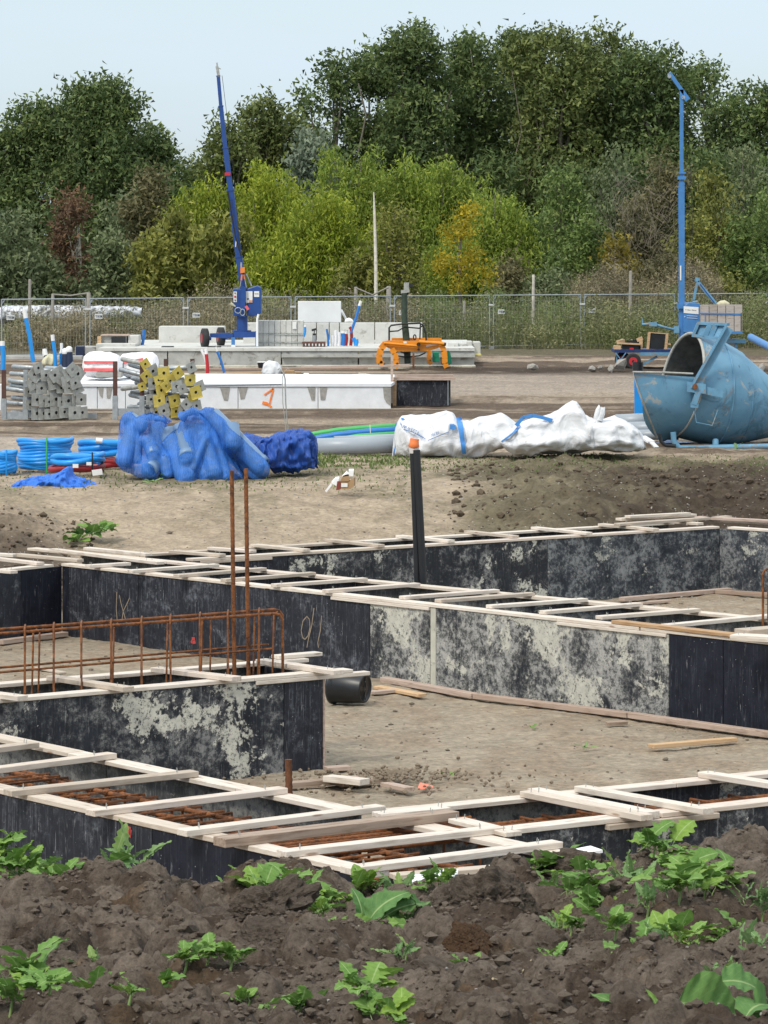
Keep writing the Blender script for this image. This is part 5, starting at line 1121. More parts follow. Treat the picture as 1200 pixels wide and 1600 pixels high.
for a in [(475,526,477,508,112.2,.035,BLUEP,'thin blue stub with white tip by the strapped pallet',WHITE),(513,541,510.5,514,112.4,.035,BLUEP2,'bent blue stub left of the white stubs'),(519,541,519,524,112.6,.05,WHITE,'first white stub on the far slab'),(524,541,524,516,112.6,.05,WHITE,'tall white stub on the far slab'),(530,541,530,519,112.6,.05,WHITE,'third white stub, beside the blue one'),
  (536,540,536,517,112.4,.075,BLUEP2,'thick blue stub beside the dark red one',PAPER),(540,540,540.5,518,112.4,.06,REDP,'thick dark red stub beside the blue one',PAPER),(548,540,549,515,112.5,.05,REDP,'dark red stub at the foot of the long blue pipe'),(548,520,564,470,112.3,.045,BLUEP2,'long blue pipe slanting up in front of the wall',PAPER),(549,517,546,511,112.3,.045,REDP,'short red pipe tip leaning left of the long blue pipe'),
  (556,540,552,528,112.2,.06,BLUEP,'short blue stub leaning left, right of the long pipe'),(556,540,557,530,112.1,.06,BLUEP,'short blue stub standing right of the long pipe'),
  (222,541,225,515,114,.05,BLUEP2,'blue stub behind the upright pale block'),(324,597,322,545,90,.045,RED,'red stub with white tip on the white slab',WHITE),(322,566,314,546,90.2,.035,WHITE,'white stub leaning left of the red one'),(351,584,337,542,95,.035,BLUEP2,'blue stub with pale tip behind the white slab',PAPER),
  (52,566,38,484,80,.05,BLUEP,'long blue pipe leaning left with white tip, behind the left rack',WHITE),(4.5,578,3.5,533,79,.055,BLUEP,'upright blue pipe with white tip at the left edge',WHITE),(87,582,82,523,79,.042,BLUEP,'blue pipe with white tip rising above the left rack',WHITE),(94,578,95,552,79.2,.04,BLUEP,'short blue pipe in front of the curved white one'),(94,556,96,536,79.4,.035,WHITE,'curved white pipe end above the left rack')]:
    stub(*a)
# wrapped figures of dark pipe with white caps; cream cloth
for i, (x, y) in enumerate(((102,549),(108,546))):
    t = thing('capped_pipe', ['dark pipe with white rounded cap behind the left rack, shorter one','dark pipe with white rounded cap behind the left rack, taller one'][i], 'pipe', tuple(W(x,582,79)), 'dark capped pipes')
    part('pipe', t, NAVY, lambda b: b.tube([W(x+1,582,79), W(x,y+4,79)], [.11,.075], 12)); part('cap', t, WHITE, lambda b: b.tube([W(x,y+6,79), W(x,y+3,79), W(x,y-3,79), W(x,y-5,79)], [.055,.075,.07,.03], 12))
t = thing('covered_pipe', 'pipe end with white cap wrapped in pale yellow cloth behind the left rack', 'cover', tuple(W(75,570,79.5)))
part('pipe', t, INK, lambda b: b.tube([W(72,570,79.5), W(71,553,79.5)], .04, 8)); part('cap', t, WHITE, lambda b: b.tube([W(71,555,79.5), W(70,551,79.5), W(69.5,545,79.5)], [.06,.06,.045], 10))
sack('cloth', t, CREAM, 79.5, [(64,568),(68,560),(72,556),(76,553),(84,556),(89,566)], [(64,570),(72,572),(84,573),(89,569)], .3, 61, wr=.08, nx=26, nt_=20, wfreq=2)
# insulation rolls with red print
INS = simple('white_insulation', (.80,.78,.78), .6, 0, .05, 3, .3); REDPR = simple('red_print', (.62,.12,.12), .7, 0, .3, 4, 0)
for i, (a, b_, Yd, top, bot) in enumerate(((130,192,83.5,[(129,570),(131,557),(140,550),(155,549),(172,550),(185,556),(192,566)],[(129,574),(135,588),(160,591),(192,588)]), (185,248,84.5,[(184,562),(192,553),(210,551),(228,550),(238,551),(246,558),(248,568)],[(184,582),(200,590),(230,590),(248,580)]))):
    t = thing('insulation_pack', ['white plastic-wrapped pack with red printing, left of two behind the racks','white plastic-wrapped pack with a bulging end, right of two behind the racks'][i], 'pack', tuple(W((a+b_)/2,590,Yd)), 'wrapped insulation packs')
    o, vg, _ = sack('wrapped_body', t, INS, Yd, top, bot, .55, 70+i, wr=.04, nx=44, nt_=30, wfreq=1.5)
    for y, h in ((563,4),(574,5)):
        if i == 1 and y > 570: continue
        dy = -2 if i else 0; patch('printed_band', [(a+4,y+dy+4*i),(a+4,y+h+dy+4*i),(b_-(6 if not i else 22),y+h+dy-i*3),(b_-(6 if not i else 22),y+dy-i*3)], REDPR, t, vg, Yd, .03, 12)
# light cloth sheet at left base and concrete strip
simple_box('concrete_kerb', 0, 128, 556, 562, 104, .5, CONC2, 'low pale concrete strip behind the left rack', 'kerb')
simple_box('white_slab_end', -20, 8, 600, 660, 79, .2, EPS, 'white polystyrene piece at the left edge behind the rack', 'block'); simple_box('loose_board', 150, 190, 582, 590, 82.8, .5, CONCD, 'grey board under the wrapped packs', 'board')
# --- orange clamp on the field
Yo = 108.0
t = thing('block_clamp', 'orange block lifting clamp with four curved legs standing on the dirt', 'lifting clamp', tuple(G(645,575,0)))
def legs(x, side, Yd):
    pts = [(x,541),(x-side*6,546),(x-side*8,556),(x-side*8,568),(x-side*4,573)] if side else []
    return [W(a,b_,Yd) for a,b_ in pts]
def arch(b, pts, Yd, w_=.15, dep=.14):
    for p, q in zip(pts[:-1], pts[1:]): b.bar(W(*p, Yd), W(*q, Yd), dep, w_, (1,0,0) if abs(q[1]-p[1]) > abs(q[0]-p[0]) else (0,0,1))
part('main_beam', t, ORANGE, lambda b: (b.prism([W(597,534,Yo), W(606,532,Yo), W(690,533.5,Yo), W(697,536,Yo), W(690,542,Yo), (W(672,548,Yo)), W(650,549.5,Yo), W(618,549,Yo), W(600,541,Yo)][::-1], (0,.22,0)), b.bar(W(612,531,Yo+.7), W(690,531,Yo+.7), .14, .12)))
part('cylinder_bar', t, ORANGE, lambda b: (b.tube([W(655,534,Yo-.12), W(694,537,Yo-.12)], .05, 10), b.tube([W(600,536,Yo-.1), W(655,541,Yo-.1)], .04, 10)))
part('leg', t, ORANGE, lambda b: arch(b, [(602,537),(595,545),(592.5,556),(593,568),(599,570)], Yo, .19))
part('leg', t, ORANGE, lambda b: arch(b, [(612,545),(617,552),(619,562),(618,570),(623,573)], Yo-.25, .17))
part('leg', t, ORANGE, lambda b: arch(b, [(690,540),(694,548),(695,560),(695,568),(698,574)], Yo, .17))
part('leg', t, ORANGE, lambda b: arch(b, [(672,548),(670,556),(670,564),(674,569)], Yo+.7, .13))
part('grip_shoe', t, BLACKM, lambda b: (b.box(*boxpx(591, 602, 568, 572, Yo, .9)), b.box(*boxpx(690, 699, 566, 570, Yo, .9)), b.tube([W(690,537,Yo-.1), W(697,538,Yo-.1)], .05, 8)))
part('clevis', t, BLACKM, lambda b: (b.tube([W(654,538,Yo-.02), W(654,538,Yo-.2)], .06, 12), b.tube([W(654,546,Yo-.02), W(654,546,Yo-.2)], .04, 12), b.tube([W(648+5*math.cos(a)*.4,527-4*math.sin(a),Yo+.1) for a in [k*math.pi/6 for k in range(13)]], .02, 6)))
part('hose', t, BLACKM, lambda b: (b.tube([W(608,532,Yo+.1), W(608,512,Yo+.1), W(611,508.5,Yo+.1), W(630,506,Yo+.1), W(656,505,Yo+.1), W(661,508,Yo+.1), W(665,520,Yo+.1), W(666,532,Yo+.1)], .028, 7), b.tube([W(608,518,Yo+.2), W(622,517,Yo+.2), W(632,511,Yo+.2), W(655,513,Yo+.2), W(660,509,Yo+.2)], .022, 7), b.tube([W(656,530,Yo+.3), W(657,505,Yo+.3)], .022, 7), b.tube([W(620,556,Yo+.3), W(635,558,Yo+.3), W(655,556,Yo+.3), W(665,551,Yo+.3)], .022, 7), b.tube([W(625,549,Yo+.3), W(634,553,Yo+.3), W(640,549,Yo+.3)], .022, 7), b.tube([W(620,560,Yo+.3), W(620,545,Yo+.3)], .02, 6)))
part('rusty_leg', t, RUST, lambda b: (b.bar(W(646,552,Yo), W(646,575,Yo), .06, .06, (1,0,0)),))
part('sticker', t, PAPER, lambda b: (b.obox(W(675,539,Yo-.01), (.18,0,.03), (0,.006,0), (-.0,0,.03)), b.obox(W(633,535,Yo-.01), (.05,0,0), (0,.006,0), (0,0,.03))))
DG = simple('dark_green_post', (.035,.055,.038), .8, 0, .4, 6, .3)
t = thing('pump_post', 'thick dark mossy steel post with a small floodlight on top rising behind the orange clamp', 'post', tuple(G(634,566,0)))
part('post', t, DG, lambda b: b.tube([W(637,568,Yo+.4), W(636,545,Yo+.4), W(634,520,Yo+.4), W(632,500,Yo+.4), W(631.5,480,Yo+.4), W(632,458,Yo+.4)], [.10,.115,.11,.10,.10,.095], 12))
part('collar', t, GALVD, lambda b: (b.obox(W(633,455,Yo+.4), (.13,0,.02), (0,.1,0), (0,0,.05)), b.obox(W(635,447,Yo+.4), (.08,0,0), (0,.09,0), (0,0,.11)), b.bar(W(627,457,Yo+.4), W(640,455,Yo+.4), .05, .05)))
part('floodlight', t, BLACKM, lambda b: b.obox(W(642,446,Yo+.3), (.055,0,0), (0,.08,0), (0,0,.055)))
simple_box('green_crate', 676, 686, 550, 566, Yo+.8, .3, GREEN, 'dark green crate under the orange clamp', 'crate'); 
tag(part('green_sheet', None, GREEN, lambda b: b.prism([W(700,547,Yo+.2), W(704,552,Yo+.2), W(706,568,Yo+.2), W(701,571,Yo+.2), W(696,570,Yo+.2), W(697,555,Yo+.2)], (0,.12,0))), 'green cloth hanging at the right end of the orange clamp', 'cloth')
for i, (x0,x1,yt,yb,yd) in enumerate(((700.5,716.5,535,561,112),(717,729.5,536,560,112.4),(730,738,533,557,113),(723.5,738,533,548,114),(739,751,534,553,113.4))):
    simple_box('concrete_block', x0, x1, yt, yb, yd, .8, CONC, ['pale concrete block, leftmost of those right of the clamp','second pale block right of the clamp','third pale block right of the clamp','raised pale block at the back right of the clamp','rightmost pale block right of the clamp'][i], 'concrete block', 'concrete blocks right of the clamp', .03)
simple_box('yellow_block', 739.5, 752, 553, 557, 113, .6, simple('pale_yellow_foam', (.62,.55,.22), .8, 0, .1, 4, .1), 'pale yellow foam piece under the rightmost block', 'block')
# --- blue mast trailer at left
Ym = 112.0
t = thing('mast_trailer', 'dark blue telescopic mast trailer with a leaning mast, standing on the far slab', 'mast lift', tuple(W(365,543,Ym)))
mast = [(383,470,10.5),(373,400,10),(360,295,8.2),(352,230,6.8),(345,165,5.4),(341,118,4.4)]
for i in range(5):
    (x0,y0,w0),(x1,y1,w1) = mast[i], mast[i+1]; A, B = W(x0,y0,Ym), W(x1,y1,Ym); A2 = A.lerp(B, -.03)
    part('mast_section', t, BLUE, lambda b: b.bar(A2, B, w0*.8*Ym/F, w0*Ym/F, (1,0,.1)))
    part('mast_collar', t, BLUE, lambda b: b.bar(B.lerp(A, .03), B, w0*1.0*Ym/F, w0*1.2*Ym/F, (1,0,.1)))
part('hoist_rope', t, BLACKM, lambda b: (b.tube([W(347,118,Ym-.2), W(363,250,Ym-.2), W(375,385,Ym-.2), W(378,418,Ym-.2)], .010, 4), b.tube([W(356,300,Ym-.25), W(368,370,Ym-.25), W(377,400,Ym-.25)], .03, 5)))
part('mast_head', t, GALVD, lambda b: (b.bar(W(342,120,Ym), W(339,104,Ym), .10, .09, (1,0,.1)), b.bar(W(340,108,Ym), W(339,98,Ym), .05, .05, (1,0,.1)), b.bar(W(337,104,Ym), W(345,108,Ym), .05, .03)))
part('red_band', t, RED, lambda b: b.obox(W(355.5,272,Ym-.09), (.09,0,0), (0,.015,0), (0,0,.05))); part('mast_sticker', t, PAPER, lambda b: b.bar(W(368,386,Ym-.11), W(369,376,Ym-.11), .01, .03, (1,0,0)))
part('hook_block', t, simple('orange_hook', (.72,.22,.04), .5, 0, .1, 4, 0), lambda b: (b.obox(W(379,422,Ym-.2), (.07,0,.01), (0,.06,0), (0,0,.09)), b.bar(W(378,429,Ym-.2), W(377,438,Ym-.2), .05, .05, (1,0,0)), b.bar(W(381,429,Ym-.2), W(382,436,Ym-.2), .03, .03, (1,0,0))))
part('hook_chain', t, GALVD, lambda b: (b.tube([W(377,410,Ym-.2), W(377,418,Ym-.2)], .03, 6), b.tube([W(377,436,Ym-.2), W(375,449,Ym-.2)], .015, 5), b.tube([W(382,434,Ym-.2), W(385,449,Ym-.2)], .015, 5), b.tube([W(384,428,Ym), W(393,447,Ym)], .03, 5)))
o = part('cabinet', t, BLUE, lambda b: b.prism([W(386,451,Ym-.3), W(401,446,Ym-.3), W(407.5,449,Ym-.3), W(408,490,Ym-.3), W(394,495,Ym-.3), W(386,493,Ym-.3)][::-1], (0,.8,0))); bevel(o, .03)
o = part('column_box', t, BLUE, lambda b: b.box(*boxpx(364, 384, 451, 494, Ym-.2, .6))); bevel(o, .03); o = part('turret', t, BLUE, lambda b: b.prism([W(374,495,Ym-.45), W(383,495,Ym-.45), W(384,450,Ym-.45), W(377,446,Ym-.45)][::-1], (0,.3,0)))
part('lower_column', t, BLUE, lambda b: (b.box(*boxpx(370, 386, 493, 518, Ym-.1, .5)), b.tube([W(378,516,Ym+.15), W(378,519,Ym+.15)], .3, 18)))
part('chassis_beam', t, BLUE, lambda b: (b.prism([W(328,521,Ym-.2), W(358,520,Ym-.2), W(364,522,Ym-.2), W(364,528,Ym-.2), W(356,529,Ym-.2), W(328,527,Ym-.2)][::-1], (0,.25,0)), b.prism([W(365,519,Ym-.2), W(400,518,Ym-.2), W(400,527,Ym-.2), W(365,528,Ym-.2)][::-1], (0,.3,0)), b.bar(W(365,524,Ym+.2), W(345,524,Ym+1.2), .15, .15)))
part('support_leg', t, BLUEL, lambda b: (b.box(*boxpx(361.5, 367, 527, 541, Ym-.25, .12)), b.box(*boxpx(399, 402, 517, 541, Ym-.25, .1)))); part('foot_plate', t, WHITE, lambda b: b.box(*boxpx(361.5, 367.5, 539, 542, Ym-.3, .2)))
for i, (x, y, Yw_) in enumerate(((320,528.5,Ym-.3), (345,526.5,Ym+1.3))):
    c_ = W(x,y,Yw_); dd = Vector((1,.28,0)).normalized(); wl = part('wheel', t, RUBBER, lambda b: b.tube([c_-dd*.10, c_-dd*.10, c_-dd*.08, c_+dd*.08, c_+dd*.10, c_+dd*.10], [.16,.26,.315,.315,.26,.16], 26)); part('rim', wl, REDP, lambda b: b.tube([c_-dd*.11, c_-dd*.06], .16, 16)); part('hub', wl, BLUE, lambda b: b.tube([c_+dd*.1, c_+dd*.2], .07, 10))
def stick(x0,x1,y0,y1,m=PAPER,d=.32): return lambda b: b.prism([W(x0,y1,Ym-d), W(x1,y1,Ym-d), W(x1,y0,Ym-d), W(x0,y0,Ym-d)], (0,.008,0))
part('sticker', t, PAPER, stick(384.3,394.5,455,473)); part('sticker', t, PAPER, stick(397,405,455,464)); part('sticker', t, PAPER, stick(364.8,370,455.5,472,PAPER,.215)); part('sticker', t, simple('orange_sticker', (.6,.28,.16), .6, 0, .1, 4, 0), stick(389,394.3,469,472.5,d=.333)); part('sticker_print', t, INK, lambda b: (b.obox(W(387.5,467,Ym-.334), (.03,0,0), (0,.003,0), (0,0,.02)), b.obox(W(367.3,458,Ym-.23), (.02,0,0), (0,.003,0), (0,0,.02)), b.obox(W(401,459,Ym-.334), (.06,0,0), (0,.003,0), (0,0,.006)), b.obox(W(367.5,469,Ym-.23), (.02,0,0), (0,.003,0), (0,0,.02))))
part('sticker_print', t, RED, lambda b: b.obox(W(367.4,463.5,Ym-.232), (.03,0,0), (0,.003,0), (0,0,.03))); part('lock', t, simple('pink_tag', (.65,.12,.15), .5, 0, .1, 4, 0), lambda b: b.bar(W(384,478,Ym-.5), W(388,484,Ym-.5), .03, .09, (1,0,0)))
part('cable_loop', t, GALV, lambda b: (b.tube([W(372+5*math.cos(a),485+4.5*math.sin(a),Ym-.5) for a in [k*math.pi/7 for k in range(15)]], .016, 5), b.tube([W(379+3.6*math.cos(a),488+5*math.sin(a),Ym-.52) for a in [k*math.pi/7 for k in range(15)]], .016, 5))); part('plug', t, CREAM, lambda b: b.tube([W(360,474,Ym-.3), W(368,479,Ym-.3)], [.06,.02], 8)); part('rail_tube', t, WHITE, lambda b: b.tube([W(402,541,Ym-.9), W(402,498,Ym-.9), W(404,491,Ym-.9)], .035, 7))
# --- light blue pole crane at right
Yr = 106.0
t = thing('pole_crane', 'light blue mobile pole crane with a tall straight mast and tilted top arm', 'crane', tuple(G(1070,575,0)))
part('mast_section', t, BLUEL, lambda b: b.bar(W(1065,530,Yr), W(1065,285,Yr), .15, .17, (1,0,0))); part('mast_section', t, BLUEL, lambda b: b.bar(W(1065,290,Yr), W(1065,140,Yr), .10, .11, (1,0,0)))
part('mast_collar', t, BLUEL, lambda b: (b.obox(W(1065,278,Yr), (.12,0,0), (0,.1,0), (0,0,.05)), b.obox(W(1066,270,Yr), (.1,0,0), (0,.1,0), (0,0,.03)), b.bar(W(1060.5,350,Yr), W(1060.5,292,Yr), .03, .03, (1,0,0)), b.obox(W(1063,478,Yr-.1), (.1,0,0), (0,.06,0), (0,0,.08))))
part('top_arm', t, BLUEL, lambda b: (b.bar(W(1046,114,Yr), W(1076,156,Yr), .10, .11, (1,0,1)), b.bar(W(1067,150,Yr), W(1074,157,Yr), .2, .12, (1,0,1)))); part('pulley', t, GALV, lambda b: (b.tube([W(1067.5,152,Yr-.1), W(1067.5,152,Yr+.1)], .06, 12), b.tube([W(1046,119,Yr-.06), W(1046,119,Yr+.06)], .06, 12), b.bar(W(1043,117,Yr), W(1048,112,Yr), .08, .03)))
part('hoist_rope', t, BLACKM, lambda b: (b.tube([W(1069,160,Yr-.1), W(1074,300,Yr-.1), W(1083,440,Yr-.2)], .009, 4), b.tube([W(1074,158,Yr-.1), W(1080,300,Yr-.1), W(1085,440,Yr-.2)], .009, 4), b.tube([W(1071,160,Yr), W(1071,440,Yr)], .007, 4)))
part('white_marker', t, PAPER, lambda b: b.bar(W(1063.5,438,Yr-.1), W(1063.5,415,Yr-.1), .01, .04, (1,0,0)))
o = part('winch_box', t, BLUEL, lambda b: b.prism([W(1068,520,Yr-.2), W(1094,520,Yr-.2), W(1094,474,Yr-.2), W(1076,472.5,Yr-.2), W(1068,479,Yr-.2)], (0,.9,0))); bevel(o, .02)
part('sticker', t, PAPER, lambda b: b.prism([W(1068.3,489,Yr-.215), W(1091.5,491,Yr-.215), W(1091.5,480,Yr-.215), W(1068.3,478.5,Yr-.215)], (0,.01,0)))
lettering('lettering', 'P. Vlijm / Bouw', 1, lambda x, y: Vector(((1070+x*2.75-600)*Yr/F, Yr-.22, CH-(484.8+x*.15-y*2.9-HY)*Yr/F)), INK, t)
part('sticker_line', t, simple('pale_blue_print', (.35,.5,.75), .6, 0, .05, 4, 0), lambda b: (b.bar(W(1073,493.2,Yr-.215), W(1090,494.2,Yr-.215), .008, .022), b.bar(W(1073,496.6,Yr-.215), W(1090,497.6,Yr-.215), .008, .022), b.tube([W(1070,494.8,Yr-.205), W(1070,494.8,Yr-.218)], .022, 8)))
part('winch_arm', t, BLUELW, lambda b: (b.bar(W(1090,440,Yr-.1), W(1118,474,Yr-.1), .12, .10, (1,0,1)), b.bar(W(1086,436,Yr-.1), W(1093,438,Yr-.1), .12, .12), b.bar(W(1089,442,Yr-.1), W(1084,468,Yr-.1), .10, .07, (1,0,0)), b.tube([W(1082,472,Yr-.1), W(1090,472,Yr-.1)], .05, 8)))
part('strut', t, BLUE, lambda b: b.bar(W(1094,444,Yr-.18), W(1116,473,Yr-.18), .02, .03, (1,0,1)))
CRT = wood('greyed_crate_wood', (.42,.395,.37), (.31,.29,.27), .8)
for k in range(5): 
    o = rotbox('crate_board', ((1092.5+k*13.0-600)*Yr/F+.01, Yr-.5), ((1105.0+k*13.0-600)*Yr/F, Yr-.5), .03, CH-(520-HY)*Yr/F, CH-(475.5-HY)*Yr/F, CRT, t)
part('crate_side', t, CRT, lambda b: b.box((W(1092.6,0,Yr).x, Yr-.47, CH-(519-HY)*Yr/F), (W(1157,0,Yr).x, Yr+.7, CH-(477-HY)*Yr/F)))
part('crate_band', t, BLUEL, lambda b: (b.bar(W(1092,489.5,Yr-.53), W(1158,491,Yr-.53), .02, .04), b.bar(W(1102,491,Yr-.53), W(1102,505,Yr-.53), .02, .02, (1,0,0)), b.bar(W(1158,489,Yr-.5), W(1158,520,Yr-.5), .03, .03, (1,0,0)), b.bar(W(1090,521,Yr-.5), W(1160,519.5,Yr-.5), .05, .08)))
part('bag_on_crate', t, CREAM, lambda b: b.tube([W(1119,476,Yr), W(1126,474,Yr), W(1132,473.5,Yr), W(1138,475,Yr), W(1140,475,Yr)], [.03,.08,.09,.05,.02], 8))
part('chassis', t, BLUELW, lambda b: (b.bar(W(1062,530,Yr), W(1165,533,Yr), .3, .12), b.bar(W(1065,530,Yr+1), W(1065,560,Yr+1), .08, .08, (1,0,0)), b.bar(W(1150,530,Yr), W(1150,565,Yr), .08, .08, (1,0,0)))); 
part('crate_leg', t, CONC, lambda b: b.box(*boxpx(1134, 1152, 529, 575, Yr+.3, .3)))
part('draw_bar', t, BLUELW, lambda b: (b.tube([W(1003,507,Yr-.4), W(1020,506,Yr-.4), W(1040,512,Yr-.3), W(1062,517,Yr)], .04, 8), b.tube([W(1004,498,Yr-.4), W(1004,507,Yr-.4)], .02, 6), b.obox(W(1020,506.5,Yr-.4), (.12,0,0), (0,.06,0), (0,0,.06)), b.obox(W(1057,515,Yr-.1), (.08,0,0), (0,.06,0), (0,0,.1))))
for i, x in enumerate((1085, 1140)):
    c_ = W(x,563,Yr+.6); wl = part('wheel', t, RUBBER, lambda b: b.tube([c_-Vector((0,.1,0)), c_-Vector((0,.1,0)), c_+Vector((0,.1,0)), c_+Vector((0,.1,0))], [.15,.26,.26,.15], 22)); part('rim', wl, BLUEL, lambda b: b.tube([c_-Vector((0,.11,0)), c_+Vector((0,.05,0))], .14, 14))
# --- blue flatbed trailer with black formwork boxes
Yt = 109.0
t = thing('flatbed_trailer', 'small dark blue flatbed trailer with red wheel rims', 'trailer', tuple(G(1005,573,0)))
DB = simple('dark_blue_paint', (.012,.03,.12), .5, 0, .3, 6, .1, dirt=(.12,.03,.03), dirt_at=.64)
part('bed', t, DB, lambda b: b.box(*boxpx(960, 1052, 546, 551, Yt-.5, 1.5))); part('bed_frame', t, BLUELW, lambda b: (b.bar(W(1000,553,Yt-.5), W(1052,553,Yt-.5), .06, .10), b.bar(W(1002,571,Yt-.4), W(1027,557,Yt-.4), .06, .07), b.bar(W(962,551,Yt-.5), W(970,562,Yt-.5), .03, .03, (1,0,0)), b.bar(W(970,562,Yt-.5), W(978,551,Yt-.5), .03, .03, (1,0,0)), b.bar(W(963,573,Yt-.3), W(964,551,Yt-.3), .04, .04, (1,0,0))))
for (x, y, yy) in ((989,564.5,Yt-.6), (973,562,Yt+.6)):
    c_ = W(x,y,yy); wl = part('wheel', t, RUBBER, lambda b: b.tube([c_-Vector((0,.08,0)), c_-Vector((0,.09,0)), c_-Vector((0,.08,0)), c_+Vector((0,.08,0))], [.13,.2,.245,.245], 24)); part('rim', wl, RED, lambda b: b.tube([c_-Vector((0,.10,0)), c_-Vector((0,.04,0))], .13, 18)); part('hub', wl, BLACKM, lambda b: b.tube([c_-Vector((0,.14,0)), c_-Vector((0,.08,0))], .04, 10))
part('reflector', t, RED, lambda b: b.box(*boxpx(984, 990, 543.5, 546, Yt-.45, .1)))
t = thing('formwork_box', 'low black and timber formwork box on the trailer, left of two', 'formwork', tuple(W(980,546,Yt)))
part('black_panel', t, BLACKM, lambda b: (b.box(*boxpx(972, 1001, 537, 546, Yt-.3, .05)), b.prism([W(979,533,Yt), W(996,530,Yt), W(1000,536,Yt), W(980,539,Yt)], (0,.05,0)))); part('timber', t, WDO, lambda b: (b.box(*boxpx(960, 970, 540, 546.5, Yt-.4, .5)), b.bar(W(965,535,Yt-.1), W(975,533,Yt+.1), .08, .12), b.bar(W(964,536,Yt-.35), W(1001,538,Yt-.35), .08, .05), b.bar(W(995,532,Yt), W(1004,528,Yt), .07, .11), b.box(*boxpx(999, 1004, 531, 546, Yt-.3, .1))))
t = thing('formwork_box', 'upright black panel framed with timber on the trailer, right of two', 'formwork', tuple(W(1027,546,Yt)))
part('black_panel', t, BLACKM, lambda b: b.prism([W(1014,545,Yt-.2), W(1037,546,Yt-.2), W(1040,522,Yt-.2), W(1016,520,Yt-.2)], (0,.05,0))); part('timber', t, WDO, lambda b: (b.bar(W(1012,546,Yt-.22), W(1014.5,519,Yt-.22), .07, .08, (1,0,0)), b.bar(W(1040,546,Yt-.22), W(1042.5,521,Yt-.22), .07, .08, (1,0,0)), b.bar(W(1014,519.5,Yt-.2), W(1043,521.5,Yt-.2), .06, .03), b.bar(W(1040,536,Yt-.2), W(1048,538,Yt-.2), .05, .05)))
# stones at the foot of the trailer
for i, (x, y, r) in enumerate(((833,573,.16),(925,576,.14),(938,575,.10),(971,571,.22),(955,576,.14),(1190,575,.15))):
    o = bpy.data.objects.new('stone', SM[i % 5].copy()); COL.objects.link(o); o.data.materials.append(STONEM); p = W(x,y,105.5); o.location = p; o.scale = (r*1.3, r, r*.75); o.rotation_euler = (0,.2*i,i)
    tag(o, ['lone pale stone on the far dirt','round stone left of the trailer','small stone beside the round one left of the trailer','flat pale stone at the red trailer wheel','tilted stone slab left of the trailer wheel','stone at the right edge of the photo'][i], 'stone', 'stones on the far dirt')
# ------------------------------------------------------------------ fence panels
def fY(px): return 119.5+(px/1200)*19.5
joints = [-160, -1, 137, 290, 458, 613, 768, 910, 1057, 1200, 1340]
SIGN = PAPER
def fence_panel(xa, xb, label, sign=True):
    Ya, Yb = fY(xa), fY(xb); A = G(xa, 0+HY+CH*F/Ya, 0); B = G(xb, HY+CH*F/Yb, 0); A.z = B.z = 0; d = (B-A).normalized(); A = A+d*.09; B = B-d*.09; L_ = (B-A).length
    t = thing('fence_panel', label, 'fence panel', tuple(A), 'temporary mesh fence panels'); H = 2.03; up = Vector((0,0,1)); r = .024; z0 = .12
    part('frame', t, GALV, lambda b: (b.tube([A+up*.0, A+up*H], r, 7), b.tube([B+up*.0, B+up*H], r, 7), b.tube([A+up*(H-.01), B+up*(H-.01)], r, 7), b.tube([A+up*z0, B+up*z0], r*.8, 6), b.bar(B+up*(H-.02)-d*.12, B+up*(H-.16), .03, .03), b.bar(A+up*(H-.02)+d*.12, A+up*(H-.16), .03, .03)))
    b = MB(); n = int(L_/.12)
    for k in range(1, n):
        p = A+d*(L_*k/n); b.tube([p+up*z0, p+up*(H-.03)], .003, 3, cap=False, smooth=False)
    for k in range(1, 9):
        z = z0+(H-z0)*k/9; b.tube([A+up*z, B+up*z], .0038, 3, cap=False, smooth=False)
    b.build('wire_mesh', GALVD, t)
    part('clamp', t, PAPER, lambda b: b.obox(B+up*(H-.36)+d*.09-Vector((0,.03,0)), d*.13, Vector((0,.02,0)), up*.03))
    part('foot_block', t, CONC2, lambda b: b.obox(B+d*.09+up*.06, d*.11, Vector((0,.35,0)), up*.06))
    if sign:
        s0 = A+d*.36+up*(H-.62)-Vector((0,.05,0)); o = part('sign', t, PAPER, lambda b: b.obox(s0, d*.16, Vector((0,.004,0)), up*.085)); 
        vs, fs = text_mesh('TBS', 1); b = MB(); b.add([s0+d*(-.135+x.x*.14)+up*(-.04+x.y*.115)-Vector((0,.012,0)) for x in vs], fs); b.build('lettering', INK, t)
        part('printed_square', t, INK, lambda b: b.obox(s0+d*.115-Vector((0,.008,0))-up*.005, d*.026, Vector((0,.003,0)), up*.035))
FL = ['','fence panel at the left edge behind the striped white sheeting','fence panel behind the wrapped insulation packs','fence panel with the blue mast trailer in front of it','fence panel behind the large white board','fence panel behind the dark mossy post','fence panel between the orange clamp and the open middle','fence panel just right of the middle, open dirt in front','fence panel left of the light blue pole crane','fence panel at the right edge behind the grey wooden crate','']
for i in range(1, len(joints)-2): fence_panel(joints[i], joints[i+1], FL[i], sign=i not in (4, 8))
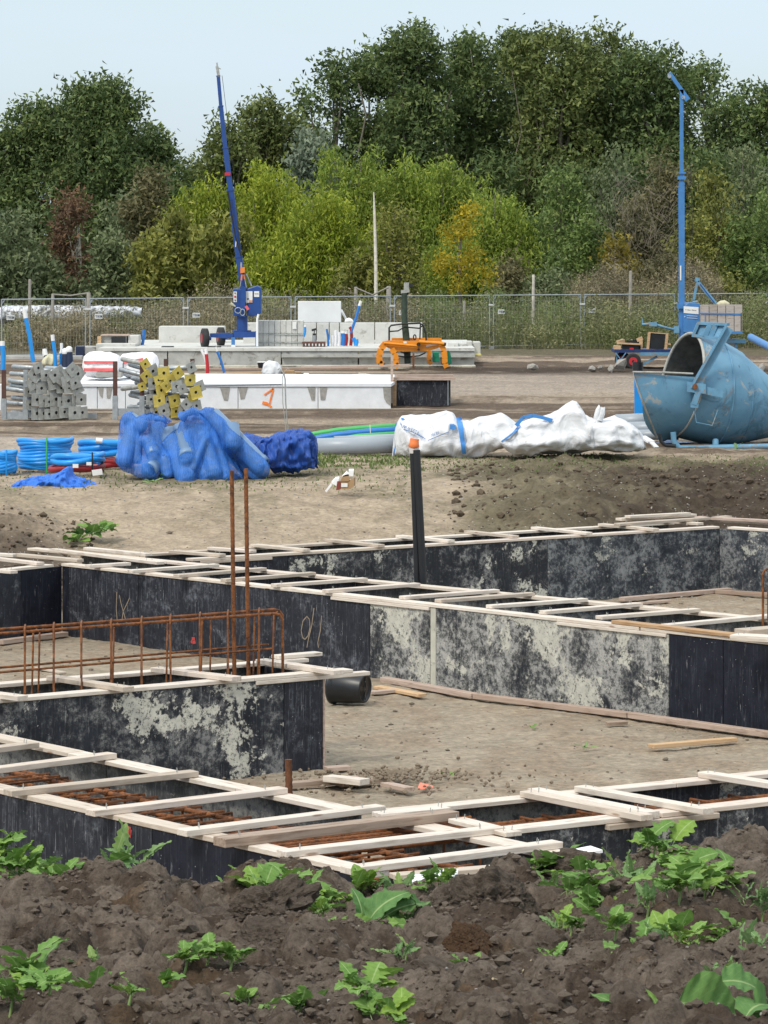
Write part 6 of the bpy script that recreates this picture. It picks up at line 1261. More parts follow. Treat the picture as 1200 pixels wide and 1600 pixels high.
# posts of the old wooden fence behind
for i, (x, yt, yb, w_, lab, Yd) in enumerate(((46,436,500,.09,'tall thin grey post behind the fence at the far left',133),(82,459,505,.10,'short grey post with rail, left end',133),(138,457,510,.13,'grey post at the right end of the short rail',133),(555.5,448,500,.11,'left post of the sagging rail behind the white board',134),(607,447,500,.15,'thick grey post right of the birch trunk',134),(833,429,500,.09,'tall pale thin post behind the fence, middle right',136),(985,423,462,.10,'grey post in front of the bushes at the right',138),(673,475,500,.08,'short low post behind the fence, left of two',135),(725,470,500,.08,'short low post behind the fence, right of two',135))):
    o = MB().tube([W(x,yb+40,Yd), W(x,yb,Yd), W(x+.5,yt+1,Yd), W(x+.5,yt,Yd)], [w_*.7,w_*.7,w_*.6,w_*.45], 9).build('wooden_post', POST if i != 5 else BARKP, loc=W(x,yb,Yd)); tag(o, lab, 'post', 'grey posts behind the fence')
for i, pts in enumerate(([(82,460),(110,462),(138,458)], [(556,450),(582,461),(607,449)])):
    tag(MB().tube([W(x,y,133.5) for x,y in pts], .035, 6).build('rail', POST, loc=W(*pts[0],133.5)), ['sagging wooden rail between the two posts at left','sagging rope rail between the posts behind the white board'][i], 'rail')
# striped white sheeting (low plastic tunnel) behind the fence at left
t = thing('plastic_tunnel', 'long low white plastic sheeting with dark wrinkles behind the left fence', 'sheeting', tuple(W(100,505,137)))
SHT = simple('white_sheeting', (.60,.62,.66), .4, 0, .1, 2, .6, dirt=(.16,.17,.17), dirt_at=.53, bdist=.06)
sack('sheet', t, SHT, 137, [(-60,484),(0,481),(10,477),(60,478),(120,478),(200,479),(222,481)], [(-60,506),(0,505),(120,505),(222,497)], 1.0, 81, wr=.14, nx=120, nt_=24, wfreq=1.8, sharp=3)

# ------------------------------------------------------------------ trees
def leafmat(name, stops, trans=.25, rough=.6):
    m, nt, p, o = newmat(name); g_ = N(nt, 'ShaderNodeNewGeometry'); v = coords(nt, rand=True); n = noise(nt, v, .45, 4, .6)
    a = ramp(nt, g_.outputs['Random Per Island'], [(i/(len(stops)-1), c) for i, c in enumerate(stops)])
    k = ramp(nt, n, [(.35, (.78,.80,.80)), (.65, (1.18,1.16,1.05))]); col = mix(nt, 1, a, k, 'MULTIPLY')
    nt.links.new(col, p.inputs['Base Color']); p.inputs['Roughness'].default_value = rough; p.inputs['Specular IOR Level'].default_value = .25
    tr = N(nt, 'ShaderNodeBsdfTranslucent'); nt.links.new(col, tr.inputs[0]); ms_ = N(nt, 'ShaderNodeMixShader'); ms_.inputs[0].default_value = trans
    nt.links.new(p.outputs[0], ms_.inputs[1]); nt.links.new(tr.outputs[0], ms_.inputs[2]); nt.links.new(ms_.outputs[0], o.inputs[0]); return m
K = 1.0
LM = {
 'dark': leafmat('leaves_dark', [(0.062,0.102,0.041), (0.111,0.162,0.056), (0.187,0.233,0.084)]),
 'dark2': leafmat('leaves_dark_olive', [(0.076,0.106,0.034), (0.143,0.180,0.058), (0.220,0.253,0.087)]),
 'grey': leafmat('leaves_grey_green', [(0.085,0.119,0.058), (0.139,0.178,0.086), (0.233,0.267,0.150)]),
 'silver': leafmat('leaves_silver', [(0.121,0.165,0.119), (0.187,0.231,0.168), (0.286,0.330,0.248)]),
 'willow': leafmat('leaves_willow_bright', [(0.151,0.222,0.024), (0.271,0.339,0.038), (0.438,0.470,0.068)], .35),
 'willow2': leafmat('leaves_willow_green', [(0.132,0.210,0.034), (0.225,0.299,0.050), (0.358,0.420,0.078)], .35),
 'olive': leafmat('leaves_olive', [(.119,.133,.033), (.194,.208,.052), (.297,.297,.075)]),
 'brown': leafmat('leaves_rust_brown', [(.095,.061,.041), (.149,.088,.054), (.203,.121,.068)]),
 'brownish': leafmat('leaves_brown_green', [(.095,.095,.047), (.149,.135,.068), (.203,.189,.095)]),
 'yellow': leafmat('leaves_yellow', [(.367,.284,.021), (.483,.378,.032), (.263,.263,.032)], .35),
 'ochre': leafmat('leaves_ochre', [(.16,.15,.03), (.26,.21,.03), (.34,.27,.05)], .3),
 'mid': leafmat('leaves_mid', [(0.082,0.136,0.039), (0.133,0.195,0.054), (0.205,0.262,0.081)]),
}
def leaves(centers, sig, n, size, droop, rng, elong=1.7):
    "n leaf faces gathered round cluster centres"
    k = rng.integers(0, len(centers), n); P = centers[k]+rng.normal(0, 1, (n,3))*sig
    if droop: P[:,2] -= np.abs(rng.normal(0, 1, n))*droop
    s = size*rng.uniform(.6, 1.35, n)
    a = rng.normal(0, 1, (n,3)); 
    if droop: a *= [.75,.75,1]; a[:,2] = -np.abs(a[:,2])-.25
    a /= np.linalg.norm(a, axis=1)[:,None]; r = rng.normal(0, 1, (n,3)); b = np.cross(a, r); b /= np.linalg.norm(b, axis=1)[:,None]
    nrm_ = np.cross(a, b); a = a*(s*elong/2)[:,None]; b = b*(s/2)[:,None]
    V = np.stack([P-a*.9+b*.9, P+a*1.1, P-a*.9-b*.9], 1).reshape(-1,3)
    return V
def crown(lobes, rng, dens, size, sig, droop=0, hollow=.55, per=34, elong=1.7):
    Vs = []
    for (cx, cy, cz, rx, ry, rz) in lobes:
        area = 4*math.pi*((rx*ry+rx*rz+ry*rz)/3); nc = max(8, int(area*dens)); d = rng.normal(0, 1, (nc,3)); d /= np.linalg.norm(d, axis=1)[:,None]
        rad_ = hollow+(1-hollow)*rng.uniform(0, 1, nc)**.6; rad_ *= 1+.22*rng.normal(0, 1, nc)*.6; c_ = np.stack([cx+d[:,0]*rx*rad_, cy+d[:,1]*ry*rad_, cz+d[:,2]*rz*rad_], 1)
        Vs.append(leaves(c_, sig, nc*per, size, droop, rng, elong))
    V = np.concatenate(Vs); return V, np.arange(len(V)).reshape(-1,3)
def tree(px, Yd, ytop, hw, kind, label, cat='tree', name='tree', ybot=None, nl=7, dens=1.5, size=.22, sig=.3, droop=0, seed=0, trunk=True, bark=BARK, group=None, per=50, lobescale=1.0, top=None, elong=1.7, hollow=.55):
    rng = np.random.default_rng(seed+int(px)*7+int(ytop)); r = random.Random(seed+int(px)); base = W(px, 400, Yd); base.z = 0
    ztop = CH-(ytop-HY)*Yd/F; w_ = hw*Yd/F; zb = CH-((ybot or 520)-HY)*Yd/F; H = ztop-zb
    t = thing(name, label, cat, tuple(base), group); lobes = []
    for k in range(nl):
        fz = (k+.5)/nl; fz = fz**.9; rr = w_*(.40+.16*r.random())*lobescale; rz = min(H*.28, rr*1.05); wid = w_-rr*.8; prof = math.sin(math.pi*min(1,(.20+.66*fz)))**.45
        cx = base.x+r.uniform(-1,1)*wid*prof; cy = Yd+r.uniform(-.8,.8)*w_*.6; cz = zb+rz+(H-2*rz)*fz; lobes.append((cx, cy, cz, rr, rr*.9, rz))
    lobes.append((base.x, Yd, ztop-w_*.45, w_*.42, w_*.42, w_*.45)); lobes.append((base.x, Yd, zb+H*.45, w_*.7, w_*.6, H*.38))
    size = min(size, .16) if size > .155 else size
    V, Fc = crown(lobes, rng, dens, size, sig, droop, hollow, per, elong)
    np_mesh('crown', V, Fc, LM[kind], t)
    if trunk:
        b = MB(); r0 = max(.07, H*.018); tp = (base.x+r.uniform(-.3,.3), Yd, ztop-H*.25); mid_ = (base.x+r.uniform(-.3,.3), Yd, zb+H*.3); b.tube([(base.x, Yd, -.3), mid_, tp], [r0*1.3, r0, r0*.3], 8)
        for L_ in lobes[:-1]:
            s = r.uniform(.1,.5); st = Vector((base.x, Yd, 0)).lerp(Vector(tp), .25+s); e = Vector(L_[:3])+Vector((0,-L_[4]*.3,L_[5]*.5)); m_ = st.lerp(e, .5)+Vector((r.uniform(-.3,.3), r.uniform(-.3,.3), r.uniform(-.1,.4))); b.tube([st, m_, e], [r0*.42, r0*.28, r0*.08], 6)
        b.build('trunk', bark, t)
    return t
GB = 'tall dark trees of the wood'; GM = 'smaller trees and shrubs before the wood'; GW = 'bright willows'
# back row
for a in [(-20,182,195,75,'dark','dark tree cut by the left edge'),(85,180,150,95,'dark','left half of the broad dark crown on the left'),(165,178,124,95,'dark','highest domed dark crown on the left'),(235,181,190,60,'dark','dark crown stepping down toward the gap of sky'),(300,186,250,60,'dark2','low dark crown in the dip left of the mast'),
          (345,180,185,58,'dark2','thin-topped olive dark tree just right of the mast top'),(408,182,155,60,'dark2','rounded olive tree between the mast and the silver willow'),(462,184,168,55,'dark2','low olive crown under the tall ragged tree'),(520,178,85,55,'dark','ragged tall tree with airy top left of the big crowns'),
          (590,180,72,66,'dark','tall crown with sky showing between its limbs'),(650,176,38,78,'dark','highest broad crown above the willows'),(735,180,56,78,'dark','dark crown in the middle above the yellow tree'),(805,184,50,66,'dark','narrow high crown right of the middle'),(870,177,42,82,'dark2','tall olive-topped crown in the right half'),(950,181,50,82,'dark2','crown left of the pole crane top'),(1025,178,68,80,'dark','dark crown behind the pole crane top'),(1105,184,95,72,'dark','airy crown right of the pole crane'),(1175,178,135,70,'dark','dark crown at the right edge'),(1245,184,110,70,'dark','dark crown cut by the right edge')]:
    px, Yd, yt, hw, kd, lb = a; hw *= 1.22; airy = px in (345, 520, 1105)
    tree(px, Yd, yt, hw, kd, lb, seed=3, nl=13 if not airy else 14, dens=1.9 if not airy else 1.1, size=.155, sig=.30, per=46 if not airy else 42, group=GB, lobescale=.72 if not airy else .55, ybot=500, bark=BARKP if px in (590, 805, 735) else BARK, hollow=.62)
# lower dark fill
for a in [(20,172,330,70,'grey','grey-green bushy tree at the lower left edge'),(100,174,320,60,'dark','dark low tree behind the rust-brown tree'),(210,172,300,55,'grey','grey-green tree left of the willows'),(560,175,240,80,'dark','dark tree filling the gap behind the willows'),(690,176,220,80,'dark2','dark tree behind the yellow tree'),(780,174,240,70,'dark','dark tree right of the willow group'),(900,172,250,60,'dark','dark tree behind the green shrub'),(1000,174,240,60,'dark','dark tree behind the brown thicket'),(1100,173,230,65,'dark','dark tree right behind the pole crane mast'),(1190,173,240,60,'mid','dark tree low at the right edge'),(300,176,300,70,'dark','dark tree behind the olive shrubs')]:
    px, Yd, yt, hw, kd, lb = a; tree(px, Yd, yt, hw, kd, lb, seed=9, nl=7, dens=1.1, size=.19, sig=.4, per=40, group=GB, ybot=540, trunk=False)
# middle and front row
tree(485,168,205,40,'silver','silvery grey willow peeping over the bright willows',seed=1,group=GM,ybot=330,droop=.3,nl=7,dens=1.8,size=.15)
tree(122,160,300,42,'brown','slim rust-brown tree with thin pale trunk at left',seed=2,group=GM,ybot=450,nl=8,dens=.8,size=.13,sig=.28,per=26,bark=BARKP,lobescale=.6)
tree(60,160,395,60,'grey','grey-green shrub left of the rust-brown tree\'s foot',seed=2,group=GM,ybot=560,nl=5,size=.16,trunk=False); tree(-5,160,360,45,'grey','dark grey shrub at the left edge',seed=6,group=GM,ybot=560,nl=5,size=.16,trunk=False)
tree(170,158,370,52,'grey','bluish grey shrub right of the rust-brown tree',seed=4,group=GM,ybot=560,nl=5,size=.15,trunk=False)
tree(238,160,270,40,'brownish','tall grey-brown shrub left of the willows',seed=4,group=GM,ybot=520,nl=7,size=.15,trunk=False,sig=.3)
tree(275,154,330,52,'olive','yellowish olive shrub at the left of the willows',seed=4,group=GM,ybot=540,nl=8,size=.18,droop=.15)
tree(245,152,370,45,'olive','low olive bush under the tall shrub',seed=8,group=GM,ybot=560,nl=5,size=.16,trunk=False)
tree(350,152,330,55,'olive','olive-green bush behind the mast trailer',seed=5,group=GM,ybot=560,nl=7,size=.17,trunk=False,droop=.2)
for (px,yd,yt,hw,kd,lb) in [(345,158,272,62,'willow','bright willow crown just right of the mast'),(425,156,246,84,'willow','broad bright yellow-green weeping willow right of the mast'),(490,151,290,84,'willow','lower bright willow drooping over the dark hollow'),(565,158,226,82,'willow2','tall green willow crown in the middle'),(640,157,242,76,'willow2','willow crown above the brownish shrub'),(705,157,248,76,'willow2','green willow behind the yellow tree'),(772,155,288,72,'willow2','drooping green willow at the right end of the group'),(425,150,370,66,'willow','low willow boughs beside the mast trailer'),(720,153,350,76,'willow2','low green willow boughs under the yellow tree'),(560,152,340,60,'willow','middle willow boughs left of the birch stem'),(295,157,290,62,'willow','yellowish willow bush at the left of the willows')]:
    tree(px,yd,yt,hw,kd,lb,seed=12,nl=15,dens=1.35,size=.085,sig=.20,droop=.8,per=95,group=GW,ybot=545,elong=2.6,lobescale=.72,hollow=.8)
tree(618,147,318,48,'olive','brown-green shrub with a slim birch stem in front of the willows',seed=3,group=GM,ybot=545,nl=8,size=.11,sig=.3)
tree(560,148,395,50,'olive','low olive shrub behind the sagging rail',seed=7,group=GM,ybot=560,nl=5,size=.15,trunk=False)
tag(MB().tube([W(588,505,145), W(587,400,145), W(585,330,145), W(584,300,145)], [.085,.07,.05,.02], 8).build('birch_trunk', simple('birch_bark', (.62,.58,.50), .8, 0, .25, 8, .2), loc=W(588,505,145)), 'slim pale birch trunk in front of the willows', 'tree trunk')
t = thing('yellow_tree', 'small autumn-yellow tree in front of the green willow', 'tree', tuple(W(719,505,144)), GM)
rg = np.random.default_rng(5); lob = [((x-600)*144/F, 144+rg.uniform(-.4,.4), CH-(y-HY)*144/F, r*144/F, r*144/F*.8, r*144/F*.8) for x, y, r in ((722,345,20),(738,330,12),(702,362,16),(728,368,16),(700,412,26),(735,415,24),(756,428,18),(715,438,26),(684,415,12),(742,400,14))]
V, Fc = crown(lob, rg, 2.0, .085, .22, 0, .4, 30); np_mesh('crown', V, Fc, LM['yellow'], t)
part('trunk', t, BARK, lambda b: (b.tube([W(719,520,144), W(719,450,144), W(718,400,144), W(722,345,144)], [.09,.08,.06,.02], 8), b.tube([W(718,430,144), W(700,412,144)], [.04,.015], 6), b.tube([W(718,420,144), W(745,410,144)], [.04,.015], 6), b.tube([W(719,390,144), W(705,365,144)], [.03,.012], 6)))
for (px,yd,yt,hw,kd,lb,nl,droop) in [(880,160,262,62,'mid','fresh green tree right of the willows',9,.2),(845,156,330,50,'mid','dark green bush beside the willow group',7,0),(905,153,340,58,'mid','leafy green bush in the right middle',7,0),(960,166,235,55,'grey','grey-green tree left of the brown thicket',8,.2),(1030,160,240,55,'brownish','brown twiggy thicket left of the pole crane',9,0),(1000,154,310,50,'brownish','lower brown twiggy thicket behind the post',8,0),(965,151,375,24,'ochre','narrow yellow-orange bush at the left of the brown thicket',6,0),(1115,158,270,55,'olive','yellow-green tree right of the pole crane mast',9,.2),(1160,163,225,50,'grey','grey-green tree at the upper right edge',8,.2),(1165,153,330,50,'mid','green bush low at the right edge',7,0),(1085,153,340,45,'olive','olive bush behind the winch box',7,0),(1215,152,300,50,'mid','green bush cut by the right edge',7,0),(1040,150,400,50,'brownish','low brown bush in front of the thicket',6,0),(860,148,420,50,'grey','low grey-green bush behind the fence middle',5,0),(800,150,405,40,'brownish','low brownish bush right of the willow group',5,0),(930,148,440,45,'olive','low olive bush near the grey post',5,0),(1130,148,430,60,'olive','low bush behind the grey wooden crate',6,0)]:
    tree(px,yd,yt,hw,kd,lb,seed=21,nl=nl,dens=1.5,size=.115 if kd != 'yellow' else .13,sig=.27,droop=droop,per=52,group=GM,ybot=550,trunk=(nl > 7))
# bare twiggy branches in the brown thicket
TWIG = simple('grey_twig', (.20,.17,.13), .9, 0, .3, 6, 0)
t = thing('bare_shrub', 'grey leafless twigs sticking out of the brown thicket', 'shrub', tuple(W(1010,470,150)), GM)
b = MB(); r = random.Random(4)
for k in range(240):
    x = r.uniform(955,1060); y = r.uniform(280,470); s = W(x,y,r.uniform(149,152)); e = s+Vector((r.uniform(-1,1), r.uniform(-.4,.4), r.uniform(.2,1.2))); b.tube([s, s.lerp(e,.5)+Vector((r.uniform(-.1,.1),0,.05)), e], [.011,.008,.003], 3)
b.build('twigs', TWIG, t)
for i, pts in enumerate(([(835,330),(826,300),(812,270),(806,240),(815,205),(800,110)], [(818,300),(838,250),(850,180)], [(700,250),(690,200),(705,140)], [(640,250),(633,190),(640,130)], [(560,240),(572,180),(560,130)])):
    rr = [.06,.05,.04,.03,.02,.012]; tag(MB().tube([W(x,y,176) for x,y in pts], rr[:len(pts)], 7).build('tree_limb', TWIG if i < 2 else BARK, loc=W(*pts[0],176)), ['long pale curved limb rising right of the willows','pale side limb forking right of the long curved one','dark limb above the willows, right of two','dark limb above the willows, left of two','thin dark limb in the ragged crown'][i], 'tree limb')
# ------------------------------------------------------------------ tall weeds before the trees
def blades(n, xr, yr, h, wdt, seed, lean=.25, zf=None):
    rng = np.random.default_rng(seed); Y = rng.uniform(*yr, n); px = rng.uniform(*xr, n); X = (px-600)*Y/F; hh = rng.uniform(*h, n)*(.55+.9*vnoise(px*.02+seed, Y*.3, seed)); zb = np.zeros(n) if zf is None else zf(X, Y)
    a = rng.uniform(0, 6.28, n); w_ = wdt*rng.uniform(.6, 1.4, n); lx = rng.normal(0, lean, n)*hh; ly = rng.normal(0, lean, n)*hh; P = np.stack([X, Y, zb], 1); ux = np.stack([np.cos(a)*w_, np.sin(a)*w_, np.zeros(n)], 1)
    M_ = P+np.stack([lx*.35, ly*.35, hh*.55], 1); T = P+np.stack([lx, ly, hh], 1); V = np.stack([P-ux, P+ux, M_+ux*.8, T, M_-ux*.8], 1).reshape(-1,3); i = np.arange(n)*5
    Fc = np.concatenate([np.stack([i, i+1, i+2, i+4], 1), np.stack([i+4, i+2, i+3, i+3], 1)]); return V, np.concatenate([np.stack([i,i+1,i+2],1), np.stack([i,i+2,i+4],1), np.stack([i+4,i+2,i+3],1)])
WG = leafmat('weeds_grey_olive', [(0.095,0.108,0.047), (0.189,0.196,0.095), (0.311,0.304,0.176)], .2); WBn = leafmat('weeds_brown', [(0.115,0.101,0.061), (0.216,0.189,0.121), (0.351,0.297,0.203)], .2); WGr = leafmat('weeds_green', [(0.078,0.117,0.039), (0.143,0.195,0.065), (0.247,0.286,0.117)], .3)
def weedbank(name, n, xr, yr, zr, mat_, seed, label):
    rng = np.random.default_rng(seed); nc = n//22; Y = rng.uniform(*yr, nc); px = rng.uniform(*xr, nc); X = (px-600)*Y/F; hmax = zr*(.12+1.5*fbm(px*.022+seed*3, Y*.25, seed, 3)**1.3)*np.where(px < 225, .68, 1); cz = hmax*rng.uniform(0, 1, nc)**.6
    V = leaves(np.stack([X, Y, cz], 1), np.array([.22,.22,.17]), n*2, .05, 0, rng, 2.6); V2, F2 = blades(n//7, xr, yr, (zr*.3, zr*.95), .007, seed+1, .3)
    Fq = np.arange(len(V)).reshape(-1,3); F3 = np.concatenate([Fq, F2+len(V)]); o = np_mesh(name, np.concatenate([V, V2]), F3, mat_); tag(o, label, 'weeds', kind='stuff')
weedbank('tall_weeds', 52000, (-80,1280), (131,147), 1.75, WG, 1, 'tall grey-olive weeds behind the mesh fence')
weedbank('brown_weeds', 30000, (20,640), (129,140), 1.75, WBn, 2, 'brown dry weeds behind the left part of the fence')
weedbank('green_weeds', 20000, (560,1280), (132,146), 1.9, WGr, 3, 'greener weeds behind the right part of the fence'); weedbank('dry_weeds', 16000, (900,1120), (142,148), 2.7, WBn, 4, 'dry reddish weeds in front of the right thicket')
def gf(X, Y): return ground_z(X, Y)
V, Fc = blades(2600, (640,1250), (57,61.5), (.01,.05), .012, 31, .5, gf); tag(np_mesh('grass', V, Fc, WGr), 'thin green grass along the field edge by the white bags', 'grass', kind='stuff')
V, Fc = blades(900, (0,640), (52.5,57.5), (.01,.06), .012, 33, .5, gf); tag(np_mesh('grass', V, Fc, WGr), 'sparse grass along the bank by the blue sacks', 'grass', kind='stuff')
V, Fc = blades(900, (480,640), (58.0,61.3), (.02,.09), .014, 34, .5, gf); tag(np_mesh('grass', V, Fc, WGr), 'grass tufts in front of the grey pipes', 'grass', kind='stuff')

# ------------------------------------------------------------------ weeds on the near bank
def leaf_mat(name, a, b, vein, tr=.25):
    m, nt, p, o = newmat(name); v = coords(nt); n = noise(nt, v, 9, 5, .6); tcn = N(nt, 'ShaderNodeTexCoord'); sp = N(nt, 'ShaderNodeSeparateXYZ'); nt.links.new(tcn.outputs['UV'], sp.inputs[0])
    oi = N(nt, 'ShaderNodeObjectInfo'); col = ramp(nt, n, [(.3, a), (.7, b)]); k = ramp(nt, oi.outputs['Random'], [(0, (.72,.80,.75)), (.6, (1.0,1.0,1.0)), (1, (1.25,1.12,.75))]); col = mix(nt, 1, col, k, 'MULTIPLY')
    # midrib and side veins from the leaf's own uv
    mr = ramp(nt, sp.outputs[0], [(.455, gr(0)), (.485, gr(.75)), (.515, gr(.75)), (.545, gr(0))]); col = mix(nt, mr, col, vein)
    ab = N(nt, 'ShaderNodeMath', operation='SUBTRACT'); nt.links.new(sp.outputs[0], ab.inputs[0]); ab.inputs[1].default_value = .5; ab2 = N(nt, 'ShaderNodeMath', operation='ABSOLUTE'); nt.links.new(ab.outputs[0], ab2.inputs[0])
    ad = N(nt, 'ShaderNodeMath', operation='MULTIPLY_ADD'); nt.links.new(ab2.outputs[0], ad.inputs[0]); ad.inputs[1].default_value = -.8; nt.links.new(sp.outputs[1], ad.inputs[2])
    mu = N(nt, 'ShaderNodeMath', operation='MULTIPLY'); nt.links.new(ad.outputs[0], mu.inputs[0]); mu.inputs[1].default_value = 8; fr = N(nt, 'ShaderNodeMath', operation='FRACT'); nt.links.new(mu.outputs[0], fr.inputs[0])
    sv = ramp(nt, fr.outputs[0], [(0, gr(.16)), (.07, gr(0)), (.94, gr(0)), (1, gr(.16))]); col = mix(nt, sv, col, vein)
    nt.links.new(col, p.inputs['Base Color']); p.inputs['Roughness'].default_value = .68; p.inputs['Specular IOR Level'].default_value = .25; bump(nt, p, mix(nt, .5, sv, noise(nt, v, 26, 4, .6)), -.9, .008)
    t = N(nt, 'ShaderNodeBsdfTranslucent'); nt.links.new(col, t.inputs[0]); ms_ = N(nt, 'ShaderNodeMixShader'); ms_.inputs[0].default_value = tr; nt.links.new(p.outputs[0], ms_.inputs[1]); nt.links.new(t.outputs[0], ms_.inputs[2]); nt.links.new(ms_.outputs[0], o.inputs[0]); return m
LFM = leaf_mat('mustard_leaf', (.13,.25,.055), (.21,.35,.085), (.34,.46,.20)); LFD = leaf_mat('dock_leaf', (.085,.19,.055), (.14,.26,.08), (.34,.44,.20), .18); LFS = leaf_mat('grey_green_leaf', (.16,.27,.10), (.22,.34,.14), (.34,.45,.22)); STEM = simple('green_stem', (.20,.30,.09), .6, 0, .15, 8, 0)
def leaf_mesh(name, wf, m, nt_=22, nw=6, curl=.25, wave=.03, fold=.18, seed=0, stalk=.22):
    "leaf of unit length along +Y from the origin, wf(t) gives half width"
    r = random.Random(seed); V = []; UV = []; me = bpy.data.meshes.new(name); ph = r.uniform(0,6); Fc = []
    for i in range(nt_+1):
        t = i/nt_; y = stalk+(1-stalk)*t; hw = max(wf(t), .004)
        for j in range(nw+1):
            s = j/nw*2-1; x = s*hw; z = -curl*(y**2)+curl*.5*y+fold*abs(s)*hw*1.0+wave*math.sin(t*19+ph+s*2)*abs(s)**1.3+wave*.6*math.sin(t*41+ph*2+s*3)*abs(s); V.append((x, y-abs(s)*hw*.12, z)); UV.append((j/nw, t))
    for i in range(nt_):
        for j in range(nw): a = i*(nw+1)+j; Fc.append((a, a+1, a+nw+2, a+nw+1))
    n0 = len(V); k = 5   # stalk
    for i in range(4):
        y = (stalk+.02)*i/3
        for q in range(k): a = 6.283*q/k; V.append((.012*math.cos(a), y, .012*math.sin(a)+(-curl*(y**2)+curl*.5*y))); UV.append((.5,0))
    for i in range(3):
        for q in range(k): Fc.append((n0+i*k+q, n0+i*k+(q+1)%k, n0+(i+1)*k+(q+1)%k, n0+(i+1)*k+q))
    me.from_pydata(V, [], Fc); uv = me.uv_layers.new(name='uv'); 
    for lp in me.loops: uv.data[lp.index].uv = UV[lp.vertex_index]
    me.polygons.foreach_set('use_smooth', [True]*len(me.polygons)); me.materials.append(m); return me
def lobed(seed, n=4.5, depth=.55, w=.30):
    r = random.Random(seed); ph = r.uniform(-.3,.3)
    def f(t):
        env = 1.3*w*(math.sin(math.pi*min(1, t**.62))**.7)*(.45+.75*t if t < .85 else 1.09*(1-(t-.85)*1.5)); lob = 1-depth*(1-t*.75)*(.5+.5*math.cos(t*n*2*math.pi+ph)); teeth = 1-.10*abs(math.sin(t*34+seed)); return max(0, env*lob*teeth) if t < .995 else .004
    return f
oval = lambda w, p=.75: (lambda t: w*math.sin(math.pi*min(1, max(0, t**p)))**.8*(1-.04*abs(math.sin(t*30))))
LFs = [leaf_mesh('leaf', lobed(s, 3.5+s*.4, .50+.05*s, .26+.03*s), LFM, 26, 6, .25+.15*s, .025, .25, s) for s in range(4)]
LFr = [leaf_mesh('leaf', oval(.27+.04*s, .7), LFM, 12, 4, .3, .02, .2, 20+s, .3) for s in range(2)]
LFg = [leaf_mesh('leaf', lobed(s+8, 5, .7, .17), LFS, 22, 4, .3, .02, .2, 30+s) for s in range(2)]
LFo = [leaf_mesh('leaf', oval(.20+.05*s, .85), LFD, 24, 8, .5+.2*s, .03, .45, 40+s, .14) for s in range(3)]
LBIG = leaf_mesh('leaf', oval(.42, .62), LFD, 40, 16, .8, .035, .25, 50, .06)
def plant(px, py, size, n, kinds, label, group, seed=0, up=.75, name='weed_plant', spread=1.0, hstem=0.0):
    r = random.Random(seed*31+int(px*3)+int(py)); p = mound_pt(px, py); sc_ = size*p.y/F; p.z += .02; t = thing(name, label, 'plant', (p.x, p.y, p.z), group)
    if hstem: MB().tube([(p.x, p.y, p.z-.03), (p.x+.01, p.y, p.z+sc_*hstem)], [.005,.003], 6).build('stem', STEM, t)
    for k in range(n):
        me = r.choice(kinds); o = bpy.data.objects.new('leaf', me); COL.objects.link(o); o.parent = t; a = 2.4*k+r.uniform(-.5,.5)
        if math.sin(a) > .5 and r.random() < .35: a = -a
        el = up*r.uniform(.4,1.5)*(1-.25*(k/n)); s = sc_*r.uniform(.42,.92); o.scale = (s*r.uniform(.85,1.2), s, s); o.rotation_euler = Euler((el, r.uniform(-.5,.5), a-math.pi/2), 'XYZ'); o.location = (r.uniform(-.38,.38)*sc_*spread if k > 2 else 0, r.uniform(-.25,.25)*sc_*spread if k > 2 else 0, sc_*hstem*r.uniform(.2,1) if hstem else 0)
    return t
GP = 'young weeds on the soil bank'
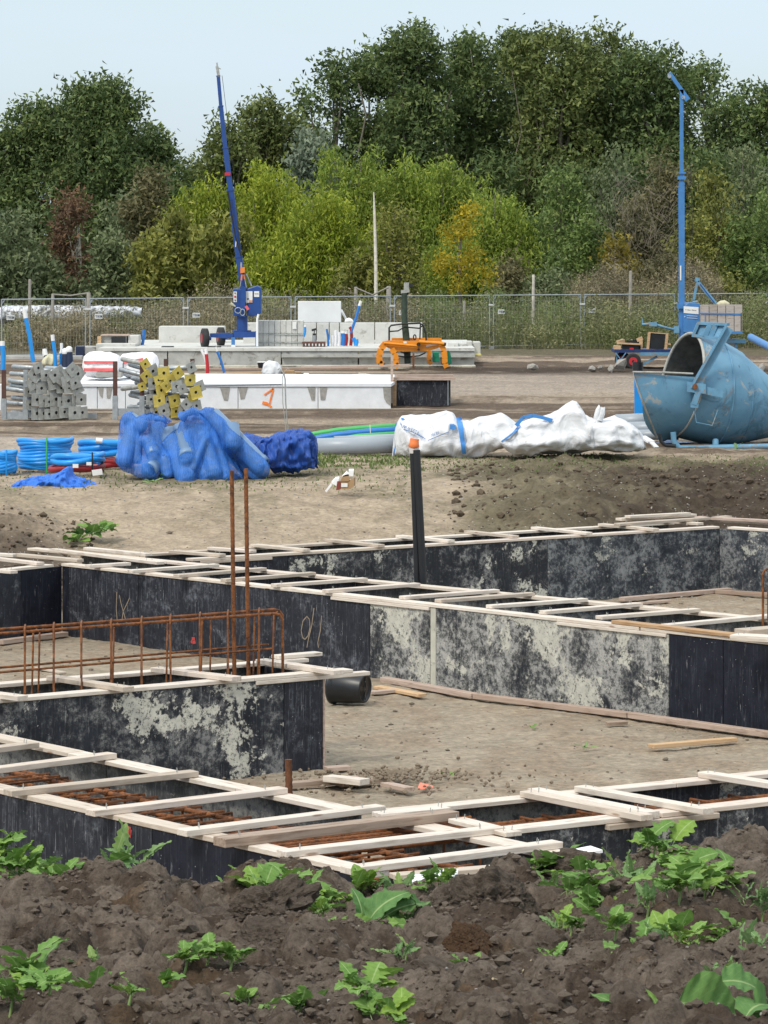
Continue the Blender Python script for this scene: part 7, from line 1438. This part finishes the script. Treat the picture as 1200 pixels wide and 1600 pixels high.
PL = [(28,1366,58,9,'s','leafy weed cluster at the left edge in front of the black panel'),(70,1362,48,8,'s','weed at the left with pale dry stalks before it'),(4,1350,50,7,'s','weed cut by the left edge of the photo, on the crest'),(95,1366,40,5,'r','small round-leaved weed at the end of the left crest cluster'),
 (165,1362,50,3,'o','plant with a few long smooth leaves under the pink paint mark'),(200,1362,62,7,'g','upright slender weed beside the smooth-leaved plant'),
 (35,1545,75,9,'s','big-leaved weed low at the left edge'),(15,1585,70,9,'s','weed in the lower left corner'),(62,1572,48,6,'r','small weed right of the lower left cluster'),(75,1590,40,5,'s','weed at the bottom left touching the photo\'s lower border'),
 (155,1535,56,4,'r','round broad-leaved seedling at lower left'),(148,1508,40,5,'g','feathery seedling above the round broad-leaved one'),(242,1535,46,5,'s','seedling third from the left in the lower row'),(288,1532,38,5,'s','seedling left of the middle pair in the lower row'),(322,1530,45,6,'s','bushier seedling in the lower row'),(358,1532,42,5,'s','seedling at right of the bushier lower one'),(385,1545,34,4,'r','small seedling ending the lower left row'),
 (465,1560,50,6,'s','lone lobed seedling near the bottom middle'),(428,1555,16,2,'r','tiny two-leaved sprout left of the lone seedling'),(565,1590,60,8,'s','weed at the bottom middle with curled lobes'),(602,1594,56,8,'s','weed right of the curled one at the bottom middle'),(200,1598,28,5,'s','tiny weed at the bottom border left'),(375,1600,26,4,'s','tiny weed at the bottom border, left of the middle'),
 (380,1392,60,5,'r','plant with one broad pale leaf on the crest left of the middle'),(412,1400,52,7,'s','weed right of the broad pale leaf on the crest'),(445,1392,50,7,'s','weed in the crest row, middle'),(480,1402,52,7,'s','weed in the crest row left of the big smooth leaves'),(515,1402,56,8,'s','full weed in the crest row beside the big smooth leaves'),(502,1428,42,6,'s','low weed beneath the crest row'),
 (550,1475,64,5,'s','bright curled-leaf weed below the big smooth leaves'),(523,1470,40,4,'s','small weed left of the bright curled one'),(600,1375,44,6,'g','slender weed silhouetted before the white planks'),(575,1385,50,6,'r','weed behind the big smooth leaves'),(625,1385,46,5,'g','grey-green weed in front of the white plastic strip'),(705,1370,30,4,'r','little weed on the crest right of the white plastic'),
 (640,1452,50,7,'g','curly grey-green weed right of the big smooth leaves'),(685,1430,52,8,'s','compact light green weed left of the cracked clod'),(672,1412,40,5,'r','weed behind the compact light green one'),(725,1502,26,2,'r','single rounded leaf lying below the brown peat'),(630,1498,38,5,'g','low grassy weed in the centre of the soil'),
 (868,1352,60,8,'s','tall weed on the crest right of the white planks'),(845,1348,44,5,'s','weed on the crest just right of the last cross plank'),(862,1392,40,6,'g','slender yellow-green weed behind the right clod'),(925,1400,66,10,'s','large lobed weed left in the right-hand patch'),(958,1388,58,8,'s','upright lobed weed in the right-hand patch'),(905,1425,60,7,'s','spreading weed at the left of the right-hand patch'),
 (940,1425,62,8,'s','full weed in front of the large lobed one'),(985,1405,52,7,'g','dark feathery weed in the middle of the right-hand patch'),(1020,1392,58,8,'s','weed left of the tallest one at right'),(1050,1372,66,9,'s','tallest weed on the right-hand crest'),(1078,1392,52,7,'s','weed just right of the tallest one'),(1100,1420,66,9,'s','broad leafy weed at right, middle height'),
 (1060,1440,62,9,'s','broad weed left of the middle-height one at right'),(1140,1442,60,8,'s','weed with long flat leaves near the right edge'),(1120,1405,52,7,'s','weed behind the broad leafy ones at right'),(890,1452,44,6,'s','weed beside the rounded clod'),(870,1440,34,5,'g','small grey weed left of the right-hand patch'),(980,1478,56,8,'s','curled weed above the middle right of the soil'),(960,1470,42,6,'s','small weed left of the curled one'),
 (1020,1490,40,7,'g','low fine weed in the right lower half'),(1060,1492,50,5,'r','weed with one long tilted leaf in the right lower half'),(1010,1450,42,6,'g','fine weed between the two broad ones'),(1185,1470,56,7,'g','fine weed at the right edge'),(1190,1425,60,6,'g','thin grassy weed at the right edge, upper'),(1185,1390,40,5,'s','weed in the upper right of the bank'),(1150,1350,30,5,'g','tiny weed on the right crest'),
 (920,1508,34,3,'r','small sprout with two leaves at the right of the brown patch'),(862,1490,34,4,'s','small weed under the low clod'),(1130,1520,40,5,'g','fine weed above the big crinkled leaf'),(1075,1470,46,7,'s','weed filling the patch below the broad leafy ones'),(1000,1425,48,7,'s','weed filling the centre of the right-hand patch'),(640,1370,34,5,'r','weed in front of the white plastic')]
KD = {'s': LFs, 'r': LFr, 'g': LFg, 'o': LFo}
for (px,py,s,n,k,lb) in PL:
    plant(px, py, s*1.28, n+8, KD[k]+(LFs[:1] if k == 'r' else []), lb, GP, up=.85 if k != 'g' else 1.2, hstem=.25 if k in 'sg' else .1, seed=3)
# docks: leaves set by their base and tip
def setleaf(parent, me, base, tip, dy, wid=1.0, face=(0,-.75,.65), Yb=None):
    o = bpy.data.objects.new('leaf', me); COL.objects.link(o); o.parent = parent; Yp = parent.location.y+(Yb or 0); A = W(base[0], base[1], Yp); B = W(tip[0], tip[1], Yp+dy)
    y = (B-A); l = y.length; y.normalize(); z = Vector(face).normalized(); z = (z-y*z.dot(y)).normalized(); x = y.cross(z); s = l*1.03
    M = Matrix.Translation(A) @ Matrix((x, y, z)).transposed().to_4x4() @ Matrix.Diagonal((s*wid, s, s, 1)); o.matrix_local = wmat(parent).inverted() @ M; return o
p = mound_pt(582, 1450); p.y -= .25; t = thing('dock_plant', 'dock plant with two large smooth dark green leaves in the middle of the bank', 'plant', tuple(p), 'docks on the bank')
setleaf(t, LFo[2], (572,1450), (620,1382), .02, .95, (-.5,-.7,.5)); setleaf(t, LFo[1], (566,1446), (560,1384), .05, .95, (.5,-.8,.2)); setleaf(t, LFo[2], (590,1452), (625,1400), .12, .8, (.6,-.5,.5))
setleaf(t, LFo[0], (590,1440), (676,1393), .2, .8, (0,-.6,.8)); setleaf(t, LFo[0], (600,1420), (640,1388), .25, 1.0, (0,-.5,.9)); setleaf(t, LFo[1], (585,1452), (545,1425), -.05, .8, (0,-.5,.9)); setleaf(t, LFs[1], (590,1450), (640,1440), -.06, .9, (0,-.6,.8)); setleaf(t, LFs[2], (586,1452), (612,1436), -.08, 1.0, (0,-.7,.7))
p = mound_pt(1150, 1596); t = thing('burdock_plant', 'plant with one huge crinkled pale-veined leaf in the lower right corner', 'plant', tuple(p), 'docks on the bank')
setleaf(t, LBIG, (1050,1562), (1172,1612), .04, 1.05, (.10,-.92,.30), -.25); part('petiole', t, STEM, lambda b: b.tube([W(1052,1563,p.y-.25), W(1050,1600,p.y-.24), W(1060,1650,p.y-.2)], [.006,.007,.008], 7))
setleaf(t, LFo[2], (1160,1600), (1205,1545), .1, 1.5, (-.5,-.6,.6), -.1); setleaf(t, LBIG, (1120,1535), (1215,1540), .05, .62, (0,-.6,.8), .02); setleaf(t, LFo[2], (1165,1585), (1225,1575), .1, 1.7, (.1,-.9,.4), -.05); setleaf(t, LBIG, (1130,1620), (1045,1600), -.1, .5, (0,-.7,.7), -.35)
p = mound_pt(1005, 1596); t = thing('dock_plant', 'narrow yellowing curved leaves left of the huge crinkled leaf', 'plant', tuple(p), 'docks on the bank')
setleaf(t, LFo[0], (1014,1612), (940,1543), 0, .75, (.2,-.5,.8)); setleaf(t, LFo[0], (1040,1606), (1018,1546), 0, .5, (.4,-.8,.3))
# bigger green plant on the far left bank and leaves on sand
p = Vector((G(140,850,-.45))); 
def gplant(px, py, z, size, n, kinds, label, seed):
    r = random.Random(seed); p = G(px, py, z); sc_ = size*p.y/F; t = thing('weed_plant', label, 'plant', tuple(p), 'weeds growing by the pit')
    for k in range(n):
        o = bpy.data.objects.new('leaf', r.choice(kinds)); COL.objects.link(o); o.parent = t; s = sc_*r.uniform(.6,1); o.scale = (s*1.3, s, s); o.rotation_euler = Euler((r.uniform(.15,.9), r.uniform(-.4,.4), 6.28*k/n+r.uniform(-.3,.3))); o.location = (r.uniform(-.3,.3)*sc_, r.uniform(-.2,.2)*sc_, 0)
for i, (x, y, s, n) in enumerate(((118,846,26,8),(135,838,34,10),(155,832,34,10),(172,830,22,7))): gplant(x, y, -.42+.05*i, s, n, LFo+LFr, ['dark green weed left in the clump on the left bank','second weed of the clump on the left bank','biggest weed of the clump on the left bank','smallest weed at the right of the left bank clump'][i], i)
gplant(706,1214,PIT+.03,26,3,LFo[:1]+LFr,'uprooted sprig with a flat yellow-green leaf on the sand',77); gplant(915,1170,PIT+.02,24,5,LFg,'small sprawling green weed on the sand at right',78); gplant(832,1138,PIT+.02,12,4,LFr,'tiny yellow-green weed on the sand near the battens',79)
gplant(252,752,-.02,26,9,LFs+LFg,'green weed in front of the left net sack',80); gplant(240,757,-.03,22,7,LFg,'smaller weed left of the one in front of the net sack',81); gplant(1155,702,0,16,6,LFg,'grass-like tuft under the skid of the skip',82)
# white plastic strip and stalks on the crest
P0 = mound_pt(660,1374); sack_t = thing('plastic_sheet', 'crumpled white plastic strip between the crest and the end of the near formwork', 'plastic sheet', tuple(W(680,1375,18.9)))
sack('sheet', sack_t, EPS, 18.9, [(635,1374),(650,1370),(680,1366),(700,1362),(715,1361)], [(635,1386),(650,1390),(700,1384),(715,1378)], .12, 91, wr=.03, nx=60, nt_=20, wfreq=5)
tag(MB().obox(W(905,1332,19.6), (.10,.05,.01), (-.03,.07,0), (0,0,.008)).build('plastic_scrap', WHITE, loc=W(905,1332,19.6)), 'white plastic scrap at the end plank by the right crest weed', 'plastic scrap')
for i, pts in enumerate(([(60,1352),(100,1357),(140,1372)], [(20,1366),(60,1360),(90,1364)], [(275,1352),(285,1365),(300,1378)], [(770,1528),(800,1512),(830,1500)], [(902,1368),(912,1352),(916,1340)])):
    V = []
    for x, y in pts: q = mound_pt(x, y); V.append(q+Vector((0,0,.03)))
    tag(MB().tube(V, [.004,.0035,.002], 5).build('dry_stalk', simple('straw', (.40,.32,.20), .8, 0, .2, 8, 0), loc=V[0]), ['dry pale stalk lying before the left crest weeds','second dry stalk at the left edge','thin dry twig sticking up beside the lone plant','thin root lying in the middle right soil','dry stalk standing beside the right crest weeds'][i], 'stalk')
for o in bpy.data.objects:
    if '_n' in o: del o['_n']
    if '_nt' in o: del o['_nt']
